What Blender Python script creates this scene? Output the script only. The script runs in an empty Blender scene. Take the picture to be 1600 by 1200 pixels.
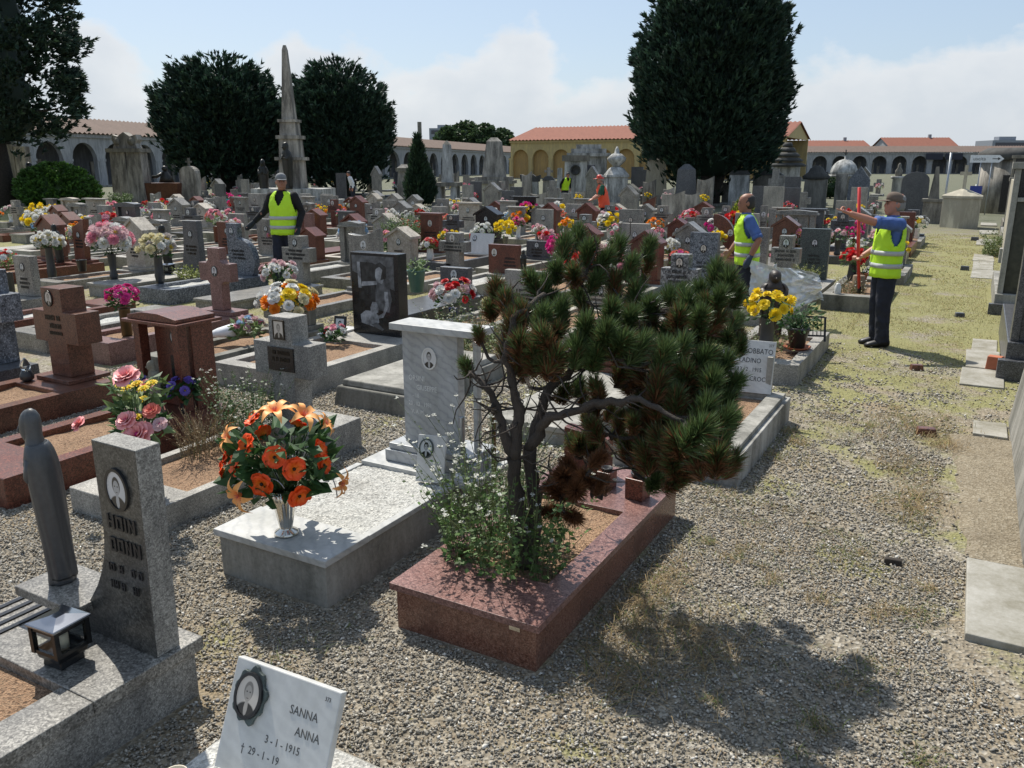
import bpy, bmesh, math, random
import numpy as np
from mathutils import Vector, Matrix, noise

SC = bpy.context.scene
COL = SC.collection
RAD = math.radians
rng = random.Random(11)
nrng = np.random.default_rng(11)

# ------------------------------------------------------------------ camera
# x runs across the path (to the right), y along the path, z up; metres
cam_d = bpy.data.cameras.new('camera')
cam = bpy.data.objects.new('camera', cam_d)
COL.objects.link(cam)
cam.location = (0.0, 0.0, 2.0)
cam.rotation_euler = (RAD(90 - 14.96), 0, RAD(29.18))
cam_d.sensor_width = 36.0
cam_d.lens = 28.8
cam_d.clip_start = 0.05
cam_d.clip_end = 3000
SC.camera = cam

# ------------------------------------------------------------------ light
SUN_EL = RAD(56.5)
SUN_AZ = Vector((-0.84, 0.54, 0)).normalized()      # towards the sun, on the ground
sun_dir = Vector((SUN_AZ.x * math.cos(SUN_EL), SUN_AZ.y * math.cos(SUN_EL), math.sin(SUN_EL)))
sl = bpy.data.lights.new('sun', 'SUN')
sl.energy = 4.4
sl.angle = RAD(0.6)
sl.color = (1.0, 0.95, 0.86)
so = bpy.data.objects.new('sun', sl)
so.rotation_euler = (-sun_dir).to_track_quat('-Z', 'Y').to_euler()
so.location = (-20, 12, 30)
COL.objects.link(so)

W = bpy.data.worlds.new('World')
SC.world = W
W.use_nodes = True
wn = W.node_tree
wn.nodes.clear()
def wnode(t, **kw):
    n = wn.nodes.new(t)
    for k, v in kw.items():
        setattr(n, k, v)
    return n
sky = wnode('ShaderNodeTexSky')
sky.sky_type = 'NISHITA'
sky.sun_disc = False
sky.sun_elevation = SUN_EL
sky.sun_rotation = math.atan2(SUN_AZ.x, SUN_AZ.y)
sky.altitude = 150
sky.air_density = 1.0
sky.dust_density = 1.6
sky.ozone_density = 1.2
tc = wnode('ShaderNodeTexCoord')
sep = wnode('ShaderNodeSeparateXYZ')
wn.links.new(tc.outputs['Generated'], sep.inputs[0])
# project the direction on a cloud layer overhead, flattened towards the horizon
mapn = wnode('ShaderNodeMapping')
mapn.inputs['Scale'].default_value = (1, 1, 1.5)
mapn.inputs['Location'].default_value = (0.35, 0.9, 0.1)
wn.links.new(tc.outputs['Generated'], mapn.inputs[0])
cn = wnode('ShaderNodeTexNoise')
cn.inputs['Scale'].default_value = 6.5
cn.inputs['Detail'].default_value = 9
cn.inputs['Roughness'].default_value = 0.52
wn.links.new(mapn.outputs[0], cn.inputs['Vector'])
# more cloud low in the sky, thinning upwards
elev = wnode('ShaderNodeMapRange')
elev.inputs['From Min'].default_value = 0.0
elev.inputs['From Max'].default_value = 0.30
elev.inputs['To Min'].default_value = 0.36
elev.inputs['To Max'].default_value = -0.52
wn.links.new(sep.outputs[2], elev.inputs['Value'])
addn = wnode('ShaderNodeMath', operation='ADD')
wn.links.new(cn.outputs['Fac'], addn.inputs[0])
wn.links.new(elev.outputs[0], addn.inputs[1])
ramp = wnode('ShaderNodeValToRGB')
ramp.color_ramp.elements[0].position = 0.535
ramp.color_ramp.elements[0].color = (0, 0, 0, 1)
ramp.color_ramp.elements[1].position = 0.61
ramp.color_ramp.elements[1].color = (1, 1, 1, 1)
wn.links.new(addn.outputs[0], ramp.inputs[0])
cn2 = wnode('ShaderNodeTexNoise')
cn2.inputs['Scale'].default_value = 7.0
cn2.inputs['Detail'].default_value = 6
wn.links.new(mapn.outputs[0], cn2.inputs['Vector'])
ccol = wnode('ShaderNodeValToRGB')
ccol.color_ramp.elements[0].position = 0.72
ccol.color_ramp.elements[0].color = (5.6, 5.7, 5.8, 1)
ccol.color_ramp.elements[1].position = 1.05
ccol.color_ramp.elements[1].color = (4.4, 4.7, 5.05, 1)
# sunlit tops at the rim of the banks, greyer towards their inside
rim = wnode('ShaderNodeMath', operation='MULTIPLY_ADD')
rim.inputs[1].default_value = 0.45
wn.links.new(cn2.outputs['Fac'], rim.inputs[0])
wn.links.new(addn.outputs[0], rim.inputs[2])
wn.links.new(rim.outputs[0], ccol.inputs[0])
mixs = wnode('ShaderNodeMix', data_type='RGBA')
cf = wnode('ShaderNodeMath', operation='MULTIPLY')
cf.inputs[1].default_value = 0.85
wn.links.new(ramp.outputs[0], cf.inputs[0])
wn.links.new(cf.outputs[0], mixs.inputs[0])
evn = wnode('ShaderNodeMix', data_type='RGBA')     # thin even veil over the whole sky
evn.inputs[0].default_value = 0.55
evn.inputs[7].default_value = (3.1, 3.85, 4.8, 1)
wn.links.new(sky.outputs[0], evn.inputs[6])
wn.links.new(evn.outputs[2], mixs.inputs[6])
wn.links.new(ccol.outputs[0], mixs.inputs[7])
bg = wnode('ShaderNodeBackground')
bg.inputs['Strength'].default_value = 0.118
wn.links.new(mixs.outputs[2], bg.inputs['Color'])
wo = wnode('ShaderNodeOutputWorld')
wn.links.new(bg.outputs[0], wo.inputs[0])

SC.view_settings.view_transform = 'Standard'
SC.view_settings.look = 'None'
SC.view_settings.gamma = 1.0
SC.view_settings.exposure = 0.38
SC.view_settings.use_curve_mapping = False
SC.render.engine = 'CYCLES'
SC.cycles.max_bounces = 6
SC.cycles.transparent_max_bounces = 12
SC.cycles.use_denoising = True

# ------------------------------------------------------------------ materials
MATS = {}
def newmat(name):
    m = bpy.data.materials.new(name)
    m.use_nodes = True
    nt = m.node_tree
    nt.nodes.clear()
    out = nt.nodes.new('ShaderNodeOutputMaterial')
    b = nt.nodes.new('ShaderNodeBsdfPrincipled')
    nt.links.new(b.outputs[0], out.inputs[0])
    MATS[name] = m
    return m, nt, b
def N(nt, t, **kw):
    n = nt.nodes.new(t)
    for k, v in kw.items():
        if k in n.inputs:
            n.inputs[k].default_value = v
        else:
            setattr(n, k, v)
    return n
def rampn(nt, src, stops):
    r = nt.nodes.new('ShaderNodeValToRGB')
    e = r.color_ramp.elements
    while len(e) < len(stops):
        e.new(0.5)
    for i, (p, c) in enumerate(stops):
        e[i].position = p
        e[i].color = (c[0], c[1], c[2], 1)
    nt.links.new(src, r.inputs[0])
    return r.outputs[0]
def mixc(nt, fac, a, b, mode='MIX'):
    m = nt.nodes.new('ShaderNodeMix')
    m.data_type = 'RGBA'
    m.blend_type = mode
    for sock, v in ((m.inputs[0], fac), (m.inputs[6], a), (m.inputs[7], b)):
        if hasattr(v, 'links') or hasattr(v, 'is_linked'):
            nt.links.new(v, sock)
        elif isinstance(v, (int, float)):
            sock.default_value = v
        else:
            sock.default_value = (v[0], v[1], v[2], 1)
    return m.outputs[2]
def pos(nt, scale=(1, 1, 1)):
    g = nt.nodes.new('ShaderNodeNewGeometry')
    mp = nt.nodes.new('ShaderNodeMapping')
    mp.inputs['Scale'].default_value = scale
    nt.links.new(g.outputs['Position'], mp.inputs[0])
    return mp.outputs[0]
def noisen(nt, vec, scale, detail=4, rough=0.55):
    n = nt.nodes.new('ShaderNodeTexNoise')
    n.inputs['Scale'].default_value = scale
    n.inputs['Detail'].default_value = detail
    n.inputs['Roughness'].default_value = rough
    nt.links.new(vec, n.inputs['Vector'])
    return n.outputs['Fac']
def bump(nt, b, h, strength=0.3, dist=0.01):
    bn = nt.nodes.new('ShaderNodeBump')
    bn.inputs['Strength'].default_value = strength
    bn.inputs['Distance'].default_value = dist
    nt.links.new(h, bn.inputs['Height'])
    nt.links.new(bn.outputs[0], b.inputs['Normal'])

def granite(name, dark, mid, light, rough=0.22, scale=170, stain=0.25):
    m, nt, b = newmat(name)
    p = pos(nt)
    v = N(nt, 'ShaderNodeTexVoronoi', Scale=scale)
    nt.links.new(p, v.inputs['Vector'])
    sp = nt.nodes.new('ShaderNodeSeparateColor')
    nt.links.new(v.outputs['Color'], sp.inputs[0])
    c = rampn(nt, sp.outputs[0], [(0.0, dark), (0.28, dark), (0.45, mid), (0.72, mid), (0.9, light)])
    n1 = noisen(nt, p, scale * 0.35, 3)
    c = mixc(nt, 0.35, c, rampn(nt, n1, [(0.35, dark), (0.65, light)]), 'MIX')
    n2 = noisen(nt, pos(nt, (1, 1, 0.45)), 5.0, 5, 0.65)
    st = rampn(nt, n2, [(0.36, (1 - stain,) * 3), (0.62, (1.06, 1.05, 1.02))])
    c = mixc(nt, 1.0, c, st, 'MULTIPLY')
    nt.links.new(c, b.inputs['Base Color'])
    rr = N(nt, 'ShaderNodeMapRange')
    rr.inputs['To Min'].default_value = rough + 0.22
    rr.inputs['To Max'].default_value = rough
    nt.links.new(n2, rr.inputs['Value'])
    nt.links.new(rr.outputs[0], b.inputs['Roughness'])
    return m
granite('granite_red', (0.035, 0.011, 0.008), (0.145, 0.038, 0.022), (0.26, 0.095, 0.06), stain=0.3)
granite('granite_brown', (0.045, 0.016, 0.01), (0.15, 0.054, 0.03), (0.24, 0.105, 0.066), stain=0.35)
granite('granite_pink', (0.08, 0.035, 0.03), (0.21, 0.10, 0.085), (0.34, 0.2, 0.175))
granite('granite_grey', (0.075, 0.072, 0.065), (0.235, 0.222, 0.20), (0.44, 0.42, 0.38), stain=0.45)
granite('granite_dark', (0.02, 0.022, 0.025), (0.075, 0.078, 0.085), (0.17, 0.17, 0.18))
granite('granite_blue', (0.02, 0.025, 0.035), (0.10, 0.115, 0.14), (0.30, 0.32, 0.36), scale=90)
granite('granite_green', (0.02, 0.03, 0.028), (0.06, 0.08, 0.075), (0.15, 0.18, 0.17))
granite('granite_black', (0.006, 0.006, 0.007), (0.012, 0.012, 0.013), (0.03, 0.03, 0.032), rough=0.12)
granite('granite_speckle', (0.015, 0.015, 0.017), (0.16, 0.165, 0.17), (0.42, 0.42, 0.42), scale=60, rough=0.4)
granite('granite_rough', (0.13, 0.125, 0.115), (0.28, 0.27, 0.25), (0.45, 0.44, 0.41), rough=0.6, scale=200, stain=0.45)
granite('travertine', (0.30, 0.26, 0.21), (0.38, 0.34, 0.28), (0.5, 0.46, 0.4), rough=0.5, scale=40)
granite('serizzo', (0.15, 0.143, 0.128), (0.31, 0.295, 0.265), (0.47, 0.45, 0.41), rough=0.55, scale=220, stain=0.35)

def marble(name, base, vein, rough=0.35, stain=0.18):
    m, nt, b = newmat(name)
    p = pos(nt, (1, 1, 1.7))
    w = N(nt, 'ShaderNodeTexWave', Scale=7.0, Distortion=6.0, Detail=5.0)
    w.inputs['Detail Scale'].default_value = 2.2
    w.bands_direction = 'DIAGONAL'
    nt.links.new(p, w.inputs['Vector'])
    c = rampn(nt, w.outputs['Fac'], [(0.0, vein), (0.35, base), (1.0, tuple(x * 1.05 for x in base))])
    n2 = noisen(nt, pos(nt, (1, 1, 0.4)), 6.0, 6, 0.65)
    c = mixc(nt, 1.0, c, rampn(nt, n2, [(0.35, (1 - stain, 1 - stain, 1 - stain * 1.1)), (0.65, (1, 1, 1))]), 'MULTIPLY')
    nt.links.new(c, b.inputs['Base Color'])
    b.inputs['Roughness'].default_value = rough
    bump(nt, b, noisen(nt, p, 160, 3), 0.08, 0.003)
    return m
marble('marble_grey', (0.40, 0.41, 0.415), (0.33, 0.34, 0.355), stain=0.3)
marble('marble_white', (0.60, 0.595, 0.57), (0.585, 0.58, 0.56), stain=0.2)
marble('marble_dull', (0.46, 0.46, 0.445), (0.40, 0.405, 0.40), rough=0.5, stain=0.3)

def stone(name, base, dirt, amount=0.5, rough=0.85, streak=True):
    m, nt, b = newmat(name)
    n1 = noisen(nt, pos(nt, (1, 1, 0.22 if streak else 1)), 3.4, 7, 0.68)
    n2 = noisen(nt, pos(nt), 42, 5, 0.7)
    f = N(nt, 'ShaderNodeMath', operation='MULTIPLY_ADD')
    f.inputs[1].default_value = 0.3
    nt.links.new(n2, f.inputs[0])
    nt.links.new(n1, f.inputs[2])
    c = rampn(nt, f.outputs[0], [(0.72 - amount * 0.35, dirt), (0.80, base), (1.0, tuple(min(1, x * 1.12) for x in base))])
    nt.links.new(c, b.inputs['Base Color'])
    b.inputs['Roughness'].default_value = rough
    bump(nt, b, n2, 0.35, 0.006)
    return m
stone('concrete', (0.36, 0.345, 0.305), (0.14, 0.135, 0.115), 0.55)
stone('concrete_dirty', (0.24, 0.23, 0.20), (0.045, 0.045, 0.035), 0.8)
stone('limestone', (0.40, 0.37, 0.32), (0.12, 0.11, 0.095), 0.45)
stone('limestone_dark', (0.26, 0.24, 0.20), (0.035, 0.034, 0.03), 0.9)
stone('stone_black', (0.07, 0.07, 0.065), (0.018, 0.018, 0.018), 0.9)
stone('white_stone', (0.55, 0.55, 0.53), (0.16, 0.16, 0.15), 0.5)
stone('beige_stone', (0.52, 0.48, 0.37), (0.34, 0.31, 0.24), 0.3)
stone('plaster_white', (0.38, 0.385, 0.39), (0.24, 0.245, 0.25), 0.5)
stone('plaster_yellow', (0.52, 0.40, 0.17), (0.40, 0.31, 0.15), 0.35)
stone('plaster_ochre', (0.44, 0.28, 0.10), (0.34, 0.22, 0.09), 0.35)
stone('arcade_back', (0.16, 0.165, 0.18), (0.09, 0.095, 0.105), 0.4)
stone('paving', (0.36, 0.345, 0.305), (0.20, 0.185, 0.14), 0.6, streak=False)
stone('bronze', (0.040, 0.036, 0.03), (0.018, 0.02, 0.018), 0.5, rough=0.42)
stone('bronze_red', (0.06, 0.035, 0.022), (0.02, 0.014, 0.01), 0.5, rough=0.5)
stone('statue_grey', (0.075, 0.078, 0.08), (0.045, 0.047, 0.05), 0.3, rough=0.38)
stone('statue_stone', (0.30, 0.28, 0.22), (0.15, 0.135, 0.1), 0.5)
MATS['bronze'].node_tree.nodes['Principled BSDF'].inputs['Metallic'].default_value = 0.4

def grainy(name, cols, scale, rough=0.95, bstr=0.8, bdist=0.012):
    m, nt, b = newmat(name)
    p = pos(nt)
    v = N(nt, 'ShaderNodeTexVoronoi', Scale=scale)
    nt.links.new(p, v.inputs['Vector'])
    sp = nt.nodes.new('ShaderNodeSeparateColor')
    nt.links.new(v.outputs['Color'], sp.inputs[0])
    c = rampn(nt, sp.outputs[1], [(i / (len(cols) - 1), k) for i, k in enumerate(cols)])
    n2 = noisen(nt, p, 2.5, 6, 0.65)
    c = mixc(nt, 1.0, c, rampn(nt, n2, [(0.3, (0.72, 0.70, 0.66)), (0.7, (1.08, 1.08, 1.05))]), 'MULTIPLY')
    nt.links.new(c, b.inputs['Base Color'])
    b.inputs['Roughness'].default_value = rough
    bump(nt, b, v.outputs['Distance'], bstr, bdist)
    return m
grainy('soil', [(0.12, 0.07, 0.04), (0.33, 0.20, 0.12), (0.42, 0.27, 0.17), (0.24, 0.16, 0.10)], 120)
grainy('earth_dry', [(0.15, 0.125, 0.085), (0.20, 0.165, 0.115), (0.25, 0.21, 0.15), (0.30, 0.265, 0.205)], 90, bstr=0.5)
grainy('white_gravel', [(0.30, 0.30, 0.29), (0.48, 0.48, 0.465), (0.60, 0.60, 0.58)], 95, bdist=0.008)

def flat(name, col, rough=0.6, metal=0.0, var=0.12, spec=None):
    m, nt, b = newmat(name)
    n1 = noisen(nt, pos(nt), 14, 4)
    c = rampn(nt, n1, [(0.3, tuple(x * (1 - var) for x in col)), (0.7, tuple(min(1, x * (1 + var)) for x in col))])
    nt.links.new(c, b.inputs['Base Color'])
    b.inputs['Roughness'].default_value = rough
    b.inputs['Metallic'].default_value = metal
    return m
flat('letters_dark', (0.012, 0.012, 0.014), 0.4)
flat('letters_bronze', (0.03, 0.022, 0.014), 0.4, 0.3)
flat('letters_engraved', (0.09, 0.09, 0.085), 0.8)
flat('letters_pale', (0.62, 0.62, 0.60), 0.7)
flat('frame_black', (0.012, 0.012, 0.013), 0.3)
flat('frame_bronze', (0.07, 0.09, 0.085), 0.55, 0.2, 0.35)
flat('ceramic', (0.6, 0.6, 0.58), 0.2)
flat('iron', (0.02, 0.021, 0.022), 0.45, 0.5)
flat('lantern_metal', (0.035, 0.036, 0.037), 0.22, 0.7)
flat('steel', (0.66, 0.63, 0.57), 0.17, 1.0, 0.06)
flat('vase_dark', (0.035, 0.036, 0.038), 0.35)
flat('vase_bronze', (0.10, 0.065, 0.025), 0.4, 0.4)
flat('vase_white', (0.62, 0.62, 0.6), 0.35)
flat('terracotta', (0.42, 0.13, 0.06), 0.7)
flat('plastic_red', (0.55, 0.025, 0.02), 0.35)
flat('plastic_blue', (0.02, 0.025, 0.12), 0.35)
flat('plastic_teal', (0.09, 0.2, 0.21), 0.4)
flat('wax', (0.62, 0.56, 0.44), 0.5)
flat('wood', (0.19, 0.13, 0.08), 0.8, var=0.3)
flat('bark', (0.075, 0.055, 0.042), 0.95, var=0.45)
flat('bark_dark', (0.035, 0.028, 0.022), 0.95, var=0.4)
flat('skin', (0.42, 0.185, 0.12), 0.55, var=0.08)
flat('skin_tan', (0.28, 0.125, 0.075), 0.5, var=0.08)
flat('hair_dark', (0.025, 0.022, 0.02), 0.7)
flat('hair_grey', (0.22, 0.21, 0.2), 0.8)
flat('eye_dark', (0.015, 0.012, 0.01), 0.3)
flat('vest', (0.50, 0.80, 0.02), 0.65, var=0.05)
flat('vest_orange', (0.80, 0.09, 0.03), 0.65, var=0.05)
flat('band', (0.42, 0.43, 0.42), 0.5, var=0.05)
flat('shirt_blue', (0.06, 0.115, 0.30), 0.85, var=0.2)
flat('shirt_black', (0.008, 0.008, 0.009), 0.9)
flat('shirt_green', (0.02, 0.09, 0.05), 0.9)
flat('cloth_white', (0.65, 0.66, 0.68), 0.9)
flat('trousers', (0.013, 0.015, 0.026), 0.85, var=0.25)
flat('shoe', (0.012, 0.011, 0.011), 0.45)
flat('glove', (0.03, 0.045, 0.075), 0.8)
flat('glove_black', (0.01, 0.014, 0.018), 0.8)
flat('cap_brown', (0.13, 0.095, 0.07), 0.85)
flat('cap_grey', (0.19, 0.195, 0.2), 0.85)
flat('helmet_red', (0.6, 0.05, 0.03), 0.4)
flat('sign_white', (0.72, 0.72, 0.72), 0.5)
flat('sign_blue', (0.03, 0.05, 0.25), 0.5)
flat('panel_navy', (0.012, 0.014, 0.03), 0.6)
flat('galv', (0.34, 0.36, 0.38), 0.4, 0.6)
flat('building_grey', (0.25, 0.27, 0.3), 0.8)
flat('glass_dark', (0.03, 0.035, 0.05), 0.1)
for nm, c in dict(white=(0.75, 0.75, 0.72), yellow=(0.88, 0.66, 0.02), orange=(0.85, 0.26, 0.015), red=(0.62, 0.02, 0.025),
                  pink=(0.75, 0.30, 0.38), magenta=(0.65, 0.03, 0.25), salmon=(0.78, 0.22, 0.17), cream=(0.72, 0.66, 0.42),
                  blue=(0.33, 0.5, 0.68), teal=(0.06, 0.36, 0.36), purple=(0.22, 0.14, 0.55), greyish=(0.46, 0.42, 0.40),
                  palepink=(0.72, 0.5, 0.52), lime=(0.42, 0.55, 0.10)).items():
    m, nt, b = newmat('petal_' + nm)
    n1 = noisen(nt, pos(nt), 60, 3)
    cc = rampn(nt, n1, [(0.3, tuple(x * 0.78 for x in c)), (0.7, c)])
    nt.links.new(cc, b.inputs['Base Color'])
    b.inputs['Roughness'].default_value = 0.6
    out = [n for n in nt.nodes if n.type == 'OUTPUT_MATERIAL'][0]
    tr = nt.nodes.new('ShaderNodeBsdfTranslucent')
    nt.links.new(cc, tr.inputs[0])
    mx = nt.nodes.new('ShaderNodeMixShader')
    mx.inputs[0].default_value = 0.3
    nt.links.new(b.outputs[0], mx.inputs[1])
    nt.links.new(tr.outputs[0], mx.inputs[2])
    nt.links.new(mx.outputs[0], out.inputs[0])

def petal_two(name, inner, outer, r0, r1):
    """petal whose colour runs from the flower's heart to its rim (object space radius)"""
    m, nt, b = newmat(name)
    t = nt.nodes.new('ShaderNodeTexCoord')
    ln = N(nt, 'ShaderNodeVectorMath', operation='LENGTH')
    nt.links.new(t.outputs['Object'], ln.inputs[0])
    mr = N(nt, 'ShaderNodeMapRange')
    mr.inputs['From Min'].default_value = r0
    mr.inputs['From Max'].default_value = r1
    nt.links.new(ln.outputs['Value'], mr.inputs['Value'])
    n1 = noisen(nt, t.outputs['Object'], 4, 3)
    ad = N(nt, 'ShaderNodeMath', operation='MULTIPLY_ADD')
    ad.inputs[1].default_value = 0.6
    nt.links.new(n1, ad.inputs[0])
    nt.links.new(mr.outputs[0], ad.inputs[2])
    c = rampn(nt, ad.outputs[0], [(0.3, inner), (1.0, outer)])
    nt.links.new(c, b.inputs['Base Color'])
    b.inputs['Roughness'].default_value = 0.55
petal_two('petal_hibiscus', (0.92, 0.24, 0.015), (0.90, 0.085, 0.006), 0.0, 1.1)
petal_two('petal_lily', (0.86, 0.17, 0.03), (0.88, 0.40, 0.12), 0.0, 1.2)
petal_two('petal_rose', (0.62, 0.05, 0.09), (0.82, 0.36, 0.35), 0.0, 1.0)

def leafmat(name, a, c, trans=0.25, attr=False):
    m, nt, b = newmat(name)
    if attr:
        at = N(nt, 'ShaderNodeAttribute', attribute_name='tint')
        col = mixc(nt, 1.0, at.outputs['Color'], rampn(nt, noisen(nt, pos(nt), 3, 3), [(0.3, (0.85, 0.85, 0.85)), (0.7, (1.1, 1.1, 1.1))]), 'MULTIPLY')
    else:
        col = rampn(nt, noisen(nt, pos(nt), 25, 3), [(0.3, a), (0.7, c)])
    nt.links.new(col, b.inputs['Base Color'])
    b.inputs['Roughness'].default_value = 0.6
    out = [n for n in nt.nodes if n.type == 'OUTPUT_MATERIAL'][0]
    tr = nt.nodes.new('ShaderNodeBsdfTranslucent')
    nt.links.new(col, tr.inputs[0])
    mx = nt.nodes.new('ShaderNodeMixShader')
    mx.inputs[0].default_value = trans
    nt.links.new(b.outputs[0], mx.inputs[1])
    nt.links.new(tr.outputs[0], mx.inputs[2])
    nt.links.new(mx.outputs[0], out.inputs[0])
    return m
leafmat('leaf', (0.02, 0.06, 0.015), (0.05, 0.12, 0.03))
leafmat('leaf_pale', (0.09, 0.15, 0.06), (0.2, 0.28, 0.1))
leafmat('foliage', None, None, 0.22, True)
leafmat('grass', None, None, 0.5, True)
leafmat('needles', None, None, 0.28, True)
MATS['needles'].node_tree.nodes['Principled BSDF'].inputs['Roughness'].default_value = 0.38
def attrmat(name, rough):
    m, nt, b = newmat(name)
    at = N(nt, 'ShaderNodeAttribute', attribute_name='tint')
    nt.links.new(at.outputs['Color'], b.inputs['Base Color'])
    b.inputs['Roughness'].default_value = rough
attrmat('pebbles', 0.85)

m, nt, b = newmat('glass_clear')
b.inputs['Base Color'].default_value = (0.9, 0.93, 0.92, 1)
b.inputs['Roughness'].default_value = 0.05
b.inputs['Transmission Weight'].default_value = 1.0
b.inputs['IOR'].default_value = 1.2
m, nt, b = newmat('plastic_film')
out = [n for n in nt.nodes if n.type == 'OUTPUT_MATERIAL'][0]
b.inputs['Base Color'].default_value = (0.72, 0.74, 0.75, 1)
b.inputs['Roughness'].default_value = 0.22
tp = nt.nodes.new('ShaderNodeBsdfTransparent')
mx = nt.nodes.new('ShaderNodeMixShader')
fr = nt.nodes.new('ShaderNodeLayerWeight')
fr.inputs['Blend'].default_value = 0.35
mr = N(nt, 'ShaderNodeMapRange')
mr.inputs['To Min'].default_value = 0.78
mr.inputs['To Max'].default_value = 0.97
nt.links.new(fr.outputs['Facing'], mr.inputs['Value'])
nt.links.new(mr.outputs[0], mx.inputs[0])
nt.links.new(tp.outputs[0], mx.inputs[1])
nt.links.new(b.outputs[0], mx.inputs[2])
nt.links.new(mx.outputs[0], out.inputs[0])

# small black-and-white portrait print: head and shoulders on a pale ground, in the print's own coordinates
def portrait(name, sepia=(1, 1, 1), hair=0.03):
    m, nt, b = newmat(name)
    t = nt.nodes.new('ShaderNodeTexCoord')
    sp = nt.nodes.new('ShaderNodeSeparateXYZ')
    nt.links.new(t.outputs['Generated'], sp.inputs[0])
    def ell(cx, cz, rx, rz):
        a = N(nt, 'ShaderNodeMath', operation='SUBTRACT'); a.inputs[1].default_value = cx
        nt.links.new(sp.outputs[0], a.inputs[0])
        a2 = N(nt, 'ShaderNodeMath', operation='DIVIDE'); a2.inputs[1].default_value = rx
        nt.links.new(a.outputs[0], a2.inputs[0])
        a3 = N(nt, 'ShaderNodeMath', operation='POWER'); a3.inputs[1].default_value = 2
        ab = N(nt, 'ShaderNodeMath', operation='ABSOLUTE'); nt.links.new(a2.outputs[0], ab.inputs[0])
        nt.links.new(ab.outputs[0], a3.inputs[0])
        c = N(nt, 'ShaderNodeMath', operation='SUBTRACT'); c.inputs[1].default_value = cz
        nt.links.new(sp.outputs[2], c.inputs[0])
        c2 = N(nt, 'ShaderNodeMath', operation='DIVIDE'); c2.inputs[1].default_value = rz
        nt.links.new(c.outputs[0], c2.inputs[0])
        cb = N(nt, 'ShaderNodeMath', operation='ABSOLUTE'); nt.links.new(c2.outputs[0], cb.inputs[0])
        c3 = N(nt, 'ShaderNodeMath', operation='POWER'); c3.inputs[1].default_value = 2
        nt.links.new(cb.outputs[0], c3.inputs[0])
        s = N(nt, 'ShaderNodeMath', operation='ADD')
        nt.links.new(a3.outputs[0], s.inputs[0]); nt.links.new(c3.outputs[0], s.inputs[1])
        return rampn(nt, s.outputs[0], [(0.8, (1, 1, 1)), (1.0, (0, 0, 0))])
    g = lambda v: tuple(v * k for k in sepia)
    col = mixc(nt, ell(0.5, 0.0, 0.48, 0.36), g(0.55), g(0.025))
    col = mixc(nt, ell(0.5, 0.2, 0.09, 0.2), col, g(0.4))
    col = mixc(nt, ell(0.5, 0.62, 0.215, 0.25), col, g(hair))
    col = mixc(nt, ell(0.5, 0.555, 0.165, 0.215), col, g(0.36))
    col = mixc(nt, ell(0.43, 0.60, 0.035, 0.02), col, g(0.05))
    col = mixc(nt, ell(0.57, 0.60, 0.035, 0.02), col, g(0.05))
    col = mixc(nt, ell(0.5, 0.44, 0.06, 0.014), col, g(0.12))
    nt.links.new(col, b.inputs['Base Color'])
    b.inputs['Roughness'].default_value = 0.12
    return m
portrait('portrait_a'); portrait('portrait_b', (1, 0.9, 0.78), 0.2); portrait('portrait_c', (0.95, 1, 1), 0.012)

def roofmat(name, a, c):
    m, nt, b = newmat(name)
    n1 = noisen(nt, pos(nt), 1.3, 6, 0.7)
    n2 = noisen(nt, pos(nt), 9, 3, 0.7)
    col = mixc(nt, 0.5, rampn(nt, n1, [(0.3, a), (0.7, c)]), rampn(nt, n2, [(0.3, a), (0.7, c)]))
    nt.links.new(col, b.inputs['Base Color'])
    b.inputs['Roughness'].default_value = 0.9
roofmat('tiles_red', (0.16, 0.055, 0.035), (0.28, 0.105, 0.065))
roofmat('tiles_old', (0.13, 0.095, 0.075), (0.22, 0.155, 0.125))

# ground: gravel with patches of earth and moss-like grass
m, nt, b = newmat('gravel_ground')
p = pos(nt)
v = N(nt, 'ShaderNodeTexVoronoi', Scale=62)
nt.links.new(p, v.inputs['Vector'])
sp = nt.nodes.new('ShaderNodeSeparateColor')
nt.links.new(v.outputs['Color'], sp.inputs[0])
gc = rampn(nt, sp.outputs[0], [(0.0, (0.145, 0.125, 0.092)), (0.35, (0.21, 0.182, 0.138)), (0.7, (0.275, 0.242, 0.188)), (1.0, (0.40, 0.365, 0.30))])
big = noisen(nt, p, 0.9, 7, 0.66)
gc = mixc(nt, rampn(nt, big, [(0.46, (0, 0, 0)), (0.66, (0.75, 0.75, 0.75))]), gc, (0.25, 0.19, 0.11))
fine = noisen(nt, p, 30, 5, 0.7)
grc = rampn(nt, fine, [(0.3, (0.125, 0.125, 0.042)), (0.5, (0.225, 0.218, 0.08)), (0.7, (0.32, 0.295, 0.13))])
sx = nt.nodes.new('ShaderNodeSeparateXYZ')
nt.links.new(p, sx.inputs[0])
gy = N(nt, 'ShaderNodeMapRange')
gy.inputs['From Min'].default_value = 3.0
gy.inputs['From Max'].default_value = 11.5
gy.inputs['To Min'].default_value = -0.10
gy.inputs['To Max'].default_value = 0.12
nt.links.new(sx.outputs[1], gy.inputs['Value'])
n3 = noisen(nt, p, 1.6, 7, 0.7)
ad = N(nt, 'ShaderNodeMath', operation='ADD')
nt.links.new(n3, ad.inputs[0])
nt.links.new(gy.outputs[0], ad.inputs[1])
fy = N(nt, 'ShaderNodeMapRange')
fy.inputs['From Min'].default_value = 24.0
fy.inputs['From Max'].default_value = 30.0
fy.inputs['To Min'].default_value = 0.0
fy.inputs['To Max'].default_value = -0.14
nt.links.new(sx.outputs[1], fy.inputs['Value'])
ad2 = N(nt, 'ShaderNodeMath', operation='ADD')
nt.links.new(ad.outputs[0], ad2.inputs[0])
nt.links.new(fy.outputs[0], ad2.inputs[1])
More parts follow.
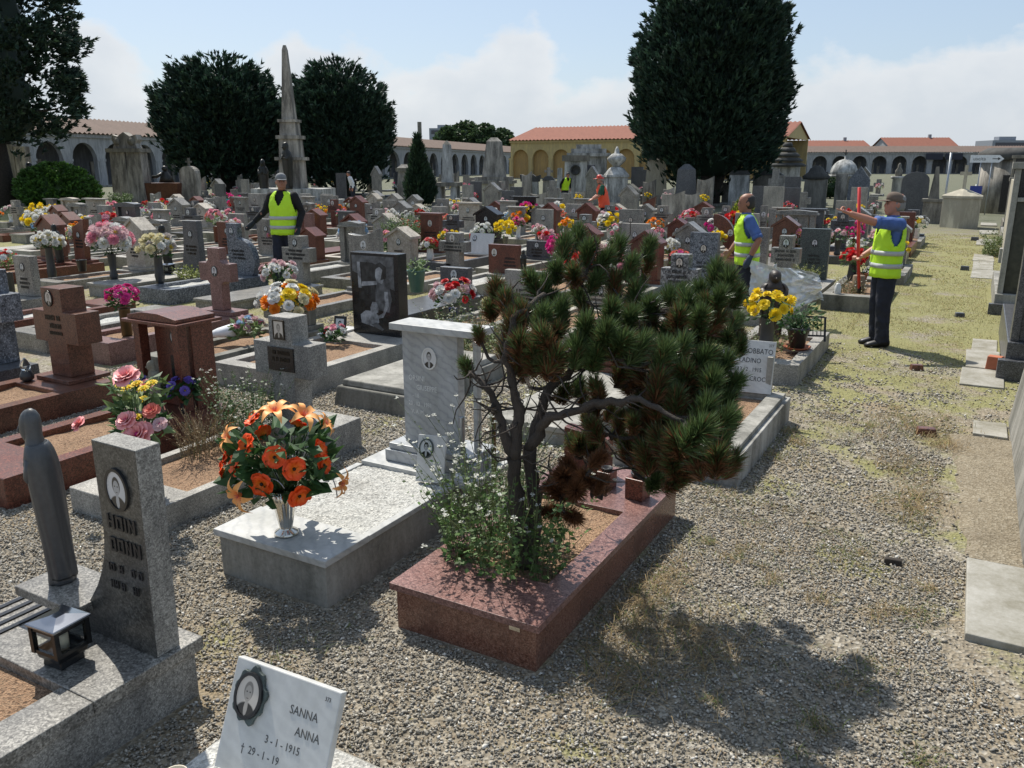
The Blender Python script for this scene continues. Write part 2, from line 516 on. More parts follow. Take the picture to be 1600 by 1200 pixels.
gc = mixc(nt, rampn(nt, ad2.outputs[0], [(0.47, (0, 0, 0)), (0.58, (0.9, 0.9, 0.9))]), gc, grc)
ly = N(nt, 'ShaderNodeMapRange')
ly.inputs['From Min'].default_value = 26.0
ly.inputs['From Max'].default_value = 34.0
nt.links.new(sx.outputs[1], ly.inputs['Value'])
gc = mixc(nt, ly.outputs[0], gc, rampn(nt, n3, [(0.35, (0.085, 0.095, 0.05)), (0.65, (0.15, 0.145, 0.10))]))
nt.links.new(gc, b.inputs['Base Color'])
b.inputs['Roughness'].default_value = 0.95
bump(nt, b, v.outputs['Distance'], 0.9, 0.012)
# ------------------------------------------------------------------ mesh helpers
LABELS = set()
def tag(o, label=None, cat=None, group=None, kind=None):
    if label:
        assert label not in LABELS or group, label
        LABELS.add(label)
        o['label'] = label
    if cat: o['category'] = cat
    if group: o['group'] = group
    if kind: o['kind'] = kind
    return o
def empty(name, loc=(0, 0, 0), rz=0.0):
    o = bpy.data.objects.new(name, None)
    o.empty_display_size = 0.1
    o.location = loc
    o.rotation_euler = (0, 0, rz)
    COL.objects.link(o)
    return o
def link(name, me, parent=None, loc=(0, 0, 0), rot=(0, 0, 0), scale=(1, 1, 1)):
    o = bpy.data.objects.new(name, me)
    o.location = loc
    o.rotation_euler = rot
    o.scale = scale
    COL.objects.link(o)
    if parent: o.parent = parent
    return o
def npmesh(name, V, F, mat, tint=None, smooth=False, mats=None, midx=None):
    """fast mesh from numpy arrays; F is (n,3) or (n,4); tint (n,3) colour per face"""
    me = bpy.data.meshes.new(name)
    V = np.asarray(V, np.float32); F = np.asarray(F, np.int32)
    n, k = F.shape
    me.vertices.add(len(V)); me.vertices.foreach_set('co', V.ravel())
    me.loops.add(n * k); me.loops.foreach_set('vertex_index', F.ravel())
    me.polygons.add(n)
    me.polygons.foreach_set('loop_start', np.arange(0, n * k, k, dtype=np.int32))
    me.polygons.foreach_set('loop_total', np.full(n, k, np.int32))
    if smooth: me.polygons.foreach_set('use_smooth', np.ones(n, bool))
    for mm in (mats or [mat]): me.materials.append(MATS[mm])
    if midx is not None: me.polygons.foreach_set('material_index', np.asarray(midx, np.int32))
    me.update(calc_edges=True)
    if tint is not None:
        a = me.attributes.new('tint', 'FLOAT_COLOR', 'FACE')
        t = np.ones((n, 4), np.float32); t[:, :3] = tint
        a.data.foreach_set('color', t.ravel())
    return me

class MB:
    """collects simple solids; build() links them as one mesh object"""
    def __init__(s):
        s.v = []; s.f = []; s.m = []; s.sm = []; s.cur = 0
    def add(s, vs, fs, smooth=False, M=None):
        o = len(s.v)
        s.v += [tuple(M @ Vector(p)) if M is not None else tuple(p) for p in vs]
        s.f += [tuple(i + o for i in f) for f in fs]
        s.m += [s.cur] * len(fs); s.sm += [smooth] * len(fs)
        return s
    def box(s, x0, x1, y0, y1, z0, z1, M=None):
        return s.add([(x0, y0, z0), (x1, y0, z0), (x1, y1, z0), (x0, y1, z0), (x0, y0, z1), (x1, y0, z1), (x1, y1, z1), (x0, y1, z1)],
                     [(3, 2, 1, 0), (4, 5, 6, 7), (0, 1, 5, 4), (1, 2, 6, 5), (2, 3, 7, 6), (3, 0, 4, 7)], M=M)
    def taper(s, cx, cy, z0, z1, w0, d0, w1, d1, M=None):
        a, b, c, d = w0 / 2, d0 / 2, w1 / 2, d1 / 2
        return s.add([(cx - a, cy - b, z0), (cx + a, cy - b, z0), (cx + a, cy + b, z0), (cx - a, cy + b, z0),
                      (cx - c, cy - d, z1), (cx + c, cy - d, z1), (cx + c, cy + d, z1), (cx - c, cy + d, z1)],
                     [(3, 2, 1, 0), (4, 5, 6, 7), (0, 1, 5, 4), (1, 2, 6, 5), (2, 3, 7, 6), (3, 0, 4, 7)], M=M)
    def prism(s, prof, y0, y1, M=None, smooth=False):
        """profile [(x,z)] counter-clockwise seen from -y, extruded y0..y1"""
        n = len(prof)
        vs = [(x, y0, z) for x, z in prof] + [(x, y1, z) for x, z in prof]
        fs = [tuple(range(n)), tuple(range(2 * n - 1, n - 1, -1))] + [(i, i + n, (i + 1) % n + n, (i + 1) % n) for i in range(n)]
        return s.add(vs, fs, smooth, M)
    def hprism(s, prof, z0, z1, M=None):
        """profile [(x,y)] counter-clockwise from above, extruded z0..z1"""
        n = len(prof)
        vs = [(x, y, z0) for x, y in prof] + [(x, y, z1) for x, y in prof]
        fs = [tuple(range(n - 1, -1, -1)), tuple(range(n, 2 * n))] + [(i, (i + 1) % n, (i + 1) % n + n, i + n) for i in range(n)]
        return s.add(vs, fs, False, M)
    def lathe(s, prof, n=20, c=(0, 0), smooth=True, M=None, sx=1.0, sy=1.0):
        """profile [(r,z)] from bottom to top"""
        vs = []; fs = []
        for r, z in prof:
            for i in range(n):
                a = 2 * math.pi * i / n
                vs.append((c[0] + r * math.cos(a) * sx, c[1] + r * math.sin(a) * sy, z))
        for j in range(len(prof) - 1):
            for i in range(n):
                fs.append((j * n + i, j * n + (i + 1) % n, (j + 1) * n + (i + 1) % n, (j + 1) * n + i))
        fs.append(tuple(range(n - 1, -1, -1)))
        k = (len(prof) - 1) * n
        fs.append(tuple(range(k, k + n)))
        return s.add(vs, fs, smooth, M)
    def rings(s, rs, n=14, smooth=True, M=None):
        """rs: list of (centre, ex, ey) with half-axis vectors"""
        vs = []; fs = []
        for c, ex, ey in rs:
            c, ex, ey = Vector(c), Vector(ex), Vector(ey)
            for i in range(n):
                a = 2 * math.pi * i / n
                vs.append(tuple(c + ex * math.cos(a) + ey * math.sin(a)))
        for j in range(len(rs) - 1):
            for i in range(n):
                fs.append((j * n + i, j * n + (i + 1) % n, (j + 1) * n + (i + 1) % n, (j + 1) * n + i))
        fs.append(tuple(range(n - 1, -1, -1)))
        k = (len(rs) - 1) * n
        fs.append(tuple(range(k, k + n)))
        return s.add(vs, fs, smooth, M)
    def tube(s, pts, rad, n=8, smooth=True, M=None):
        pts = [Vector(p) for p in pts]
        if not hasattr(rad, '__len__'): rad = [rad] * len(pts)
        rs = []
        up = Vector((0.13, 0.31, 0.94))
        for i, p in enumerate(pts):
            d = (pts[min(i + 1, len(pts) - 1)] - pts[max(i - 1, 0)])
            d = d.normalized() if d.length > 1e-9 else Vector((0, 0, 1))
            ex = d.cross(up)
            if ex.length < 0.05: ex = d.cross(Vector((1, 0, 0)))
            ex.normalize()
            ey = d.cross(ex) * -1
            rs.append((p, ex * rad[i], ey * -rad[i]))
            up = ey if abs(ey.dot(d)) < 0.5 else up
        return s.rings(rs, n, smooth, M)
    def ball(s, c, r, n=12, m=8, M=None, sz=(1, 1, 1)):
        prof = [(max(1e-4, math.sin(math.pi * j / m)) * r, -math.cos(math.pi * j / m) * r) for j in range(m + 1)]
        T = Matrix.Translation(Vector(c)) @ Matrix.Diagonal((*sz, 1))
        return s.lathe(prof, n, M=(M @ T) if M is not None else T)
    def mesh(s, name, mats):
        me = bpy.data.meshes.new(name)
        me.from_pydata(s.v, [], s.f)
        for mm in (mats if isinstance(mats, (list, tuple)) else [mats]): me.materials.append(MATS[mm])
        me.polygons.foreach_set('material_index', s.m)
        me.polygons.foreach_set('use_smooth', s.sm)
        me.update()
        return me
    def build(s, name, mats, parent=None, loc=(0, 0, 0), rot=(0, 0, 0), bev=0, seg=2):
        o = link(name, s.mesh(name, mats), parent, loc, rot)
        if bev:
            md = o.modifiers.new('bevel', 'BEVEL')
            md.width = bev; md.segments = seg; md.limit_method = 'ANGLE'; md.angle_limit = RAD(40)
            md.harden_normals = False
        return o

def textobj(txt, size, mat, parent, loc, rot=(RAD(90), 0, 0), extrude=0.0012, align='LEFT', sx=1.0, name='lettering'):
    cu = bpy.data.curves.new(name, 'FONT')
    cu.body = txt; cu.size = size; cu.extrude = extrude; cu.align_x = align; cu.resolution_u = 2
    cu.materials.append(MATS[mat])
    o = bpy.data.objects.new(name, cu)
    COL.objects.link(o)
    me = bpy.data.meshes.new_from_object(o)
    bpy.data.objects.remove(o)
    o = link(name, me, parent, loc, rot, (sx, 1, 1))
    o['kind'] = 'stuff'
    return o

def worn_letters(x, z, width, lines, hgt, y, mat, parent, seed):
    """lines of small cast letters too small to read: short upright strokes, one mesh per line"""
    r = random.Random(seed)
    for k in range(lines):
        mb = MB(); zz = z - k * hgt * 1.75; wl = width * r.uniform(0.62, 1.0); px = x - wl / 2
        while px < x + wl / 2:
            w = hgt * r.uniform(0.55, 0.7); t = r.choice('HOINHON'); q = hgt * .17
            mb.box(px, px + q, y - 0.004, y, zz, zz + hgt)
            if t in 'HON': mb.box(px + w - q, px + w, y - 0.004, y, zz, zz + hgt)
            if t in 'HE': mb.box(px + q, px + w - (q if t == 'H' else q * .7), y - 0.004, y, zz + hgt * .42, zz + hgt * .42 + q)
            if t in 'EO': mb.box(px + q, px + w - (q if t == 'O' else 0), y - 0.004, y, zz, zz + q); mb.box(px + q, px + w - (q if t == 'O' else 0), y - 0.004, y, zz + hgt - q, zz + hgt)
            if t == 'N': mb.add([(px + q, y - .004, zz + hgt), (px + q, y - .004, zz + hgt * .7), (px + w - q, y - .004, zz), (px + w - q, y - .004, zz + hgt * .3)], [(0, 1, 2, 3)])
            if t == 'I': w = q
            px += w + hgt * .2 + (hgt * 0.5 if r.random() < 0.12 else 0)
        mb.build('lettering', mat, parent)['kind'] = 'stuff'

OVAL = {}
def photo_oval(parent, x, y, z, h, pm='portrait_a', fm='frame_black', shape='oval', tilt=0):
    """framed ceramic portrait on a face looking to -y"""
    key = (pm, fm, shape)
    if key not in OVAL:
        n = 28
        def ringpts(rx, rz):
            if shape == 'oval': return [(rx * math.cos(2 * math.pi * i / n), rz * math.sin(2 * math.pi * i / n)) for i in range(n)]
            return [(-rx, -rz), (rx, -rz), (rx, rz), (-rx, rz)]
        o1, o2 = ringpts(0.385, 0.5), ringpts(0.31, 0.425)
        m = len(o1)
        mb = MB()
        vs = [(a, 0, c) for a, c in o1] + [(a * .98, -0.10, c * .98) for a, c in o1] + [(a, -0.10, c) for a, c in o2] + [(a, -0.05, c) for a, c in o2]
        fs = [(k * m + i, k * m + (i + 1) % m, (k + 1) * m + (i + 1) % m, (k + 1) * m + i) for k in range(3) for i in range(m)]
        fs = [f[::-1] for f in fs]
        fr = MB().add(vs, fs).mesh('portrait_frame', fm)
        pr = MB().prism(o2, -0.065, -0.02).mesh('portrait', pm)
        OVAL[key] = (fr, pr)
    fr, pr = OVAL[key]
    f = link('portrait_frame', fr, parent, (x, y, z), (tilt, 0, 0), (h, h * 0.6, h))
    link('portrait', pr, parent, (x, y, z), (tilt, 0, 0), (h, h * 0.6, h))
    return f
# ------------------------------------------------------------------ ground and path
def ground():
    xs = np.concatenate([np.linspace(-900, -60, 12), np.linspace(-50, 20, 141), np.linspace(30, 900, 12)])
    ys = np.concatenate([np.linspace(-300, -5, 8), np.linspace(-3, 60, 127), np.linspace(70, 1200, 14)])
    V = np.array([[x, y, 0.012 * noise.noise((x * 0.9, y * 0.9, 0)) if (-60 < x < 25 and -4 < y < 62) else 0.0] for y in ys for x in xs])
    V[:, 2] = np.minimum(V[:, 2], 0.004)
    nx = len(xs)
    F = [(j * nx + i, j * nx + i + 1, (j + 1) * nx + i + 1, (j + 1) * nx + i) for j in range(len(ys) - 1) for i in range(nx - 1)]
    o = link('ground', npmesh('ground', V, F, 'gravel_ground', smooth=True))
    tag(o, 'grey gravel ground with dry grass between the graves', kind='structure')
ground()

pav = empty('pavement')
tag(pav, 'row of stone slabs along the right edge of the path', kind='structure')
for (x0, x1, y0, y1, z) in [(0.18, 0.92, 3.72, 4.54, 0.035), (0.17, 0.415, 6.92, 7.32, 0.02), (0.07, 0.40, 9.32, 10.26, 0.024),
                            (0.05, 0.42, 8.55, 9.30, 0.02), (0.12, 0.37, 10.29, 11.0, 0.012),
                            (0.02, 0.40, 17.2, 18.6, 0.016), (0.02, 0.40, 18.65, 20.3, 0.016), (0.02, 0.42, 20.35, 21.8, 0.02),
                            (0.05, 0.5, 24.5, 26.5, 0.02), (0.1, 0.6, 28.5, 30.0, 0.03), (0.1, 0.6, 32.5, 34.0, 0.03)]:
    j = lambda: rng.uniform(-0.012, 0.012)
    MB().hprism([(x0 + j(), y0 + j()), (x1 + j(), y0 + j()), (x1 + j(), y1 + j()), (x0 + j(), y1 + j())], -0.04, z).build('slab', 'paving', pav, bev=0.006)
V_ = []; F_ = []
for j_ in range(25):
    y_ = 4.58 + 2.28 * j_ / 24
    xl_ = 0.16 - 0.17 * j_ / 24 + 0.035 * noise.noise((0.3, y_ * 4, 2)) + 0.02 * noise.noise((5, y_ * 11, 2))
    for i_ in range(7): V_.append((xl_ + (0.43 - xl_) * i_ / 6, y_, 0.004 + (0.012 if 0 < i_ else -0.012) + 0.006 * noise.noise((i_ * .7, y_ * 5, 7))))
for j_ in range(24):
    for i_ in range(6):
        q_ = j_ * 7 + i_; F_.append((q_, q_ + 1, q_ + 8, q_ + 7))
tag(link('earth_strip', npmesh('earth_strip', V_, F_, 'earth_dry', smooth=True)), 'strip of bare trodden earth along the right tombs', kind='structure')

# ------------------------------------------------------------------ graves
ORD = ['nearest the path', 'second from the path', 'third from the path', 'fourth from the path', 'fifth from the path', 'sixth from the path',
       'seventh from the path', 'eighth from the path', 'ninth from the path', 'tenth from the path'] + ['%dth from the path' % i for i in range(11, 40)]
ROWN = ['front row', 'second row', 'third row', 'fourth row', 'fifth row', 'sixth row', 'seventh row', 'eighth row', 'ninth row', 'tenth row']
HY = [1.68, 4.15, 6.9, 9.75, 12.3, 14.5, 17.3, 20.0, 22.2, 24.5]
GM = dict(red='granite_red', brown='granite_brown', pink='granite_pink', pinkred='granite_pink', lgrey='granite_grey', dgrey='granite_dark', dark='granite_dark',
          blue='granite_blue', green='granite_green', black='granite_black', beige='travertine', taupe='serizzo', speckle='granite_speckle', marble='marble_grey',
          white='marble_white', concrete='concrete', dirty='concrete_dirty')
CW = dict(red='red granite', brown='brown granite', pink='pink granite', pinkred='mottled pink granite', lgrey='grey granite', dgrey='dark grey granite', dark='dark granite',
          blue='blue-grey granite', green='green-grey granite', black='black granite', beige='beige stone', taupe='pale grey stone', speckle='speckled granite', marble='veined grey marble',
          white='white marble', concrete='concrete', dirty='blackened concrete')
TW = dict(house='gabled headstone', cross='block cross', crossr='notched cross', slab='upright slab', wave='curve-topped slab', flare='flaring stele', drop='round-shouldered stele',
          slant='leaning wing slab', cols='pillared headstone', flatcap='flat-capped headstone', low='low slab', wide='low wide headstone',
          pair='double-tablet headstone', arc='arched wing stone', plaque='tilted plaque', none='kerb without headstone', open='open plot')
GRAVES = []     # (row, x, obj, colour, type)
RECTS = []      # (x0,x1,y0,y1,ztop)

def surround(root, w, l, h, mat, bedmat, bw=0.11, front=0.22, back=0.3, bev=0.006, lid=False, lip=0.0, near=True):
    """kerb round a bed of earth; the head end is at y=0, the foot at y=-l"""
    x0, x1, y0, y1 = -w / 2, w / 2, -l, 0.22
    if lid:
        mb = MB(); mb.box(x0 + lip, x1 - lip, y0 + lip, y1 - lip, -0.03, h - 0.045).build('surround', mat, root, bev=bev)
        MB().box(x0, x1, y0, y1, h - 0.043, h).build('cover_slab', mat, root, bev=bev)
        return
    a0, a1, b0, b1 = x0 + bw, x1 - bw, y0 + front, y1 - back - 0.1
    mb = MB()
    o = [(x0, y0), (x1, y0), (x1, y1), (x0, y1)]; i = [(a0, b0), (a1, b0), (a1, b1), (a0, b1)]
    vs = [(x, y, -0.03) for x, y in o] + [(x, y, h) for x, y in o] + [(x, y, h) for x, y in i] + [(x, y, h - 0.09) for x, y in i]
    fs = []
    for k in range(4):
        n = (k + 1) % 4
        fs += [(k, n, 4 + n, 4 + k), (4 + k, 4 + n, 8 + n, 8 + k), (8 + k, 8 + n, 12 + n, 12 + k)]
    mb.add(vs, fs).build('surround', mat, root, bev=bev)
    nx, ny = (10, 16) if near else (3, 4)
    V = []; F = []
    for jy in range(ny + 1):
        for ix in range(nx + 1):
            x = a0 - 0.004 + (a1 - a0 + 0.008) * ix / nx; y = b0 - 0.004 + (b1 - b0 + 0.008) * jy / ny
            V.append((x, y, h - 0.045 + 0.022 * noise.noise((x * 6 + root.location.x, y * 6, root.location.y))))
    for jy in range(ny):
        for ix in range(nx):
            q = jy * (nx + 1) + ix
            F.append((q, q + 1, q + nx + 2, q + nx + 1))
    link('bed', npmesh('bed', V, F, bedmat, smooth=True), root)

def headstone(root, typ, w, h, z0, mat, near, seed, t=None):
    """upright stone whose face looks to -y at y=0, standing at z0; returns the stone, the portrait place and the lettering place"""
    r = random.Random(seed)
    bev = 0.005 if near else 0
    t = t or {'cross': 0.17, 'crossr': 0.12, 'house': 0.26}.get(typ, 0.12)
    px, pz, lx, lz, lw = 0, z0 + h * 0.72, 0, z0 + h * 0.45, w * 0.6
    mb = MB()
    extra = []
    if typ in ('slab', 'low', 'wide'):
        mb.prism([(-w / 2, z0), (w / 2, z0), (w / 2, z0 + h), (-w / 2, z0 + h)], 0, t)
        if typ == 'wide': px, lx, lz, lw = -w * 0.3, w * 0.22, z0 + h * 0.5, w * 0.4
        if typ == 'low': lz = z0 + h * 0.4
    elif typ == 'wave':
        pr = [(-w / 2, z0), (w / 2, z0)]
        for i in range(9):
            u = i / 8
            pr.append((w / 2 - u * w, z0 + h * (0.9 + 0.1 * (1 - u) ** 1.2 - 0.06 * math.sin(math.pi * u))))
        mb.prism(pr, 0, t)
    elif typ == 'cross' or typ == 'crossr':
        a = w * 0.19; b = z0 + h * 0.47; c = z0 + h * 0.76
        if typ == 'cross':
            a = w * 0.24
            pr = [(-a, z0), (a, z0), (a, b), (w / 2, b), (w / 2, c), (a, c), (a, z0 + h), (-a, z0 + h), (-a, c), (-w / 2, c), (-w / 2, b), (-a, b)]
        else:
            q = w * 0.07
            pr = [(-a, z0), (a, z0), (a, b - q), (a + q, b), (w / 2, b), (w / 2, c), (a + q, c), (a, c + q), (a, z0 + h), (-a, z0 + h), (-a, c + q), (-a - q, c), (-w / 2, c), (-w / 2, b), (-a - q, b), (-a, b - q)]
        mb.prism(pr, 0, t)
        pz = z0 + h * 0.86; lz = z0 + h * 0.68; lw = w * 0.75
        if typ == 'crossr': pz = z0 + h * 0.63; lz = 0
    elif typ == 'flare':
        pr = []
        for i in range(9):
            u = i / 8
            pr.append((-w * (0.26 + 0.24 * (1 - u) ** 2.6), z0 + h * u))
        pr = [(w / 2, z0), (w * 0.44, z0 + h)] + pr[::-1]
        mb.prism(pr, 0, t)
        px, lx = w * 0.09, w * 0.08
    elif typ == 'drop':
        pr = [(-w / 2, z0), (w / 2 - 0.06, z0)]
        for i in range(11):
            u = i / 10
            ang = -0.25 + u * 1.85
            pr.append((w * -0.02 + w * 0.52 * math.cos(ang), z0 + h * 0.28 + h * 0.42 * max(math.sin(ang), -0.4)))
        pr += [(-w * 0.1, z0 + h * 0.72), (-w * 0.1, z0 + h), (-w / 2, z0 + h)]
        mb.prism(pr, 0, t)
        px, lx, lw = -w * 0.3, -w * 0.1, w * 0.5
        pz = z0 + h * 0.85
    elif typ == 'slant':
        mb.prism([(-w / 2, z0), (w * 0.3, z0), (w / 2, z0 + h), (-w * 0.42, z0 + h * 0.78)], 0, t)
        pz = z0 + h * 0.6
    elif typ == 'arc':
        pr = []
        for i in range(13):
            a = -0.35 + i / 12 * 1.95
            pr.append((-w * 0.5 + w * math.cos(a), z0 + h * 0.25 + h * 0.75 * math.sin(a)))
        pr += [(-w * 0.5 + w * 0.45 * math.cos(1.6 - i * 0.25), z0 + h * 0.2 + h * 0.5 * math.sin(1.6 - i * 0.25)) for i in range(7)]
        mb.prism([(x, max(z, z0)) for x, z in pr], 0, t)
        px, pz = w * 0.25, z0 + h * 0.55; lz = 0
    elif typ == 'house':
        e = 0.72
        mb.prism([(-w * 0.44, z0), (w * 0.44, z0), (w * 0.44, z0 + h * e), (0, z0 + h * 0.93), (-w * 0.44, z0 + h * e)], 0, t)
        rt = h * 0.07
        step = r.random() < 0.5
        for sgn in (-1, 1):
            q = MB()
            dx, dz = w * 0.52, h * (0.93 - e) * w * 0.52 / (w * 0.44)
            pts = [(0, z0 + h * 0.932), (sgn * dx, z0 + h * 0.932 - dz), (sgn * dx, z0 + h * 0.932 - dz + rt), (0, z0 + h * 0.932 + rt)]
            if sgn > 0: pts = pts[::1]
            else: pts = pts[::-1]
            q.prism(pts, -0.035, t + 0.03)
            extra.append(('roof_slab', q))
        pz = z0 + h * 0.6; lz = z0 + h * 0.34; lw = w * 0.5
    elif typ == 'cols':
        for sx in (-1, 1):
            q = MB(); q.prism([(sx * w * 0.41 - 0.055, z0), (sx * w * 0.41 + 0.055, z0), (sx * w * 0.41 + 0.055, z0 + h * 0.86), (sx * w * 0.41 - 0.055, z0 + h * 0.86)], -0.05, 0.1)
            extra.append(('pillar', q))
        q = MB(); q.prism([(-w * 0.54, z0 + h * 0.862), (w * 0.54, z0 + h * 0.862), (w * 0.54, z0 + h * 0.9), (-w * 0.54, z0 + h * 0.9)], -0.1, t + 0.06)
        extra.append(('lintel', q))
        q = MB(); q.prism([(-w * 0.5, z0 + h * 0.902), (w * 0.5, z0 + h * 0.902), (w * 0.5, z0 + h * 0.96), (w * 0.1, z0 + h), (-w * 0.1, z0 + h), (-w * 0.5, z0 + h * 0.96)], -0.07, t + 0.03)
        extra.append(('roof_slab', q))
        mb.prism([(-w * 0.28, z0), (w * 0.30, z0), (w * 0.30, z0 + h * 0.86), (-w * 0.28, z0 + h * 0.86)], 0.004, t)
        pz = z0 + h * 0.68; lw = w * 0.4
    elif typ == 'flatcap':
        mb.prism([(-w * 0.42, z0), (w * 0.42, z0), (w * 0.42, z0 + h * 0.94), (-w * 0.42, z0 + h * 0.94)], 0, t)
        q = MB(); q.prism([(-w * 0.52, z0 + h * 0.942), (w * 0.52, z0 + h * 0.942), (w * 0.52, z0 + h), (-w * 0.52, z0 + h)], -0.07, t + 0.05)
        extra.append(('cap', q))
    elif typ == 'pair':
        for sx in (-1, 1):
            mb.prism([(sx * w * 0.26 - w * 0.22, z0), (sx * w * 0.26 + w * 0.22, z0), (sx * w * 0.26 + w * 0.22, z0 + h * (1 if sx < 0 else 0.9)), (sx * w * 0.26 - w * 0.22, z0 + h * (1 if sx < 0 else 0.9))], 0.02 * (sx + 1), t + 0.02 * sx)
        px = -w * 0.26; lx = -w * 0.26; lw = w * 0.35
    o = mb.build('headstone', mat, root, bev=bev)
    for nm, q in extra:
        q.build(nm, mat, o, bev=bev)
    return o, (px, pz), (lx, lz, lw)

def grave(row, x, w, ztop, typ, colr, y=None, l=1.75, kh=None, kerb=None, bed=None, near=None, auto=True, gw=None, letters=True, photo=True):
    seed = int((x * 131 + row * 977) * 10) & 0xffff
    r = random.Random(seed)
    y = HY[row] if y is None else y
    near = (y < 11) if near is None else near
    root = empty('grave', (x, y, 0))
    kh = kh or r.uniform(0.14, 0.24)
    mat = GM[colr]
    kerb = kerb or r.choice([colr, colr, 'concrete', 'taupe', 'lgrey'])
    kmat = GM[kerb]
    gw = gw or min(max(w + 0.1, 0.72), 0.95)
    lid = r.random() < 0.3 and bed is None
    surround(root, gw, l, kh, kmat, bed or r.choice(['soil', 'soil', 'soil', 'white_gravel']), bev=0.006 if near else 0, lid=lid, lip=0.02, near=near)
    RECTS.append((x - gw / 2, x + gw / 2, y - l, y + 0.22, kh))
    if typ != 'none':
        bz = kh + 0.002
        if r.random() < 0.55:
            MB().box(-w * 0.5 - 0.03, w * 0.5 + 0.03, -0.06, 0.21, bz, bz + 0.05).build('base', mat, root, bev=0.004 if near else 0)
            bz += 0.052
        hs, (px, pz), (lx, lz, lw) = headstone(root, typ, w, ztop - bz, bz, mat, near, seed, )
        if photo: photo_oval(hs, px, -0.001, pz, 0.13 if y < 16 else 0.14, r.choice(['portrait_a', 'portrait_b', 'portrait_c']), r.choice(['frame_black', 'frame_black', 'ceramic', 'frame_bronze']))
        if letters and lz:
            worn_letters(lx, lz, lw, 2 if y > 15 else 3, 0.034, -0.001, 'letters_dark' if colr not in ('black', 'dark', 'dgrey') else 'letters_bronze', hs, seed)
    GRAVES.append([row, x, root, colr, typ])
    return root
# --- table of the headstones that can be told apart: row, x, width, top, type, stone (measured with the side face, corrected below)
TAB = [(3,-10.53,.73,1.07,'drop','blue'),(3,-11.75,.64,1.08,'flare','dgrey'),(3,-13.12,.93,1.09,'house','beige'),(3,-14.82,.54,1.02,'slant','red'),(3,-15.72,.98,1.07,'house','red'),
(3,-9.30,.74,.92,'cross','lgrey'),(3,-7.95,.67,1.09,'wave','lgrey'),(3,-3.08,.52,.95,'cross','speckle'),(2,-7.90,.67,1.04,'crossr','pinkred'),(2,-11.86,.57,.74,'low','lgrey'),
(4,-4.47,.56,1.02,'house','red'),(4,-7.01,.65,.68,'wide','red'),(4,-3.54,.46,1.02,'slab','blue'),(4,-2.38,.36,1.02,'cross','lgrey'),(5,-10.04,.65,1.03,'flatcap','red'),
(5,-11.21,.79,.99,'house','beige'),(5,-12.21,.59,.95,'house','red'),(5,-13.62,.67,1.0,'pair','pink'),(5,-17.41,.71,.95,'cross','dark'),(5,-6.49,.72,.92,'house','red'),
(5,-4.45,.62,1.02,'house','lgrey'),(5,-2.31,.48,.98,'slab','green'),(5,-19.81,1.02,1.04,'cols','dark'),(5,-24.93,.74,.99,'cross','lgrey'),(6,-25.27,1.19,.95,'flatcap','taupe'),
(6,-26.6,.93,.95,'cols','beige'),(6,-21.27,.97,1.04,'house','lgrey'),(6,-10.31,.82,1.04,'house','black'),(6,-8.80,.48,1.01,'slab','taupe'),(6,-7.75,.58,.92,'cross','lgrey'),
(6,-6.65,.59,1.06,'slab','lgrey'),(6,-3.41,.44,1.01,'house','brown'),(6,-4.56,.51,1.01,'arc','red'),(6,-1.34,.50,1.04,'house','lgrey'),(7,-8.90,.68,1.05,'house','red'),
(7,-12.56,.81,.99,'flatcap','beige'),(7,-14.91,.82,.98,'house','lgrey'),(7,-21.51,.75,.97,'flatcap','lgrey'),(7,-22.75,1.1,.99,'wave','lgrey'),(7,-17.50,.51,.97,'cross','red'),
(7,-3.65,.93,1.0,'cols','lgrey'),(7,-5.74,.54,1.0,'cross','lgrey'),(7,-6.87,.57,1.02,'cross','lgrey'),(7,-10.04,.55,1.03,'house','red'),(8,-19.58,.77,.98,'slab','lgrey'),
(8,-18.35,.82,1.0,'house','red'),(8,-23.12,.77,.99,'slab','taupe'),(8,-14.95,.41,.96,'slab','lgrey'),(8,-13.84,.71,1.02,'house','lgrey'),(8,-3.66,.66,.94,'flatcap','dgrey'),
(8,-4.78,.41,.98,'pair','lgrey'),(8,-5.89,.41,.95,'cross','lgrey'),(8,-2.6,.48,1.0,'house','lgrey'),(9,-19.5,.68,1.0,'house','beige'),(9,-18.6,.61,1.01,'house','taupe'),
(9,-17.7,.62,.98,'house','lgrey'),(9,-13.2,1.01,1.0,'flatcap','black'),(9,-12.1,.70,.96,'flatcap','lgrey'),(9,-11.05,.78,.97,'flatcap','lgrey'),(9,-8.86,.46,1.07,'slant','brown')]
TH = {'cross': 0.17, 'crossr': 0.12, 'house': 0.26}
taken = {r: [] for r in range(10)}
for (r, x, w, zt, ty, c) in TAB:
    y = HY[r]
    xl = x - w / 2
    w2 = max(w - TH.get(ty, 0.12) * (-x / y), 0.4 if ty != 'flatcap' else 0.5)
    if ty in ('house', 'flatcap'): w2 = max(w2, 0.52)
    x2 = xl + w2 / 2
    grave(r, x2, w2, zt, ty, c)
    taken[r].append(x2)
taken[2] += [-1.5, -4.25, -5.55, -6.75]
taken[3] += [-1.68]
taken[4] += []
taken[5] += [-1.45, -8.55]
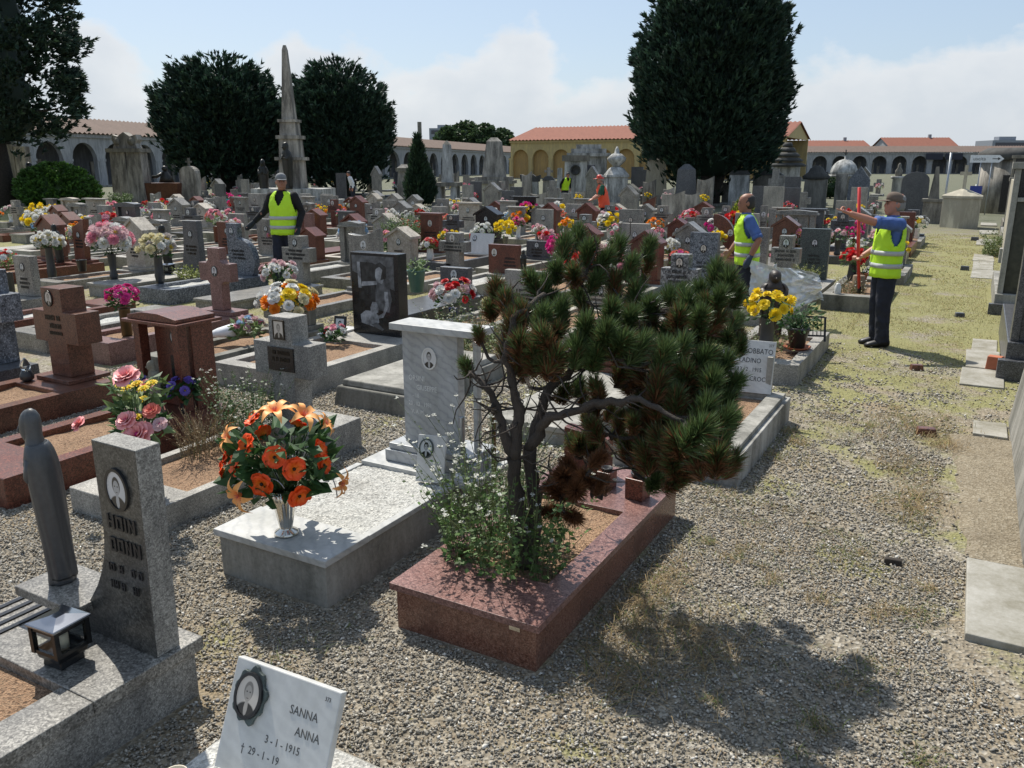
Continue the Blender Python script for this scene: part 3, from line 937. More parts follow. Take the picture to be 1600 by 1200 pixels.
# the plots between them, whose stones are mostly hidden: same kinds of stones
FILL = [('house', 'red'), ('slab', 'lgrey'), ('cross', 'lgrey'), ('house', 'lgrey'), ('flatcap', 'taupe'), ('slab', 'taupe'), ('wave', 'lgrey'), ('cross', 'dgrey'), ('house', 'beige'), ('slab', 'red'), ('low', 'lgrey'), ('cols', 'lgrey'), ('flatcap', 'dgrey')]
XMIN = [0, -8, -12.5, -16.5, -19.5, -25, -28, -28, -29, -29]
fr = random.Random(5)
for r in range(2, 10):
    x = -1.55 if r > 5 else -1.6
    if r == 2: x = -2.75
    while x > XMIN[r]:
        if all(abs(x - t) > 0.98 for t in taken[r]):
            ty, c = fr.choice(FILL)
            if r in (2, 3): ty = fr.choice(['low', 'low', 'none', 'cross'])
            if r in (2, 3) and x > -7: ty = 'low'
            if r == 2 and x < -8.3: ty = 'none'
            w = fr.uniform(0.45, 0.6)
            zt = fr.uniform(0.78, 0.98) if ty != 'low' else fr.uniform(0.5, 0.66)
            if r == 5 and -9 < x < -6: ty = 'low'; zt = 0.55
            grave(r, x + fr.uniform(-0.04, 0.04), w, zt, ty, c)
            taken[r].append(x)
            x -= 1.12
        else:
            x -= 0.12

# ------------------------------------------------------------------ the graves in front, one by one
# A: grey granite stele flaring to the left, dark cast letters
granite('granite_face', (0.03, 0.03, 0.028), (0.085, 0.083, 0.075), (0.16, 0.155, 0.14), rough=0.2, stain=0.4)
def grave_a():
    root = empty('grave', (-2.40, 1.86, 0))           # back right corner of the plot
    def L(x): return x + 2.40
    def Y(y): return y - 1.86
    MB().box(L(-3.30), L(-2.425), Y(-0.4), Y(1.835), -0.03, 0.195).build('plinth', 'granite_rough', root, bev=0.004)
    mb = MB()
    mb.box(L(-2.575), L(-2.40), Y(-0.42), Y(1.40), 0.197, 0.25)
    mb.box(L(-3.32), L(-2.40), Y(1.402), Y(1.86), 0.197, 0.25)
    mb.box(L(-3.32), L(-3.17), Y(-0.42), Y(1.40), 0.197, 0.25)
    mb.build('surround', 'granite_grey', root, bev=0.004)
    link('bed', npmesh('bed', [(L(-3.18), Y(-0.4), 0.205), (L(-2.57), Y(-0.4), 0.2), (L(-2.57), Y(1.41), 0.21), (L(-3.18), Y(1.41), 0.2)], [(0, 1, 2, 3)], 'soil'), root)
    for k in range(4):
        MB().box(L(-3.30 + k * 0.062), L(-3.278 + k * 0.062), Y(1.05), Y(1.76), 0.2505, 0.256).build('inlay_strip', 'granite_black', root)
    # stele: straight right edge, concave left edge
    pr = [(L(-2.425), 0.251), (L(-2.405), 1.06)]
    for i in range(12):
        u = 1 - i / 11
        pr.append((L(-2.645 - 0.30 * max(0, (0.62 - u) / 0.62) ** 2.2), 0.251 + 0.799 * u + (0.012 if i == 0 else 0)))
    sm_ = MB().prism(pr, Y(1.675), Y(1.775)); sm_.m = [0] + [1] * (len(sm_.f) - 1); hs = sm_.build('headstone', ['granite_face', 'granite_rough'], root, bev=0.004)
    MB().box(L(-3.16), L(-2.78), Y(1.60), Y(1.84), 0.345, 0.385).build('shelf', 'granite_grey', root, bev=0.004)
    photo_oval(hs, L(-2.525), Y(1.674), 0.895, 0.165, 'portrait_a', 'frame_black')
    for k, (zz, ww, off) in enumerate([(0.735, 0.20, 0), (0.645, 0.21, 0.005)]):
        worn_letters(L(-2.525), zz, ww, 1, 0.055, Y(1.673), 'letters_dark', hs, 40 + k)
    for k, zz in enumerate((0.56, 0.49)):
        for (xx, ww) in ((-2.62, 0.03), (-2.565, 0.02), (-2.485, 0.07)):
            worn_letters(L(xx), zz, ww, 1, 0.03, Y(1.673), 'letters_dark', hs, int(900 + xx * 100 + k))
    tag(root, 'grey granite stele flaring at the left with dark cast letters, left foreground', 'grave')
    RECTS.append((-3.32, -2.40, -0.42, 1.86, 0.25))
grave_a()

def madonna(name, loc, h, mat, label, rz=0.0, base=None, lean=0.0, slim=.9, cat='statue'):
    """veiled standing figure: one continuous body with veil, folded hands and a long robe"""
    root = empty(name, loc, rz)
    root.scale = (slim, slim, 1)
    s = h
    mb = MB()
    # robe and cloak: rings (z, rx, ry, y offset), front is -y
    prof = [(0.0, .098, .102, 0), (0.015, .104, .108, 0), (0.05, .094, .098, 0), (0.2, .094, .096, 0), (0.4, .108, .104, 0.004), (0.55, .12, .110, 0.006), (0.66, .13, .110, 0.008),
            (0.73, .13, .1, 0.01), (0.785, .11, .082, 0.012), (0.815, .075, .062, 0.006), (0.835, .05, .05, -0.004)]
    n = 28
    vs = []; fs = []
    for (z, rx, ry, oy) in prof:
        for i in range(n):
            a = 2 * math.pi * i / n
            fold = 1 + (0.055 * math.sin(a * 7 + z * 2) + 0.03 * math.sin(a * 11 + 1)) * (1 - z) * (1 if z < 0.75 else 0)
            vs.append((rx * fold * math.cos(a) * s, (oy + ry * fold * math.sin(a)) * s - lean * z * s, z * s))
    for j in range(len(prof) - 1):
        for i in range(n): fs.append((j * n + i, j * n + (i + 1) % n, (j + 1) * n + (i + 1) % n, (j + 1) * n + i))
    fs.append(tuple(range(n - 1, -1, -1)))
    mb.add(vs, fs, True)
    ly = -lean * 0.9 * s - .022 * s
    hp = [(0.79, .042, .046, 0.012), (0.825, .04, .048, 0.0), (0.85, .04, .05, -0.02), (0.875, .05, .062, -0.016), (0.91, .056, .068, -0.01), (0.945, .056, .068, -0.002), (0.975, .044, .055, 0.004), (0.995, .022, .03, 0.006), (1.0, .004, .004, .006)]
    mb.rings([((0, oy * s + ly, z * s), (rx * s, 0, 0), (0, ry * s, 0)) for z, rx, ry, oy in hp], 20)
    body = mb.build('body', mat, root)
    md = body.modifiers.new('r', 'REMESH'); md.mode = 'VOXEL'; md.voxel_size = h * 0.012; md.use_smooth_shade = True
    v = MB()   # veil falling over the shoulders
    v.rings([((0, (0.022) * s + ly, z * s), (rx * s, 0, 0), (0, ry * s, 0)) for z, rx, ry in [(0.72, .122, .088), (0.77, .112, .082), (0.81, .085, .07), (0.85, .066, .058), (0.89, .063, .062), (0.93, .064, .066), (0.965, .056, .06), (0.99, .036, .04), (1.003, .012, .014)]], 22)
    v.build('veil', mat, root)
    ck = []; cf2 = []; nn = 30; zl = [0.03, .15, .3, .45, .58, .68, .745, .79, .815]
    for z in zl:
        rx = float(np.interp(z, [p[0] for p in prof], [p[1] for p in prof])) * 1.05 + .004
        ry = float(np.interp(z, [p[0] for p in prof], [p[2] for p in prof])) * 1.05 + .004
        span = math.radians(232 if z < .6 else 260)
        for i in range(nn + 1):
            an = math.pi / 2 - span / 2 + span * i / nn
            fd = 1 + .07 * math.sin(an * 9 + z * 3) * (1 - z) + .05 * math.sin(an * 5 - z * 4) * (1 - z)
            ck.append((rx * fd * math.cos(an) * s, (.006 + ry * fd * math.sin(an)) * s - lean * z * s, z * s))
    for j in range(len(zl) - 1):
        for i in range(nn): cf2.append((j * (nn + 1) + i, j * (nn + 1) + i + 1, (j + 1) * (nn + 1) + i + 1, (j + 1) * (nn + 1) + i))
    co = MB().add(ck, cf2, True).build('cloak', mat, root)
    md = co.modifiers.new('s', 'SOLIDIFY'); md.thickness = .018 * s; md.offset = 0
    md = co.modifiers.new('ss', 'SUBSURF'); md.levels = 1; md.render_levels = 1
    hnd = MB()
    for sx in (-1, 1):
        hnd.tube([(sx * .11 * s, -.01 * s + ly * .6, .74 * s), (sx * .105 * s, -.05 * s + ly * .5, .64 * s), (sx * .02 * s, -.10 * s + ly * .5, .66 * s)], [.036 * s, .036 * s, .024 * s], 10)
    hnd.tube([(0, -.10 * s + ly * .5, .65 * s), (0, -.108 * s + ly * .5, .695 * s), (0, -.104 * s + ly * .5, .735 * s)], [.024 * s, .02 * s, .006 * s], 8)
    hnd.build('folded_hands', mat, root)
    f = MB(); f.tube([(0, -.078 * s + ly, .91 * s), (0, -.094 * s + ly, .885 * s), (0, -.078 * s + ly, .878 * s)], [.006 * s, .010 * s, .008 * s], 6)
    f.ball((0, -.04 * s + ly, .89 * s), .045 * s, sz=(0.85, 0.9, 1.2))
    f.build('face', mat, root)
    if base:
        MB().lathe([(0.15 * s, -base), (0.15 * s, -base * 0.3), (0.135 * s, 0.004)], 16).build('pedestal', mat, root)
    tag(root, label, cat)
    return root
madonna('statue', (-3.03, 1.72, 0.386), 0.72, 'statue_grey', 'dark grey veiled figure standing on the granite shelf, left foreground', RAD(-56), lean=0.05, slim=.68)

flat('lantern_roof', (.30, .32, .35), .12, .9, .1)
def lantern(loc, s, rz, label):
    root = empty('grave_lantern', loc, rz)
    m = 'lantern_metal'
    MB().taper(0, 0, 0, 0.03, .8 * s, .8 * s, .74 * s, .74 * s).build('foot', m, root, bev=0.003)
    MB().taper(0, 0, 0.031, 0.055, .92 * s, .92 * s, s, s).build('base', m, root, bev=0.003)
    b = MB(); h0, h1 = 0.057, 0.16
    for sx in (-1, 1):
        for sy in (-1, 1):
            b.box(sx * s * .5 - .009, sx * s * .5 + .009, sy * s * .5 - .009, sy * s * .5 + .009, h0, h1)
    for z0, z1 in ((h0, h0 + .014), (h1 - .014, h1)):
        for sg in (-1, 1):
            b.box(-s * .49, s * .49, sg * s * .5 - .006, sg * s * .5 + .006, z0, z1)
            b.box(sg * s * .5 - .006, sg * s * .5 + .006, -s * .49, s * .49, z0, z1)
    b.build('cage', m, root)
    for k in range(4):
        MB().box(-s * .47, s * .47, -s * .5 - .001, -s * .5 + .001, h0 + .012, h1 - .012).build('pane', 'glass_clear', root, rot=(0, 0, k * math.pi / 2))
    r = MB()
    r.taper(0, 0, h1 + .001, h1 + .012, 1.22 * s, 1.22 * s, 1.26 * s, 1.26 * s)
    r.taper(0, 0, h1 + .0125, h1 + .028, 1.24 * s, 1.24 * s, .3 * s, .3 * s)
    r.build('roof', 'lantern_roof', root, bev=0.003)
    MB().lathe([(.2 * s, .056), (.2 * s, .11), (.16 * s, .115)], 14).build('candle', 'wax', root)
    MB().tube([(-s * .5, 0, .11), (-s * .62, 0, .11), (-s * .64, 0, .095)], .004, 6).build('latch', m, root)
    tag(root, label, 'lantern')
lantern((-2.71, 1.50, 0.251), 0.122, RAD(4), 'square dark metal grave lantern with glass panes, left foreground')

# B: white gravel plot with the leaning plaque
def grave_b():
    root = empty('grave', (-1.64, 1.76, 0))
    V = []; F = []; nx, ny = 24, 40
    for j in range(ny + 1):
        for i in range(nx + 1):
            x = -0.38 + 0.76 * i / nx; y = -1.9 + 1.9 * j / ny
            e = min(1, min(i, nx - i, ny - j) / 1.2)
            V.append((x, y, 0.10 + 0.06 * e + 0.006 * noise.noise((x * 40, y * 40, 1))))
    for j in range(ny):
        for i in range(nx):
            q = j * (nx + 1) + i; F.append((q, q + 1, q + nx + 2, q + nx + 1))
    link('bed', npmesh('bed', V, F, 'white_gravel', smooth=True), root)
    MB().box(-.385, .385, -1.9, .003, -0.03, 0.105).build('surround', 'concrete', root, bev=0.006)
    # plaque leaning back, turned a little
    T = Matrix.Translation((-0.045, -0.275, 0.165)) @ Matrix.Rotation(RAD(2), 4, 'Z') @ Matrix.Rotation(RAD(-24), 4, 'X')
    p = MB().box(-.215, .205, -.014, .014, -.04, .33).build('plaque', 'marble_white', root, bev=0.004)
    p.matrix_local = T
    fr = []
    n = 40
    for i in range(n):
        a = 2 * math.pi * i / n
        k = 1 + 0.08 * math.sin(a * 9) + 0.05 * math.sin(a * 5 + 1)
        fr.append((0.062 * k * math.cos(a), 0.085 * k * math.sin(a)))
    f = MB().prism([(a - .125, b + .232) for a, b in fr], -.028, -.0145)
    f.build('portrait_wreath', 'frame_bronze', p, bev=0.002)
    photo_oval(p, -.125, -.028, .232, .145, 'portrait_b', 'frame_black')
    for (t, x, z, sz) in [('SANNA', .03, .222, .038), ('ANNA', .066, .165, .038), ('3 - 1 - 1915', -.04, .112, .034), ('\u2020  29 - 1 - 19', -.125, .062, .034), ('373', .15, .292, .018)]:
        textobj(t, sz, 'letters_engraved', p, (x, -.0146, z), extrude=0.0006, sx=0.86)
    tag(root, 'white gravel plot with a leaning marble plaque lettered SANNA ANNA, bottom foreground', 'grave')
    RECTS.append((-2.03, -1.26, -0.2, 1.76, 0.16))
    cup = empty('cup', (-1.90, 1.32, 0.16))
    MB().lathe([(.028, 0), (.036, .07), (.038, .071), (.034, .066), (.026, .01)], 18).build('shell', 'wax', cup)
    tag(cup, 'small cream plastic cup beside the leaning white plaque', 'cup')
grave_b()

# C: polished red granite box with earth opening
def grave_c():
    root = empty('grave', (-1.69, 4.40, 0))
    w, l, h = 0.74, 1.82, 0.225
    x0, x1 = -w / 2, w / 2
    MB().box(x0 + .022, x1 - .022, -l + .022, -.022, -.03, h - .034).build('surround', 'granite_red', root, bev=0.003)
    a0, a1, b0, b1 = x0 + .115, x1 - .125, -l + .33, -0.60
    o = [(x0, -l), (x1, -l), (x1, 0), (x0, 0)]; i = [(a0, b0), (a1, b0), (a1, b1), (a0, b1)]
    vs = [(x, y, h - .032) for x, y in o] + [(x, y, h) for x, y in o] + [(x, y, h) for x, y in i] + [(x, y, h - .032) for x, y in i]
    fs = []
    for k in range(4):
        n = (k + 1) % 4
        fs += [(k, n, 4 + n, 4 + k), (4 + k, 4 + n, 8 + n, 8 + k), (8 + k, 8 + n, 12 + n, 12 + k), (12 + k, 12 + n, n, k)]
    MB().add(vs, fs).build('cover_slab', 'granite_pink', root, bev=0.002)
    root.children[-1].data.materials[0] = MATS['granite_cover']
    V = []; F = []; nx, ny = 14, 22
    for j in range(ny + 1):
        for q in range(nx + 1):
            x = a0 - .01 + (a1 - a0 + .02) * q / nx; y = b0 - .01 + (b1 - b0 + .02) * j / ny
            V.append((x, y, h - 0.026 + .02 * noise.noise((x * 8, y * 8, 3))))
    for j in range(ny):
        for q in range(nx):
            k = j * (nx + 1) + q; F.append((k, k + 1, k + nx + 2, k + nx + 1))
    link('bed', npmesh('bed', V, F, 'soil', smooth=True), root)
    hs = MB().prism([(-.30, h + .002), (-.02, h + .002), (-.02, .46), (-.30, .5)], -.2, -.11).build('headstone', 'granite_red', root, bev=0.004)
    MB().box(.225, .275, -l + .019, -l + .0219, h - .062, h - .044).build('maker_plate', 'steel', root)
    tag(root, 'polished red granite box grave planted with a pine, in the centre foreground', 'grave')
    RECTS.append((-2.06, -1.32, 2.58, 4.40, 0.225))
    for (x, y, s, label) in [(-1.45, 4.02, .105, 'square red granite vase with metal cup at the back right of the pine grave'), (-1.66, 4.08, .085, 'slim red granite vase under the pine, left of the square vase')]:
        v = empty('grave_vase', (x, y, h + .001), RAD(-6))
        MB().taper(0, 0, 0, s * 1.15, s, s, s * 1.02, s * 1.02).build('body', 'granite_red', v, bev=0.004)
        MB().lathe([(s * .36, s * 1.151), (s * .36, s * 1.32), (s * .4, s * 1.33), (s * .4, s * 1.38), (s * .33, s * 1.38), (s * .3, s * 1.2)], 18).build('cup', 'vase_dark', v)
        tag(v, label, 'vase')
m_, nt_, b_ = newmat('granite_cover')
granite('granite_cover', (0.10, 0.042, 0.028), (0.20, 0.088, 0.058), (0.30, 0.165, 0.12), rough=0.15, scale=230)
grave_c()

# D: white gravel plot, grey veined marble stele with a cap on a slab and a thin post
def grave_d():
    root = empty('grave', (-2.77, 3.82, 0))
    def bx(x0, x1, y0, y1, z0, z1, name, mat, par=root, bev=.004):
        return MB().box(x0 + 2.77, x1 + 2.77, y0 - 3.82, y1 - 3.82, z0, z1).build(name, mat, par, bev=bev)
    bx(-3.115, -2.425, 2.575, 4.10, -.03, .213, 'plinth', 'concrete')
    bx(-3.135, -2.405, 2.555, 2.875, .215, .25, 'front_slab', 'marble_dull')
    bx(-3.13, -3.085, 2.877, 3.66, .2135, .243, 'kerb', 'marble_dull')
    bx(-2.455, -2.41, 2.877, 3.66, .2135, .243, 'kerb', 'marble_dull')
    V = []; F = []; nx, ny = 36, 44
    for j in range(ny + 1):
        for i in range(nx + 1):
            x = -3.086 + .632 * i / nx; y = 2.876 + .79 * j / ny
            V.append((x + 2.77, y - 3.82, .236 + .012 * noise.noise((x * 45, y * 45, 5)) + .006 * noise.noise((x * 6, y * 6, 1))))
    for j in range(ny):
        for i in range(nx):
            q = j * (nx + 1) + i; F.append((q, q + 1, q + nx + 2, q + nx + 1))
    link('bed', npmesh('bed', V, F, 'white_gravel'), root)
    bx(-3.10, -2.30, 3.662, 4.12, .215, .262, 'base_plate', 'marble_dull')
    bx(-2.97, -2.34, 3.735, 4.04, .264, .335, 'base', 'marble_grey')
    bx(-2.95, -2.36, 3.75, 4.02, .337, .375, 'base', 'marble_grey')
    hs = bx(-2.885, -2.495, 3.83, 3.90, .377, 1.07, 'headstone', 'marble_grey')
    bx(-2.40, -2.37, 3.84, 3.885, .377, 1.07, 'post', 'marble_dull')
    bx(-2.925, -2.335, 3.76, 3.97, 1.072, 1.112, 'cap', 'marble_dull')
    photo_oval(hs, 0.08, .0095, .91, .135, 'portrait_a', 'ceramic')
    for (t, x, z, s) in [('ORSINI', -.075, .765, .046), ('GIUSEPPE', -.02, .71, .044), ('- 18', -.05, .66, .038), ('20 . 12 . 1981', -.08, .61, .038), ('V. A. M.', -.06, .56, .036)]:
        textobj(t, s, 'letters_pale', hs, (x, .009, z), extrude=.0006, sx=.8)
    tag(root, 'white gravel grave with a veined grey marble stele and flat cap, left of the pine', 'grave')
    RECTS.append((-3.13, -2.4, 2.55, 4.12, 0.25))
    p = empty('plaque', (-2.55, 3.60, .245), RAD(14))
    b = MB().box(-.085, .085, -.01, .01, 0, .27).build('tablet', 'marble_white', p, rot=(RAD(-16), 0, 0), bev=.003)
    photo_oval(p, -.03, .04, .19, .115, 'portrait_c', 'frame_bronze', tilt=RAD(-16))
    tag(p, 'small white tablet with oval portrait leaning against the veined marble stele', 'plaque')
    for (x, y, h, mt, lb) in [(-2.40, 3.72, .36, 'galv', 'tall thin metal tube standing right of the veined marble stele'), (-2.30, 3.90, .40, 'vase_bronze', 'tall copper candle tube on a white foot behind the pine')]:
        t = empty('flower_tube', (x, y, .262 if x < -2.35 else 0))
        z = 0 if x < -2.35 else .0
        MB().lathe([(.014, z), (.014, h + (0.26 if z == 0 and x > -2.35 else 0)), (.018, h + .005 + (0.26 if x > -2.35 else 0))], 12).build('tube', mt, t)
        MB().lathe([(.045, 0), (.045, .02), (.02, .025)], 14).build('foot', 'vase_white', t)
        tag(t, lb, 'tube')
grave_d()

# E: pale kerb with orange earth and a grey stone cross
def grave_e():
    root = empty('grave', (-4.14, 4.10, 0))
    surround(root, .74, 1.42, .155, 'serizzo', 'soil', bw=.07, front=.30, back=.16)
    MB().box(-.33, .40, -.12, .34, -.03, .225).build('base', 'granite_rough', root, bev=.006)
    a = .115
    a = .105
    pr = [(-a, .227), (a, .227), (a, .56), (.265, .56), (.265, .80), (a, .80), (a, .985), (-a, .985), (-a, .80), (-.265, .80), (-.265, .56), (-a, .56)]
    hs = MB().prism(pr, .0, .17).build('headstone', 'granite_rough', root, bev=.006)
    MB().box(-.12, .12, -.012, -.001, .60, .77).build('name_plate', 'granite_black', hs, bev=.002)
    photo_oval(hs, -.005, -.001, .895, .14, 'portrait_b', 'letters_bronze', shape='rect')
    worn_letters(0, .72, .2, 2, .028, -.0125, 'letters_bronze', hs, 3)
    tag(root, 'pale kerbed grave of orange earth with a rough grey stone cross', 'grave')
    RECTS.append((-4.51, -3.77, 2.68, 4.44, .155))
grave_e()

# F: red granite grave with a two-pillar temple headstone, statuette in front
def grave_f():
    root = empty('grave', (-5.24, 4.05, 0))
    surround(root, .78, 1.55, .2, 'granite_red', 'soil', bw=.11, front=.40, back=.38)
    w, z0 = .50, .202
    for sx in (-1, 1):
        MB().box(sx * .215 - .035, sx * .215 + .035, -.12, -.04, z0, .86).build('pillar', 'granite_red', root, bev=.003)
    hs = MB().box(-.16, .25, .0, .20, z0, .86).build('headstone', 'granite_red', root, bev=.003)
    MB().box(.0, .16, -.006, -.0005, .36, .6).build('niche_plate', 'granite_black', hs)
    MB().box(-.31, .31, -.17, .25, .862, .885).build('lintel', 'granite_red', root, bev=.003)
    MB().prism([(-.27, .887), (.27, .887), (.27, .915), (.08, .945), (-.1, .945), (-.27, .915)], -.14, .22).build('roof_slab', 'granite_red', root, bev=.003)
    photo_oval(hs, .06, -.001, .745, .115, 'portrait_a', 'frame_black')
    tag(root, 'red granite grave with a pillared temple headstone and oval portrait', 'grave')
    RECTS.append((-5.63, -4.85, 2.5, 4.27, .2))
grave_f()
madonna('statuette', (-5.14, 3.80, .203), .42, 'statue_stone', 'weathered stone statuette in front of the red temple headstone', RAD(-25))

# G: brown granite block cross
def grave_g():
    root = empty('grave', (-6.75, 4.1, 0))
    surround(root, .82, 1.6, .2, 'granite_brown', 'soil', bw=.12, front=.4, back=.36)
    MB().box(-.23, .23, -.09, .30, .202, .235).build('base', 'granite_brown', root, bev=.003)
    a = .135
    pr = [(-a, .237), (a, .237), (a, .53), (.30, .53), (.30, .80), (a, .80), (a, 1.0), (-a, 1.0), (-a, .80), (-.30, .80), (-.30, .53), (-a, .53)]
    hs = MB().prism(pr, .0, .22).build('headstone', 'granite_brown', root, bev=.004)
    photo_oval(hs, -.03, -.001, .91, .14, 'portrait_b', 'frame_black')
    worn_letters(-.02, .725, .26, 1, .042, -.001, 'letters_bronze', hs, 71)
    worn_letters(.0, .655, .2, 1, .042, -.001, 'letters_bronze', hs, 72)
    worn_letters(.0, .60, .22, 1, .028, -.001, 'letters_bronze', hs, 73)
    tag(root, 'brown granite block cross with cast letters on a brown slab, left', 'grave')
    RECTS.append((-7.16, -6.34, 2.5, 4.32, .2))
grave_g()
# H: blue-grey cross at the left edge
def grave_h():
    root = empty('grave', (-7.85, 4.1, 0))
    surround(root, .8, 1.6, .22, 'granite_dark', 'soil', bw=.12, front=.3, back=.36)
    hs, (px, pz), (lx, lz, lw) = headstone(root, 'cross', .62, .86, .222, 'granite_blue', True, 4, t=.2)
    photo_oval(hs, px, -.001, pz, .12)
    worn_letters(lx, lz, lw, 2, .04, -.001, 'letters_dark', hs, 81)
    tag(root, 'blue-grey granite cross on a dark slab cut by the left edge', 'grave')
    RECTS.append((-8.25, -7.45, 2.5, 4.32, .22))
grave_h()

# I: moulded concrete kerb with a tilted white plaque, behind the pine on the path side
def grave_i():
    root = empty('grave', (-1.56, 6.62, 0))
    w, l = .86, 1.64
    x0, x1 = -w / 2, w / 2
    def ring(name, a, z0, z1, th, mat):
        mb = MB()
        o = [(x0 + a, -l + a), (x1 - a, -l + a), (x1 - a, -a), (x0 + a, -a)]
        i = [(x0 + a + th, -l + a + th), (x1 - a - th, -l + a + th), (x1 - a - th, -a - th), (x0 + a + th, -a - th)]
        vs = [(x, y, z0) for x, y in o] + [(x, y, z1) for x, y in o] + [(x, y, z1) for x, y in i] + [(x, y, z0) for x, y in i]
        fs = []
        for k in range(4):
            n = (k + 1) % 4
            fs += [(k, n, 4 + n, 4 + k), (4 + k, 4 + n, 8 + n, 8 + k), (8 + k, 8 + n, 12 + n, 12 + k)]
        mb.add(vs, fs).build(name, mat, root, bev=.006)
    ring('surround', 0, -.03, .20, .16, 'concrete_kerb')
    ring('moulding', .035, .202, .235, .12, 'concrete')
    link('bed', npmesh('bed', [(x0 + .14, -l + .14, .17), (x1 - .14, -l + .14, .18), (x1 - .14, -.14, .185), (x0 + .14, -.14, .175)], [(0, 1, 2, 3)], 'soil'), root)
    p = MB().box(-.21, .20, -.012, .012, 0, .42).build('plaque', 'marble_white', root, bev=.003)
    p.location = (.10, -.16, .236); p.rotation_euler = (RAD(-14), 0, RAD(4))
    for (t, x, z, s) in [('GOBBATO', .185, .315, .06), ('LADINO', .10, .24, .056), ('13 . 2 . 1915', .11, .17, .046), ('CROCI', .16, .095, .054), ('377', .185, .375, .032)]:
        textobj(t, s, 'letters_dark', p, (x, -.0126, z), extrude=.0008, align='RIGHT', sx=.82)
    MB().box(.15, .19, .02, .10, -.0, .30).build('plaque_prop', 'concrete', root, loc=(.10, -.16, .236), rot=(0, 0, 0))
    tag(root, 'stained concrete kerb with mouldings and a tilted white plaque, right of the pine', 'grave')
    RECTS.append((-1.99, -1.13, 4.98, 6.62, .2))
stone('concrete_kerb', (0.42, 0.41, 0.38), (0.10, 0.095, 0.08), 0.62)
grave_i()
# J: blackened low kerb
def grave_j():
    root = empty('grave', (-4.25, 6.75, 0))
    MB().taper(0, -.78, -.03, .17, .82, 1.6, .76, 1.54).build('surround', 'concrete_dirty', root, bev=.012)
    MB().taper(0, -.78, .172, .225, .7, 1.48, .68, 1.46).build('cover_slab', 'concrete', root, bev=.01)
    tag(root, 'low blackened concrete grave slab without headstone, behind the veined stele', 'grave')
    RECTS.append((-4.66, -3.84, 5.2, 6.75, .225))
grave_j()
# K: black granite slab etched with a figure
def grave_k():
    root = empty('grave', (-5.55, 6.9, 0))
    surround(root, 1.05, 1.75, .22, 'serizzo', 'soil', bw=.12, front=.16, back=.5)
    hs = MB().box(-.30, .33, .0, .16, .222, 1.10).build('headstone', 'granite_black', root, bev=.004)
    y = -.0012
    e = MB(); e.prism([(-.28, .26), (.28, .26), (.28, 1.075), (-.28, 1.075)], y, y + .0008); e.build('etched_ground', 'etch_dark', hs)
    def poly(pts, name, mat, d):
        MB().prism(pts, y - d, y).build(name, mat, hs)
    poly([(-.28, .90), (.28, .72), (.28, 1.07), (-.28, 1.07)], 'etched_sky', 'etch_mid', .0006)
    poly([(-.2, .72), (-.16, .72), (-.17, 1.0), (-.21, 1.0)], 'etched_post', 'etch_light', .0012)
    poly([(-.18, .60), (.1, .56), (.12, .95), (.0, 1.0), (-.17, 1.0)], 'etched_cloth', 'etch_dark2', .001)
    for k in range(4): poly([(-.15 + k * .06, .64 + k * .03), (-.142 + k * .06, .66), (-.125 + k * .055, .9 + .02 * k), (-.137 + k * .055, .93)], 'etched_fold', 'etch_fold', .0014)
    poly([(.02, .5), (.2, .48), (.24, .62), (.2, .82), (.12, .84), (.03, .78)], 'etched_robe', 'etch_mid', .0014)
    poly([(.05, .80), (.12, .78), (.15, .84), (.14, .94), (.09, .97), (.04, .93), (.03, .86)], 'etched_head', 'etch_light', .0018)
    poly([(.10, .82), (.17, .84), (.18, .96), (.10, 1.01), (.03, .98), (.02, .93), (.09, .96), (.13, .93)], 'etched_hair', 'etch_dark2', .0021)
    poly([(-.16, .74), (.05, .77), (.06, .81), (-.15, .79)], 'etched_arm', 'etch_light', .0021)
    poly([(.14, .70), (.19, .70), (.2, .55), (.12, .42), (.04, .40), (.05, .43), (.12, .47), (.15, .56)], 'etched_arm', 'etch_light', .0022)
    poly([(-.18, .34), (-.02, .31), (.06, .36), (.05, .44), (-.02, .48), (-.12, .48), (-.19, .43)], 'etched_lamb', 'etch_light', .0017)
    poly([(-.05, .46), (.0, .44), (.05, .47), (.06, .52), (.03, .58), (-.02, .58), (-.05, .52)], 'etched_lamb_head', 'etch_light', .002)
    poly([(-.05, .33), (.02, .30), (.1, .27), (.12, .29), (.03, .36)], 'etched_legs', 'etch_mid', .0019)
    MB().box(-.52, -.34, -.35, .15, .222, .245).build('side_slab', 'marble_white', root, bev=.003)
    tag(root, 'upright black granite slab etched with a kneeling figure and a lamb', 'grave')
    RECTS.append((-6.08, -5.02, 5.15, 7.12, .22))
    f = empty('photo_frame', (-5.90, 6.72, .222), RAD(8))
    MB().box(-.075, .075, -.008, .008, 0, .2).build('frame', 'frame_black', f, rot=(RAD(-12), 0, 0), bev=.003)
    ph = MB().box(-.05, .05, -.0095, -.0085, .03, .17).build('portrait', 'portrait_c', f, rot=(RAD(-12), 0, 0))
    tag(f, 'black framed portrait standing left of the etched black slab', 'photo frame')
for nm, c in (('etch_fold', .045), ('etch_dark', .018), ('etch_dark2', .03), ('etch_mid', .11), ('etch_light', .30)):
    flat(nm, (c * .85, c * .9, c * .95), .25, var=.6)
grave_k()
# L: neighbour to the left with a low kerb
g = grave(2, -6.75, .5, .55, 'low', 'dirty', kerb='dirty', bed='soil', letters=False, photo=False)
# kerb by the path with a worn stone, tree stump and pots
g = grave(5, -1.45, .5, .5, 'none', 'dirty', kerb='dirty', bed='soil', l=2.2, gw=.72)
# yellow-flower grave
g = grave(3, -1.68, .5, .5, 'none', 'taupe', y=9.35, kerb='taupe', bed='soil', l=1.6, gw=.8, kh=.2)
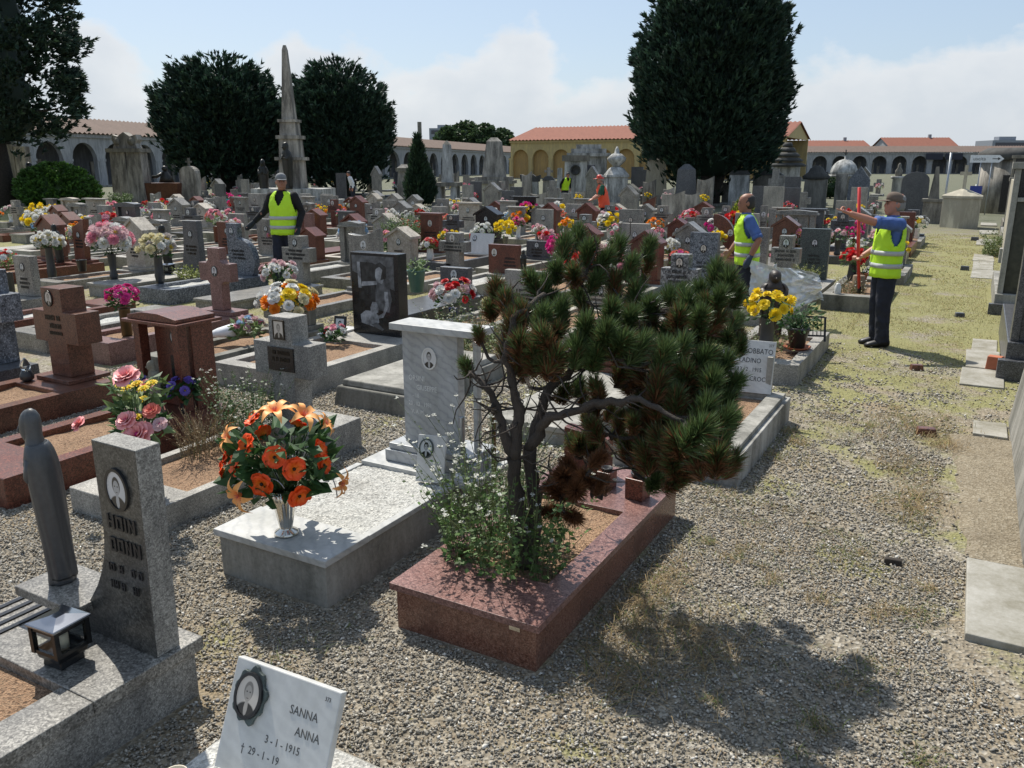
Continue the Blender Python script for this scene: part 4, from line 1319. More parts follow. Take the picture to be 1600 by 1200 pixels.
# white plaque grave in row 5
def grave_plaque():
    root = empty('grave', (-8.55, 14.0, 0))
    surround(root, .85, 1.7, .3, 'granite_dark', 'soil', near=False)
    p = MB().box(-.27, .27, -.012, .012, 0, .42).build('plaque', 'marble_white', root, loc=(0.05, -.1, .302), rot=(RAD(-20), 0, 0))
    photo_oval(p, -.16, -.013, .31, .12)
    GRAVES.append([5, -8.55, root, 'white', 'plaque'])
    RECTS.append((-8.98, -8.12, 12.3, 14.2, .3))
grave_plaque()
# ------------------------------------------------------------------ flowers
def petal(mb, ang, r0, r1, width, lift, curl, nseg=4, ruffle=0.0, rr=None, point=False):
    """one petal as a curved strip leaving the centre at angle ang"""
    ca, sa = math.cos(ang), math.sin(ang)
    vs = []
    for i in range(nseg + 1):
        u = i / nseg
        r = r0 + (r1 - r0) * u
        z = lift * math.sin(u * math.pi * 0.5) * (r1 - r0) - curl * u * u * (r1 - r0)
        if point: hw = width * math.sin(math.pi * (0.12 + 0.88 * u) * 0.98) * 0.5
        else: hw = width * (0.25 + 0.75 * math.sin(min(1, u * 1.25) * math.pi * 0.5)) * 0.5 * (1 if u < 0.95 else 0.72)
        for k, s in enumerate((-1, 0, 1)):
            zz = z + (abs(s) * hw * 0.35) + (ruffle * (rr.random() - 0.5) if rr else 0)
            x, y = r, s * hw
            vs.append((x * ca - y * sa, x * sa + y * ca, zz))
    fs = []
    for i in range(nseg):
        for k in range(2):
            a = i * 3 + k
            fs.append((a, a + 3, a + 4, a + 1))
    mb.add(vs, fs, True)
def flower_mesh(kind, seed=0):
    r = random.Random(seed)
    mb = MB()
    if kind == 'hibiscus':
        for layer, (n, R, l) in enumerate(((7, 1.0, .25), (6, .8, .6))):
            for i in range(n): petal(mb, 2 * math.pi * (i + .5 * layer) / n + r.uniform(-.1, .1), .05, R * r.uniform(.9, 1.05), 1.0 * R, l, .15, 5, .16, r)
        mb.cur = 1; mb.ball((0, 0, .14), .15, 8, 5)
    elif kind == 'lily':
        for i in range(6): petal(mb, 2 * math.pi * i / 6, .04, 1.35 * r.uniform(.9, 1.1), .52, .75, .75, 6, .03, r, True)
        mb.cur = 1
        for i in range(5):
            a = 2 * math.pi * i / 5; mb.tube([(0, 0, .1), (.15 * math.cos(a), .15 * math.sin(a), .5)], .025, 4)
    elif kind == 'rose':
        for n, R, l, c in ((5, 1.0, .35, .25), (5, .82, .75, .1), (5, .62, 1.15, 0), (4, .42, 1.8, -.2)):
            ph = r.random() * 6
            for i in range(n): petal(mb, ph + 2 * math.pi * i / n, .05, R, R * 1.15, l, c, 4, .07, r)
        mb.cur = 1; mb.ball((0, 0, .3), .18, 6, 4)
    elif kind == 'daisy':
        for n, R, l in ((11, 1.0, .3), (9, .75, .7), (6, .45, 1.2)):
            ph = r.random() * 6
            for i in range(n): petal(mb, ph + 2 * math.pi * i / n, .08, R, .42, l, .25, 2, .05, r)
        mb.cur = 1; mb.ball((0, 0, .2), .2, 6, 4)
    else:   # carnation / mum: crumpled ball of short petals
        for lat in (0.1, .5, .9, 1.25):
            n = max(4, int(11 * math.cos(lat)))
            for i in range(n):
                a = 2 * math.pi * (i + r.random() * .5) / n
                M = Matrix.Rotation(a, 4, 'Z') @ Matrix.Rotation(-lat, 4, 'Y')
                q = .36
                mb.add([(.45, -q * .5, -.05), (.45, q * .5, -.05), (1.0 * r.uniform(.85, 1.1), q * .8, r.uniform(-.1, .15)), (1.05 * r.uniform(.85, 1.1), -q * .8, r.uniform(-.1, .15))], [(0, 1, 2, 3)], False, M)
        mb.cur = 1; mb.ball((0, 0, 0), .5, 7, 5)
    return mb
FL = {}
def flower(kind, colr, hcol, parent, loc, direction, size, var=0):
    key = (kind, colr, hcol, var)
    if key not in FL:
        FL[key] = flower_mesh(kind, var * 7 + 3).mesh('flower', [colr, hcol])
    o = link('flower', FL[key], parent, loc)
    d = Vector(direction).normalized()
    o.rotation_mode = 'QUATERNION'
    o.rotation_quaternion = d.to_track_quat('Z', 'Y')
    o.scale = (size, size, size)
    return o
def leaf_cloud(rad, h, n, seed, size=0.05, mat='leaf', z0=0.0, stems=True, base=(0, 0, 0)):
    r = random.Random(seed)
    mb = MB()
    for i in range(n):
        a = r.random() * 6.283; q = rad * math.sqrt(r.random()); z = z0 + h * r.random()
        p = Vector((q * math.cos(a), q * math.sin(a), z))
        d = Vector((math.cos(a) * r.uniform(.4, 1), math.sin(a) * r.uniform(.4, 1), r.uniform(-.5, .7))).normalized()
        sd = d.cross(Vector((r.uniform(-1, 1), r.uniform(-1, 1), 1))).normalized()
        L = size * r.uniform(.7, 1.4); wd = L * r.uniform(.22, .36)
        nn = d.cross(sd) * L * .12
        mb.add([tuple(p), tuple(p + d * L * .5 + sd * wd + nn), tuple(p + d * L), tuple(p + d * L * .5 - sd * wd + nn)], [(0, 1, 2, 3)])
        if stems and i % 3 == 0: mb.tube([base, tuple(p)], .003, 4)
    return mb
VASES = {
    'urn': [(.035, 0), (.055, .005), (.06, .03), (.042, .06), (.05, .12), (.06, .2), (.064, .205), (.055, .2), (.04, .1)],
    'cyl': [(.045, 0), (.05, .01), (.052, .18), (.056, .185), (.046, .18), (.04, .05)],
    'cone': [(.03, 0), (.034, .01), (.06, .2), (.063, .2), (.055, .19), (.03, .04)],
    'belly': [(.04, 0), (.055, .02), (.066, .06), (.058, .1), (.05, .2), (.056, .205), (.046, .2), (.04, .1)]}
VM = {}
CM = dict(pinkwhite=['palepink', 'white', 'pink'], whitegrey=['white', 'greyish', 'cream'], redwhite=['red', 'white', 'salmon'], pinkred=['pink', 'red', 'palepink'],
          green=['lime', 'cream'])
BOUQ = []
def bouquet(x, y, rad, cols, z0=None, vase=None, vmat=None, zc=None, kind=None, nf=None, label=None, vs=1.0):
    if z0 is None:
        z0 = max([q[4] for q in RECTS if q[0] <= x <= q[1] and q[2] <= y <= q[3]] + [0.0]) + .002
    r = random.Random(int(x * 313 + y * 771) & 0xffff)
    root = empty('flower_vase', (x, y, z0), r.random() * 6)
    rad = max(min(rad, .36), .1)
    vase = vase or r.choice(list(VASES)); vmat = vmat or r.choice(['vase_dark', 'vase_dark', 'vase_white', 'vase_bronze', 'granite_grey', 'granite_red'])
    zc = zc or max(.3, .58 - z0)
    sc = max(.7, min(2.0, (zc - rad * .55) / .2)) * vs
    k = (vase, vmat)
    if k not in VM: VM[k] = MB().lathe(VASES[vase], 16).mesh('vase', vmat)
    link('vase', VM[k], root, scale=(min(sc, 1.15), min(sc, 1.15), sc))
    vh = .2 * sc
    zc = max(zc, vh + rad * .45)
    far = y > 15.5
    leaf_cloud(rad * .8, rad * 1.0, 26 if far else 60, r.random(), size=.075 if not far else .1, mat='leaf', z0=zc - rad * .6 - vh, base=(0, 0, 0)).build('leaves', r.choice(['leaf', 'leaf', 'leaf_pale']), root, loc=(0, 0, vh))
    cl = []
    for c in cols.split(): cl += CM.get(c, [c])
    nf = nf or int(9 + rad * 22)
    if far: nf = int(nf * .8)
    kind0 = kind or r.choice(['daisy', 'rose', 'mum', 'mum'])
    for i in range(nf):
        u = (i + .5) / nf
        ph = i * 2.39996 + r.random() * .5
        el = math.asin(1 - 1.25 * u)            # from the top down past the rim
        d = Vector((math.cos(el) * math.cos(ph), math.cos(el) * math.sin(ph), math.sin(el)))
        p = Vector((0, 0, zc)) + Vector((d.x * rad, d.y * rad, d.z * rad * .75)) * r.uniform(.78, 1.05)
        c = cl[int(r.random() * len(cl))]
        flower(kind0 if r.random() < .8 else 'mum', 'petal_' + c, 'petal_' + r.choice(['yellow', 'cream', c, c]), root, tuple(p), tuple(d + Vector((0, 0, .25))), (rad * r.uniform(.24, .36) if rad > .16 else rad * .42) * (.8 if kind0 == 'rose' else 1), r.randrange(3))
    if label: tag(root, label, 'flowers')
    else: BOUQ.append((root, cols, x, y))
    return root

# the big orange bouquet in a fluted steel vase
def orange_bouquet():
    root = empty('flower_vase', (-2.77, 2.69, .251), RAD(10))
    n = 40; mb = MB(); vs = []; fs = []
    prof = [(.058, 0, 0), (.06, .006, 0), (.056, .016, 0), (.032, .03, 0), (.03, .036, .5), (.034, .06, 1), (.05, .17, 1), (.063, .235, 1), (.060, .235, .9), (.045, .15, .6), (.03, .06, .2)]
    for r_, z, fl in prof:
        for i in range(n):
            a = 2 * math.pi * i / n
            q = r_ * (1 + .07 * fl * math.cos(a * 10))
            vs.append((q * math.cos(a), q * math.sin(a), z))
    for j in range(len(prof) - 1):
        for i in range(n): fs.append((j * n + i, j * n + (i + 1) % n, (j + 1) * n + (i + 1) % n, (j + 1) * n + i))
    fs.append(tuple(range(n - 1, -1, -1)))
    mb.add(vs, fs, True).build('vase', 'steel', root)
    leaf_cloud(.21, .26, 210, 5, .1, z0=.0, base=(0, 0, -.05)).build('leaves', 'leaf', root, loc=(0, .02, .25))
    leaf_cloud(.19, .18, 40, 8, .05, z0=.06, base=(0, 0, -.05)).build('grey_sprigs', 'leaf_pale', root, loc=(0, 0, .27))
    cr = Vector((math.cos(RAD(29.18)), math.sin(RAD(29.18)), 0)); cf_ = Vector((-math.sin(RAD(29.18)), math.cos(RAD(29.18)), 0))
    R = Matrix.Rotation(-RAD(10), 4, 'Z')
    # (right, towards the viewer, up from the vase rim, kind, size)
    F = [(-.17, .12, .20, 'h', .056), (.02, .16, .25, 'h', .056), (-.115, .12, .29, 'h', .058), (-.04, .18, .13, 'h', .06), (.10, .15, .19, 'h', .058), (.115, .15, .06, 'h', .058), (.19, .04, .24, 'h', .056), (.215, .07, .18, 'h', .05),
         (-.235, .03, .22, 'h', .054), (-.255, .06, .15, 'h', .046), (-.11, .02, .38, 'h', .046), (.0, .03, .42, 'l', .072), (-.07, -.06, .39, 'l', .068), (.12, .02, .40, 'l', .072), (.20, -.05, .34, 'l', .056),
         (-.14, .18, .08, 'l', .07), (-.20, .09, .32, 'l', .062), (.28, .05, .08, 'l', .06), (.05, -.15, .30, 'h', .05), (-.12, -.15, .26, 'h', .05), (.14, -.14, .2, 'h', .05), (-.18, -.11, .17, 'l', .05)]
    for i, (rx, tv, up, kd, sz) in enumerate(F):
        p = R @ (cr * rx - cf_ * tv + Vector((0, 0, .205 + up)))
        d = R @ (cr * rx * 1.2 - cf_ * (tv + .03) + Vector((0, 0, (up - .17) * .8 + .02)))
        flower('hibiscus' if kd == 'h' else 'lily', 'petal_hibiscus' if kd == 'h' else 'petal_lily', 'letters_bronze' if kd == 'h' else 'petal_salmon', root, tuple(p), tuple(d), sz, i % 3)
    for k, (a, b) in enumerate([((-.2, .02, .30), (-.06, .02, .46)), ((.05, .1, .24), (.13, .14, .20)), ((.20, .02, .14), (.27, .05, .02)), ((-.08, .16, .15), (.06, .18, .12))]):
        p0 = cr * a[0] - cf_ * a[1] + Vector((0, 0, .19 + a[2])); p1 = cr * b[0] - cf_ * b[1] + Vector((0, 0, .19 + b[2]))
        mid = (p0 + p1) / 2 + Vector((0, 0, .06)) + cr * .03
        pts = [R @ (p0 * (1 - t) ** 2 + mid * 2 * t * (1 - t) + p1 * t * t) for t in [i / 8 for i in range(9)]]
        MB().tube([tuple(p) for p in pts], .003, 5).build('silver_blade', 'galv', root)
    tag(root, 'large bouquet of orange hibiscus and lilies in a fluted steel vase', 'flowers')
orange_bouquet()

# pink roses in a dark pot beside the granite stele
def rose_pot():
    root = empty('flower_vase', (-4.02, 2.86, .157))
    MB().lathe([(.05, 0), (.055, .02), (.075, .24), (.086, .29), (.088, .30), (.078, .295), (.06, .1)], 20).build('vase', 'vase_dark', root)
    leaf_cloud(.13, .36, 120, 9, .075, z0=.0).build('leaves', 'leaf_pale', root, loc=(.02, -.02, .33))
    leaf_cloud(.11, .34, 60, 10, .075, z0=.0).build('leaves', 'leaf', root, loc=(.01, -.02, .33))
    for i, (x, y, z, s, c) in enumerate([(.10, -.12, .72, .075, 'rose'), (.14, -.18, .50, .058, 'rose'), (.20, -.16, .42, .085, 'rose'), (.22, -.08, .54, .05, 'salmon'), (.29, -.09, .48, .042, 'palepink'), (-.33, -.15, .40, .05, 'rose'), (-.05, .1, .6, .05, 'rose')]):
        flower('rose', 'petal_' + c, 'petal_magenta', root, (x, y, z), (x * .5, -.35, .45 + (z - .5)), s, i % 3)
    for i in range(9):
        flower('daisy', 'petal_yellow', 'petal_lime', root, (.04 + .03 * i - .06, -.02 - .05 * (i % 3), .68 - .035 * i * (i % 2)), (0, -.3, 1), .035, i % 3)
    tag(root, 'dark pot of pink artificial roses behind the granite stele', 'flowers')
rose_pot()

# bouquets on the graves: x, y, radius, colours
BT = [(-20.1,13.98,.30,'pink red'),(-16.25,10.06,.24,'white yellow'),(-24.37,19.25,.4,'white red'),
(-22.99,20.02,.31,'white'),(-24.9,22.83,.34,'magenta teal'),(-12.53,12.48,.18,'pink'),(-17.9,20.54,.29,'orange'),(-11.65,13.9,.30,'white blue'),
(-10.01,13.04,.20,'pink'),(-11.77,16.47,.17,'red'),(-15.41,21.94,.18,'white'),(-9.44,14.21,.18,'yellow pink'),(-12.73,20.34,.22,'pinkred'),(-9.69,16.02,.23,'white'),(-9.44,16.6,.26,'yellow'),
(-10.94,20.01,.24,'yellow orange'),(-12.92,24.21,.3,'yellow magenta'),(-16.28,25.0,.3,'white yellow'),(-6.53,13.48,.25,'magenta'),(-7.0,14.72,.18,'pinkwhite'),
(-11.73,24.0,.31,'yellow blue white'),(-9.36,22.22,.22,'pinkwhite'),(-8.2,19.77,.29,'yellow white'),(-6.87,17.17,.25,'pinkwhite'),(-6.86,19.46,.22,'orange'),(-4.77,14.47,.16,'white'),
(-4.15,12.95,.13,'salmon magenta'),(-7.01,22.85,.29,'red pink'),(-5.43,19.77,.28,'magenta white'),(-5.57,22.09,.30,'yellow red'),(-3.08,17.41,.21,'pinkwhite'),(-2.65,13.58,.14,'pink'),
(-4.09,22.92,.20,'redwhite'),(-3.72,23.12,.20,'redwhite'),(-3.12,22.07,.22,'yellow red'),(-2.49,21.41,.20,'magenta'),(-3.18,24.5,.18,'pink'),(-1.31,23.62,.23,'white yellow'),(-1.6,24.3,.19,'red'),
(-21.72,13.07,.30,'white yellow'),(-13.17,7.38,.18,'red white'),(-26.19,15.92,.29,'yellow'),(-24.83,15.44,.24,'white'),(-25.09,16.53,.24,'yellow orange'),(-25.96,18.36,.24,'pink'),
(-13.37,17.16,.13,'salmon'),(-19.06,24.6,.20,'white'),(-20.35,24.2,.17,'white'),(-21.07,22.65,.21,'red pink'),(-7.66,15.2,.16,'pinkred'),(-8.27,22.15,.14,'pinkwhite'),
(-2.3,19.2,.18,'magenta'),(-13.0,22.0,.2,'white'),(-16.5,19.2,.18,'pink'),(-6.2,24.2,.2,'white pink'),(-9.8,24.3,.18,'red'),(-5.0,24.4,.18,'orange'),(-14.2,19.3,.2,'white'),(-18.9,17.0,.22,'pink white'),
(-16.0,17.0,.2,'yellow'),(-3.9,20.0,.16,'red'),(-1.9,16.6,.17,'white'),(-5.9,16.9,.18,'white pink'),(-15.6,14.2,.2,'pinkwhite'),(-22.6,17.0,.22,'magenta white')]
for (x, y, r_, c) in BT: bouquet(x, y, r_, c)
br = random.Random(77)
cand = [q for q in RECTS if q[3] > 12 and q[3] < 26]
for q in br.sample(cand, 62):
    x = br.uniform(q[0] + .15, q[1] - .15); y = br.choice([q[2] + .25, q[2] + .4, q[3] - .75])
    if any(abs(x - t[0]) < .45 and abs(y - t[1]) < .5 for t in BT) or (-7.7 < x < -6.1 and y < 13.4) or y < 10.9: continue
    bouquet(x, y, br.uniform(.14, .24), br.choice(['white', 'pinkwhite', 'pink', 'red white', 'yellow white', 'magenta pink', 'yellow', 'salmon', 'red', 'pinkwhite', 'orange yellow', 'white blue', 'palepink white']))
bouquet(-14.05, 8.62, .22, 'white', vase='belly', vmat='vase_dark', zc=.56, vs=1.5, nf=20, kind='mum', label='white chrysanthemums with a yellow spray in a dark bellied vase, far left grave')
bouquet(-12.15, 8.48, .32, 'pinkwhite', vase='urn', vmat='vase_dark', zc=.62, nf=30, kind='mum', label='broad bunch of pale pink flowers in a dark urn on a black slab')
bouquet(-10.95, 8.42, .24, 'whitegrey', vase='belly', vmat='vase_dark', zc=.55, nf=24, kind='mum', label='faded greyish white flowers in a dark vase beside the pale pink bunch')
bouquet(-7.95, 5.62, .17, 'magenta', z0=.2, vase='cyl', vmat='vase_bronze', zc=.42, nf=16, kind='daisy', label='magenta flowers wrapped in foil in a brass-coloured vase behind the temple headstone')
bouquet(-8.35, 8.35, .24, 'white palepink', vase='cyl', vmat='vase_dark', zc=.4, nf=18, kind='rose', label='white and pale pink roses at the foot of the grey lettered cross')
bouquet(-6.42, 6.5, .29, 'yellow orange cream white', z0=.2, vase='cone', vmat='vase_white', zc=.34, nf=30, kind='rose', label='spreading yellow and orange roses behind the rough grey cross', vs=.6)
bouquet(-5.70, 6.42, .11, 'red white pink', z0=.19, vase='cyl', vmat='vase_white', zc=.12, nf=9, kind='rose', vs=.4, label='small red, white and mauve posy below the framed portrait')
bouquet(-5.75, 8.75, .26, 'red white palepink', vase='cyl', vmat='plastic_blue', zc=.38, nf=22, kind='rose', label='red and white roses in a blue vase behind the capped marble stele')
bouquet(-1.64, 7.98, .22, 'yellow', vase='belly', vmat='vase_dark', zc=.46, nf=17, kind='rose', vs=1.1, label='bright yellow roses in a tall dark vase by the path')
bouquet(-16.1, 14.1, .22, 'salmon pink', label='salmon pink flowers in a vase high behind the beige gabled stone', zc=.6)
bouquet(-7.35, 7.6, .12, 'purple white', z0=.2, zc=.15, vs=.4, label='low mauve posy on the plot behind the orange-earth grave')
bouquet(-5.36, 3.86, .10, 'purple', z0=.202, vase='cyl', vmat='vase_dark', zc=.17, vs=.6, nf=9, kind='rose', label='purple flowers left of the stone statuette')
bouquet(-5.02, 3.94, .11, 'purple', z0=.202, vase='cyl', vmat='vase_dark', zc=.19, vs=.6, nf=9, kind='rose', label='purple flowers right of the stone statuette, under the lintel')
bouquet(-6.35, 2.78, .09, 'yellow', z0=.2, vase='cyl', vmat='vase_dark', zc=.2, vs=.5, nf=6, kind='rose', label='single cluster of yellow blooms at the left edge on brown granite')
# bunch wrapped in white paper lying on a plot
def lying_bunch():
    root = empty('flower_bunch', (-6.75, 6.05, .21), RAD(25))
    MB().rings([((-.32, 0, .03), (0, .02, 0), (0, 0, .02)), ((-.2, 0, .06), (0, .06, 0), (0, 0, .05)), ((-.02, 0, .09), (0, .11, 0), (0, 0, .08)), ((.02, 0, .09), (0, .09, 0), (0, 0, .06))], 12).build('paper_wrap', 'cloth_white', root)
    leaf_cloud(.15, .16, 90, 3, .08, z0=0).build('leaves', 'leaf_pale', root, loc=(.12, 0, .03))
    for i in range(14):
        r = random.Random(i)
        flower(['rose', 'mum'][i % 2], 'petal_' + ['pink', 'palepink', 'white', 'blue'][i % 4], 'petal_cream', root, (r.uniform(0, .3), r.uniform(-.15, .15), r.uniform(.1, .22)), (r.uniform(-.3, 1), r.uniform(-.5, .5), 1), .045, i % 3)
    tag(root, 'paper-wrapped bunch of pink and blue flowers lying on the plot beside the pink cross', 'flowers')
lying_bunch()
# oil lamp on the brown cross grave
def votive(loc, label, glass='ceramic', s=1.0, body='vase_dark'):
    root = empty('votive_lamp', loc)
    MB().lathe([(.03 * s, 0), (.055 * s, .02 * s), (.058 * s, .05 * s), (.04 * s, .09 * s), (.035 * s, .1 * s)], 16).build('bowl', body, root)
    MB().lathe([(.035 * s, .101 * s), (.042 * s, .13 * s), (.022 * s, .18 * s), (.004 * s, .205 * s)], 14).build('flame_glass', glass, root)
    tag(root, label, 'lamp')
votive((-6.98, 3.93, .202), 'dark votive lamp with a clear glass flame left of the brown cross', 'glass_clear')
votive((-2.98, 14.75, .2), 'small votive lamp with white top beside the grey cross near the path', 's' and 'ceramic', .8)
# things on the path-side graves
madonna('statue', (-1.78, 8.85, .2), .74, 'bronze_red', 'brown hooded figure statue behind the yellow roses', RAD(20), slim=1.35)
def potted_plant(x, y, z0, s, label, matp='vase_dark', leafm='leaf', saucer=True, n=160):
    root = empty('potted_plant', (x, y, z0))
    MB().lathe([(.07 * s, 0), (.10 * s, .17 * s), (.11 * s, .17 * s), (.11 * s, .2 * s), (.095 * s, .2 * s), (.08 * s, .15 * s)], 18).build('pot', matp, root, loc=(0, 0, .012))
    if saucer: MB().lathe([(.10 * s, 0), (.13 * s, .025 * s), (.135 * s, .025 * s), (.12 * s, .012 * s)], 18).build('saucer', 'terracotta', root)
    leaf_cloud(.18 * s, .24 * s, n, 5, .06 * s, z0=.0).build('leaves', leafm, root, loc=(0, 0, .18 * s))
    tag(root, label, 'plant')
potted_plant(-1.44, 8.5, .202, 1.05, 'dark green pot plant on a terracotta saucer beside the yellow roses')
potted_plant(-1.47, 13.9, .2, .8, 'spiky plant in a terracotta pot by the tree stump', 'terracotta', 'leaf', False, 60)
def iron_rack():
    root = empty('plant_rack', (-1.36, 8.95, .202), RAD(20))
    mb = MB()
    for x in (-.12, .12): mb.box(x - .01, x + .01, -.01, .01, 0, .26)
    for z in (.05, .25): mb.box(-.109, .109, -.008, .008, z, z + .018)
    for k in range(5): mb.box(-.08 + k * .04 - .004, -.08 + k * .04 + .004, -.006, .006, .069, .249)
    mb.build('frame', 'iron', root, rot=(RAD(-18), 0, 0))
    tag(root, 'small black iron rack behind the potted plant by the path', 'rack')
iron_rack()
def stump():
    root = empty('tree_stump', (-1.42, 13.05, .2))
    MB().lathe([(.10, 0), (.09, .05), (.085, .22), (.078, .23)], 14).build('trunk', 'wood', root)
    tag(root, 'short cut tree stump used as a stand on the blackened kerb', 'stump')
    j = empty('jar', (-1.62, 12.45, .2))
    MB().lathe([(.04, 0), (.045, .01), (.045, .13), (.03, .15), (.03, .17)], 14).build('body', 'ceramic', j)
    tag(j, 'white jar standing on the blackened kerb near the stump', 'jar')
stump()
def bucket(x, y, z, s, label, mat='vase_dark'):
    root = empty('bucket', (x, y, z))
    MB().lathe([(.06 * s, 0), (.085 * s, .2 * s), (.09 * s, .2 * s), (.08 * s, .19 * s), (.06 * s, .03 * s)], 18).build('body', mat, root)
    tag(root, label, 'bucket')
bucket(-13.6, 8.9, .2, 1.0, 'empty dark pot between the white and the pale pink flowers')
lantern((-11.95, 9.35, .2), .16, 0.3, 'dark box lantern at the foot of the flaring dark stele')
madonna('statue', (-12.55, 9.85, .2), .78, 'bronze', 'slim dark bronze figure left of the flaring dark stele', RAD(-60), lean=.06)
madonna('statue', (-15.25, 9.55, .2), .72, 'bronze', 'dark bronze figure leaning on the red wing slab', RAD(-70), lean=.05)
madonna('statue', (-6.62, 12.25, .2), .42, 'bronze', 'dark figure on the wide red headstone', 0)
bucket(-7.15, 9.9, .18, 1.6, 'teal plastic planter with yellow-green plant beside the etched black slab', 'plastic_teal')
leafb = leaf_cloud(.16, .16, 80, 4, .07).build('plant_leaves', 'leaf_pale', [o for o in bpy.data.objects if o.get('label', '').startswith('teal plastic')][0], loc=(0, 0, .3))
for i, (x, y, z) in enumerate([(-8.0, 14.6, .2), (-3.2, 13.3, .2), (-11.0, 17.6, .2), (-1.8, 17.0, .2), (-1.15, 17.6, 0.0), (-9.2, 12.4, .2)]):
    root = empty('grave_candle', (x, y, z))
    MB().lathe([(.035, 0), (.04, .01), (.04, .15), (.03, .155)], 14).build('body', 'plastic_red', root)
    MB().lathe([(.038, .156), (.038, .175), (.01, .19)], 14).build('lid', 'steel', root)
    tag(root, 'red plastic grave candle ' + ['beside the black gabled stone', 'near the grey cross by the path', 'behind the red flat-capped stone', 'in front of the grey gabled stone by the path', 'on the ground at the path edge, seventh row', 'on the plot behind the wide red headstone'][i], 'candle')
# ------------------------------------------------------------------ dwarf pine on the red granite grave
def needle_cluster(seed, brown):
    """a shoot covered in needles: dense brush pointing along +z; brown = share of dead needles at the back"""
    r = np.random.default_rng(seed)
    n = 760
    t = r.random(n) ** 0.8                       # along the shoot
    ph = r.random(n) * 2 * np.pi
    L = r.uniform(.045, .068, n)
    base = np.stack([.006 * np.cos(ph), .006 * np.sin(ph), -.075 + .10 * t], 1)
    open_ = np.where(t > .9, r.uniform(.0, .8, n), r.uniform(.45, 1.3, n))
    L = L * np.where(r.random(n) < .25, r.uniform(.45, .8, n), 1)
    d = np.stack([np.sin(open_) * np.cos(ph), np.sin(open_) * np.sin(ph), np.cos(open_)], 1)
    d += r.normal(0, .12, d.shape)
    d /= np.linalg.norm(d, axis=1)[:, None]
    side = np.cross(d, r.normal(0, 1, d.shape)); side /= np.linalg.norm(side, axis=1)[:, None]
    w = r.uniform(.0010, .0018, n)[:, None]
    mid = base + d * (L * .55)[:, None] + np.array([0, 0, .004])
    tip = base + d * L[:, None] + np.array([0, 0, .008])
    V = np.concatenate([base - side * w, base + side * w, mid + side * w, mid - side * w, tip], 0)
    I = np.arange(n)
    F = np.concatenate([np.stack([I, I + n, I + 2 * n], 1), np.stack([I, I + 2 * n, I + 3 * n], 1), np.stack([I + 3 * n, I + 2 * n, I + 4 * n], 1)], 0)
    g = np.array([.060, .102, .036]) * r.uniform(.55, 1.8, (n, 1)) + np.array([.03, .022, .004]) * r.random((n, 1))
    bcol = np.array([.17, .078, .036]) * r.uniform(.5, 1.5, (n, 1))
    isb = (r.random(n) < brown * (1.25 - t))[:, None]
    c = np.where(isb, bcol, g)
    return npmesh('needles', V, F, 'needles', np.concatenate([c, c, c], 0))
NC = {('g', k): needle_cluster(100 + k, .10) for k in range(4)}
NC.update({('m', k): needle_cluster(200 + k, .75) for k in range(3)})
NC.update({('d', k): needle_cluster(300 + k, 6.0) for k in range(2)})
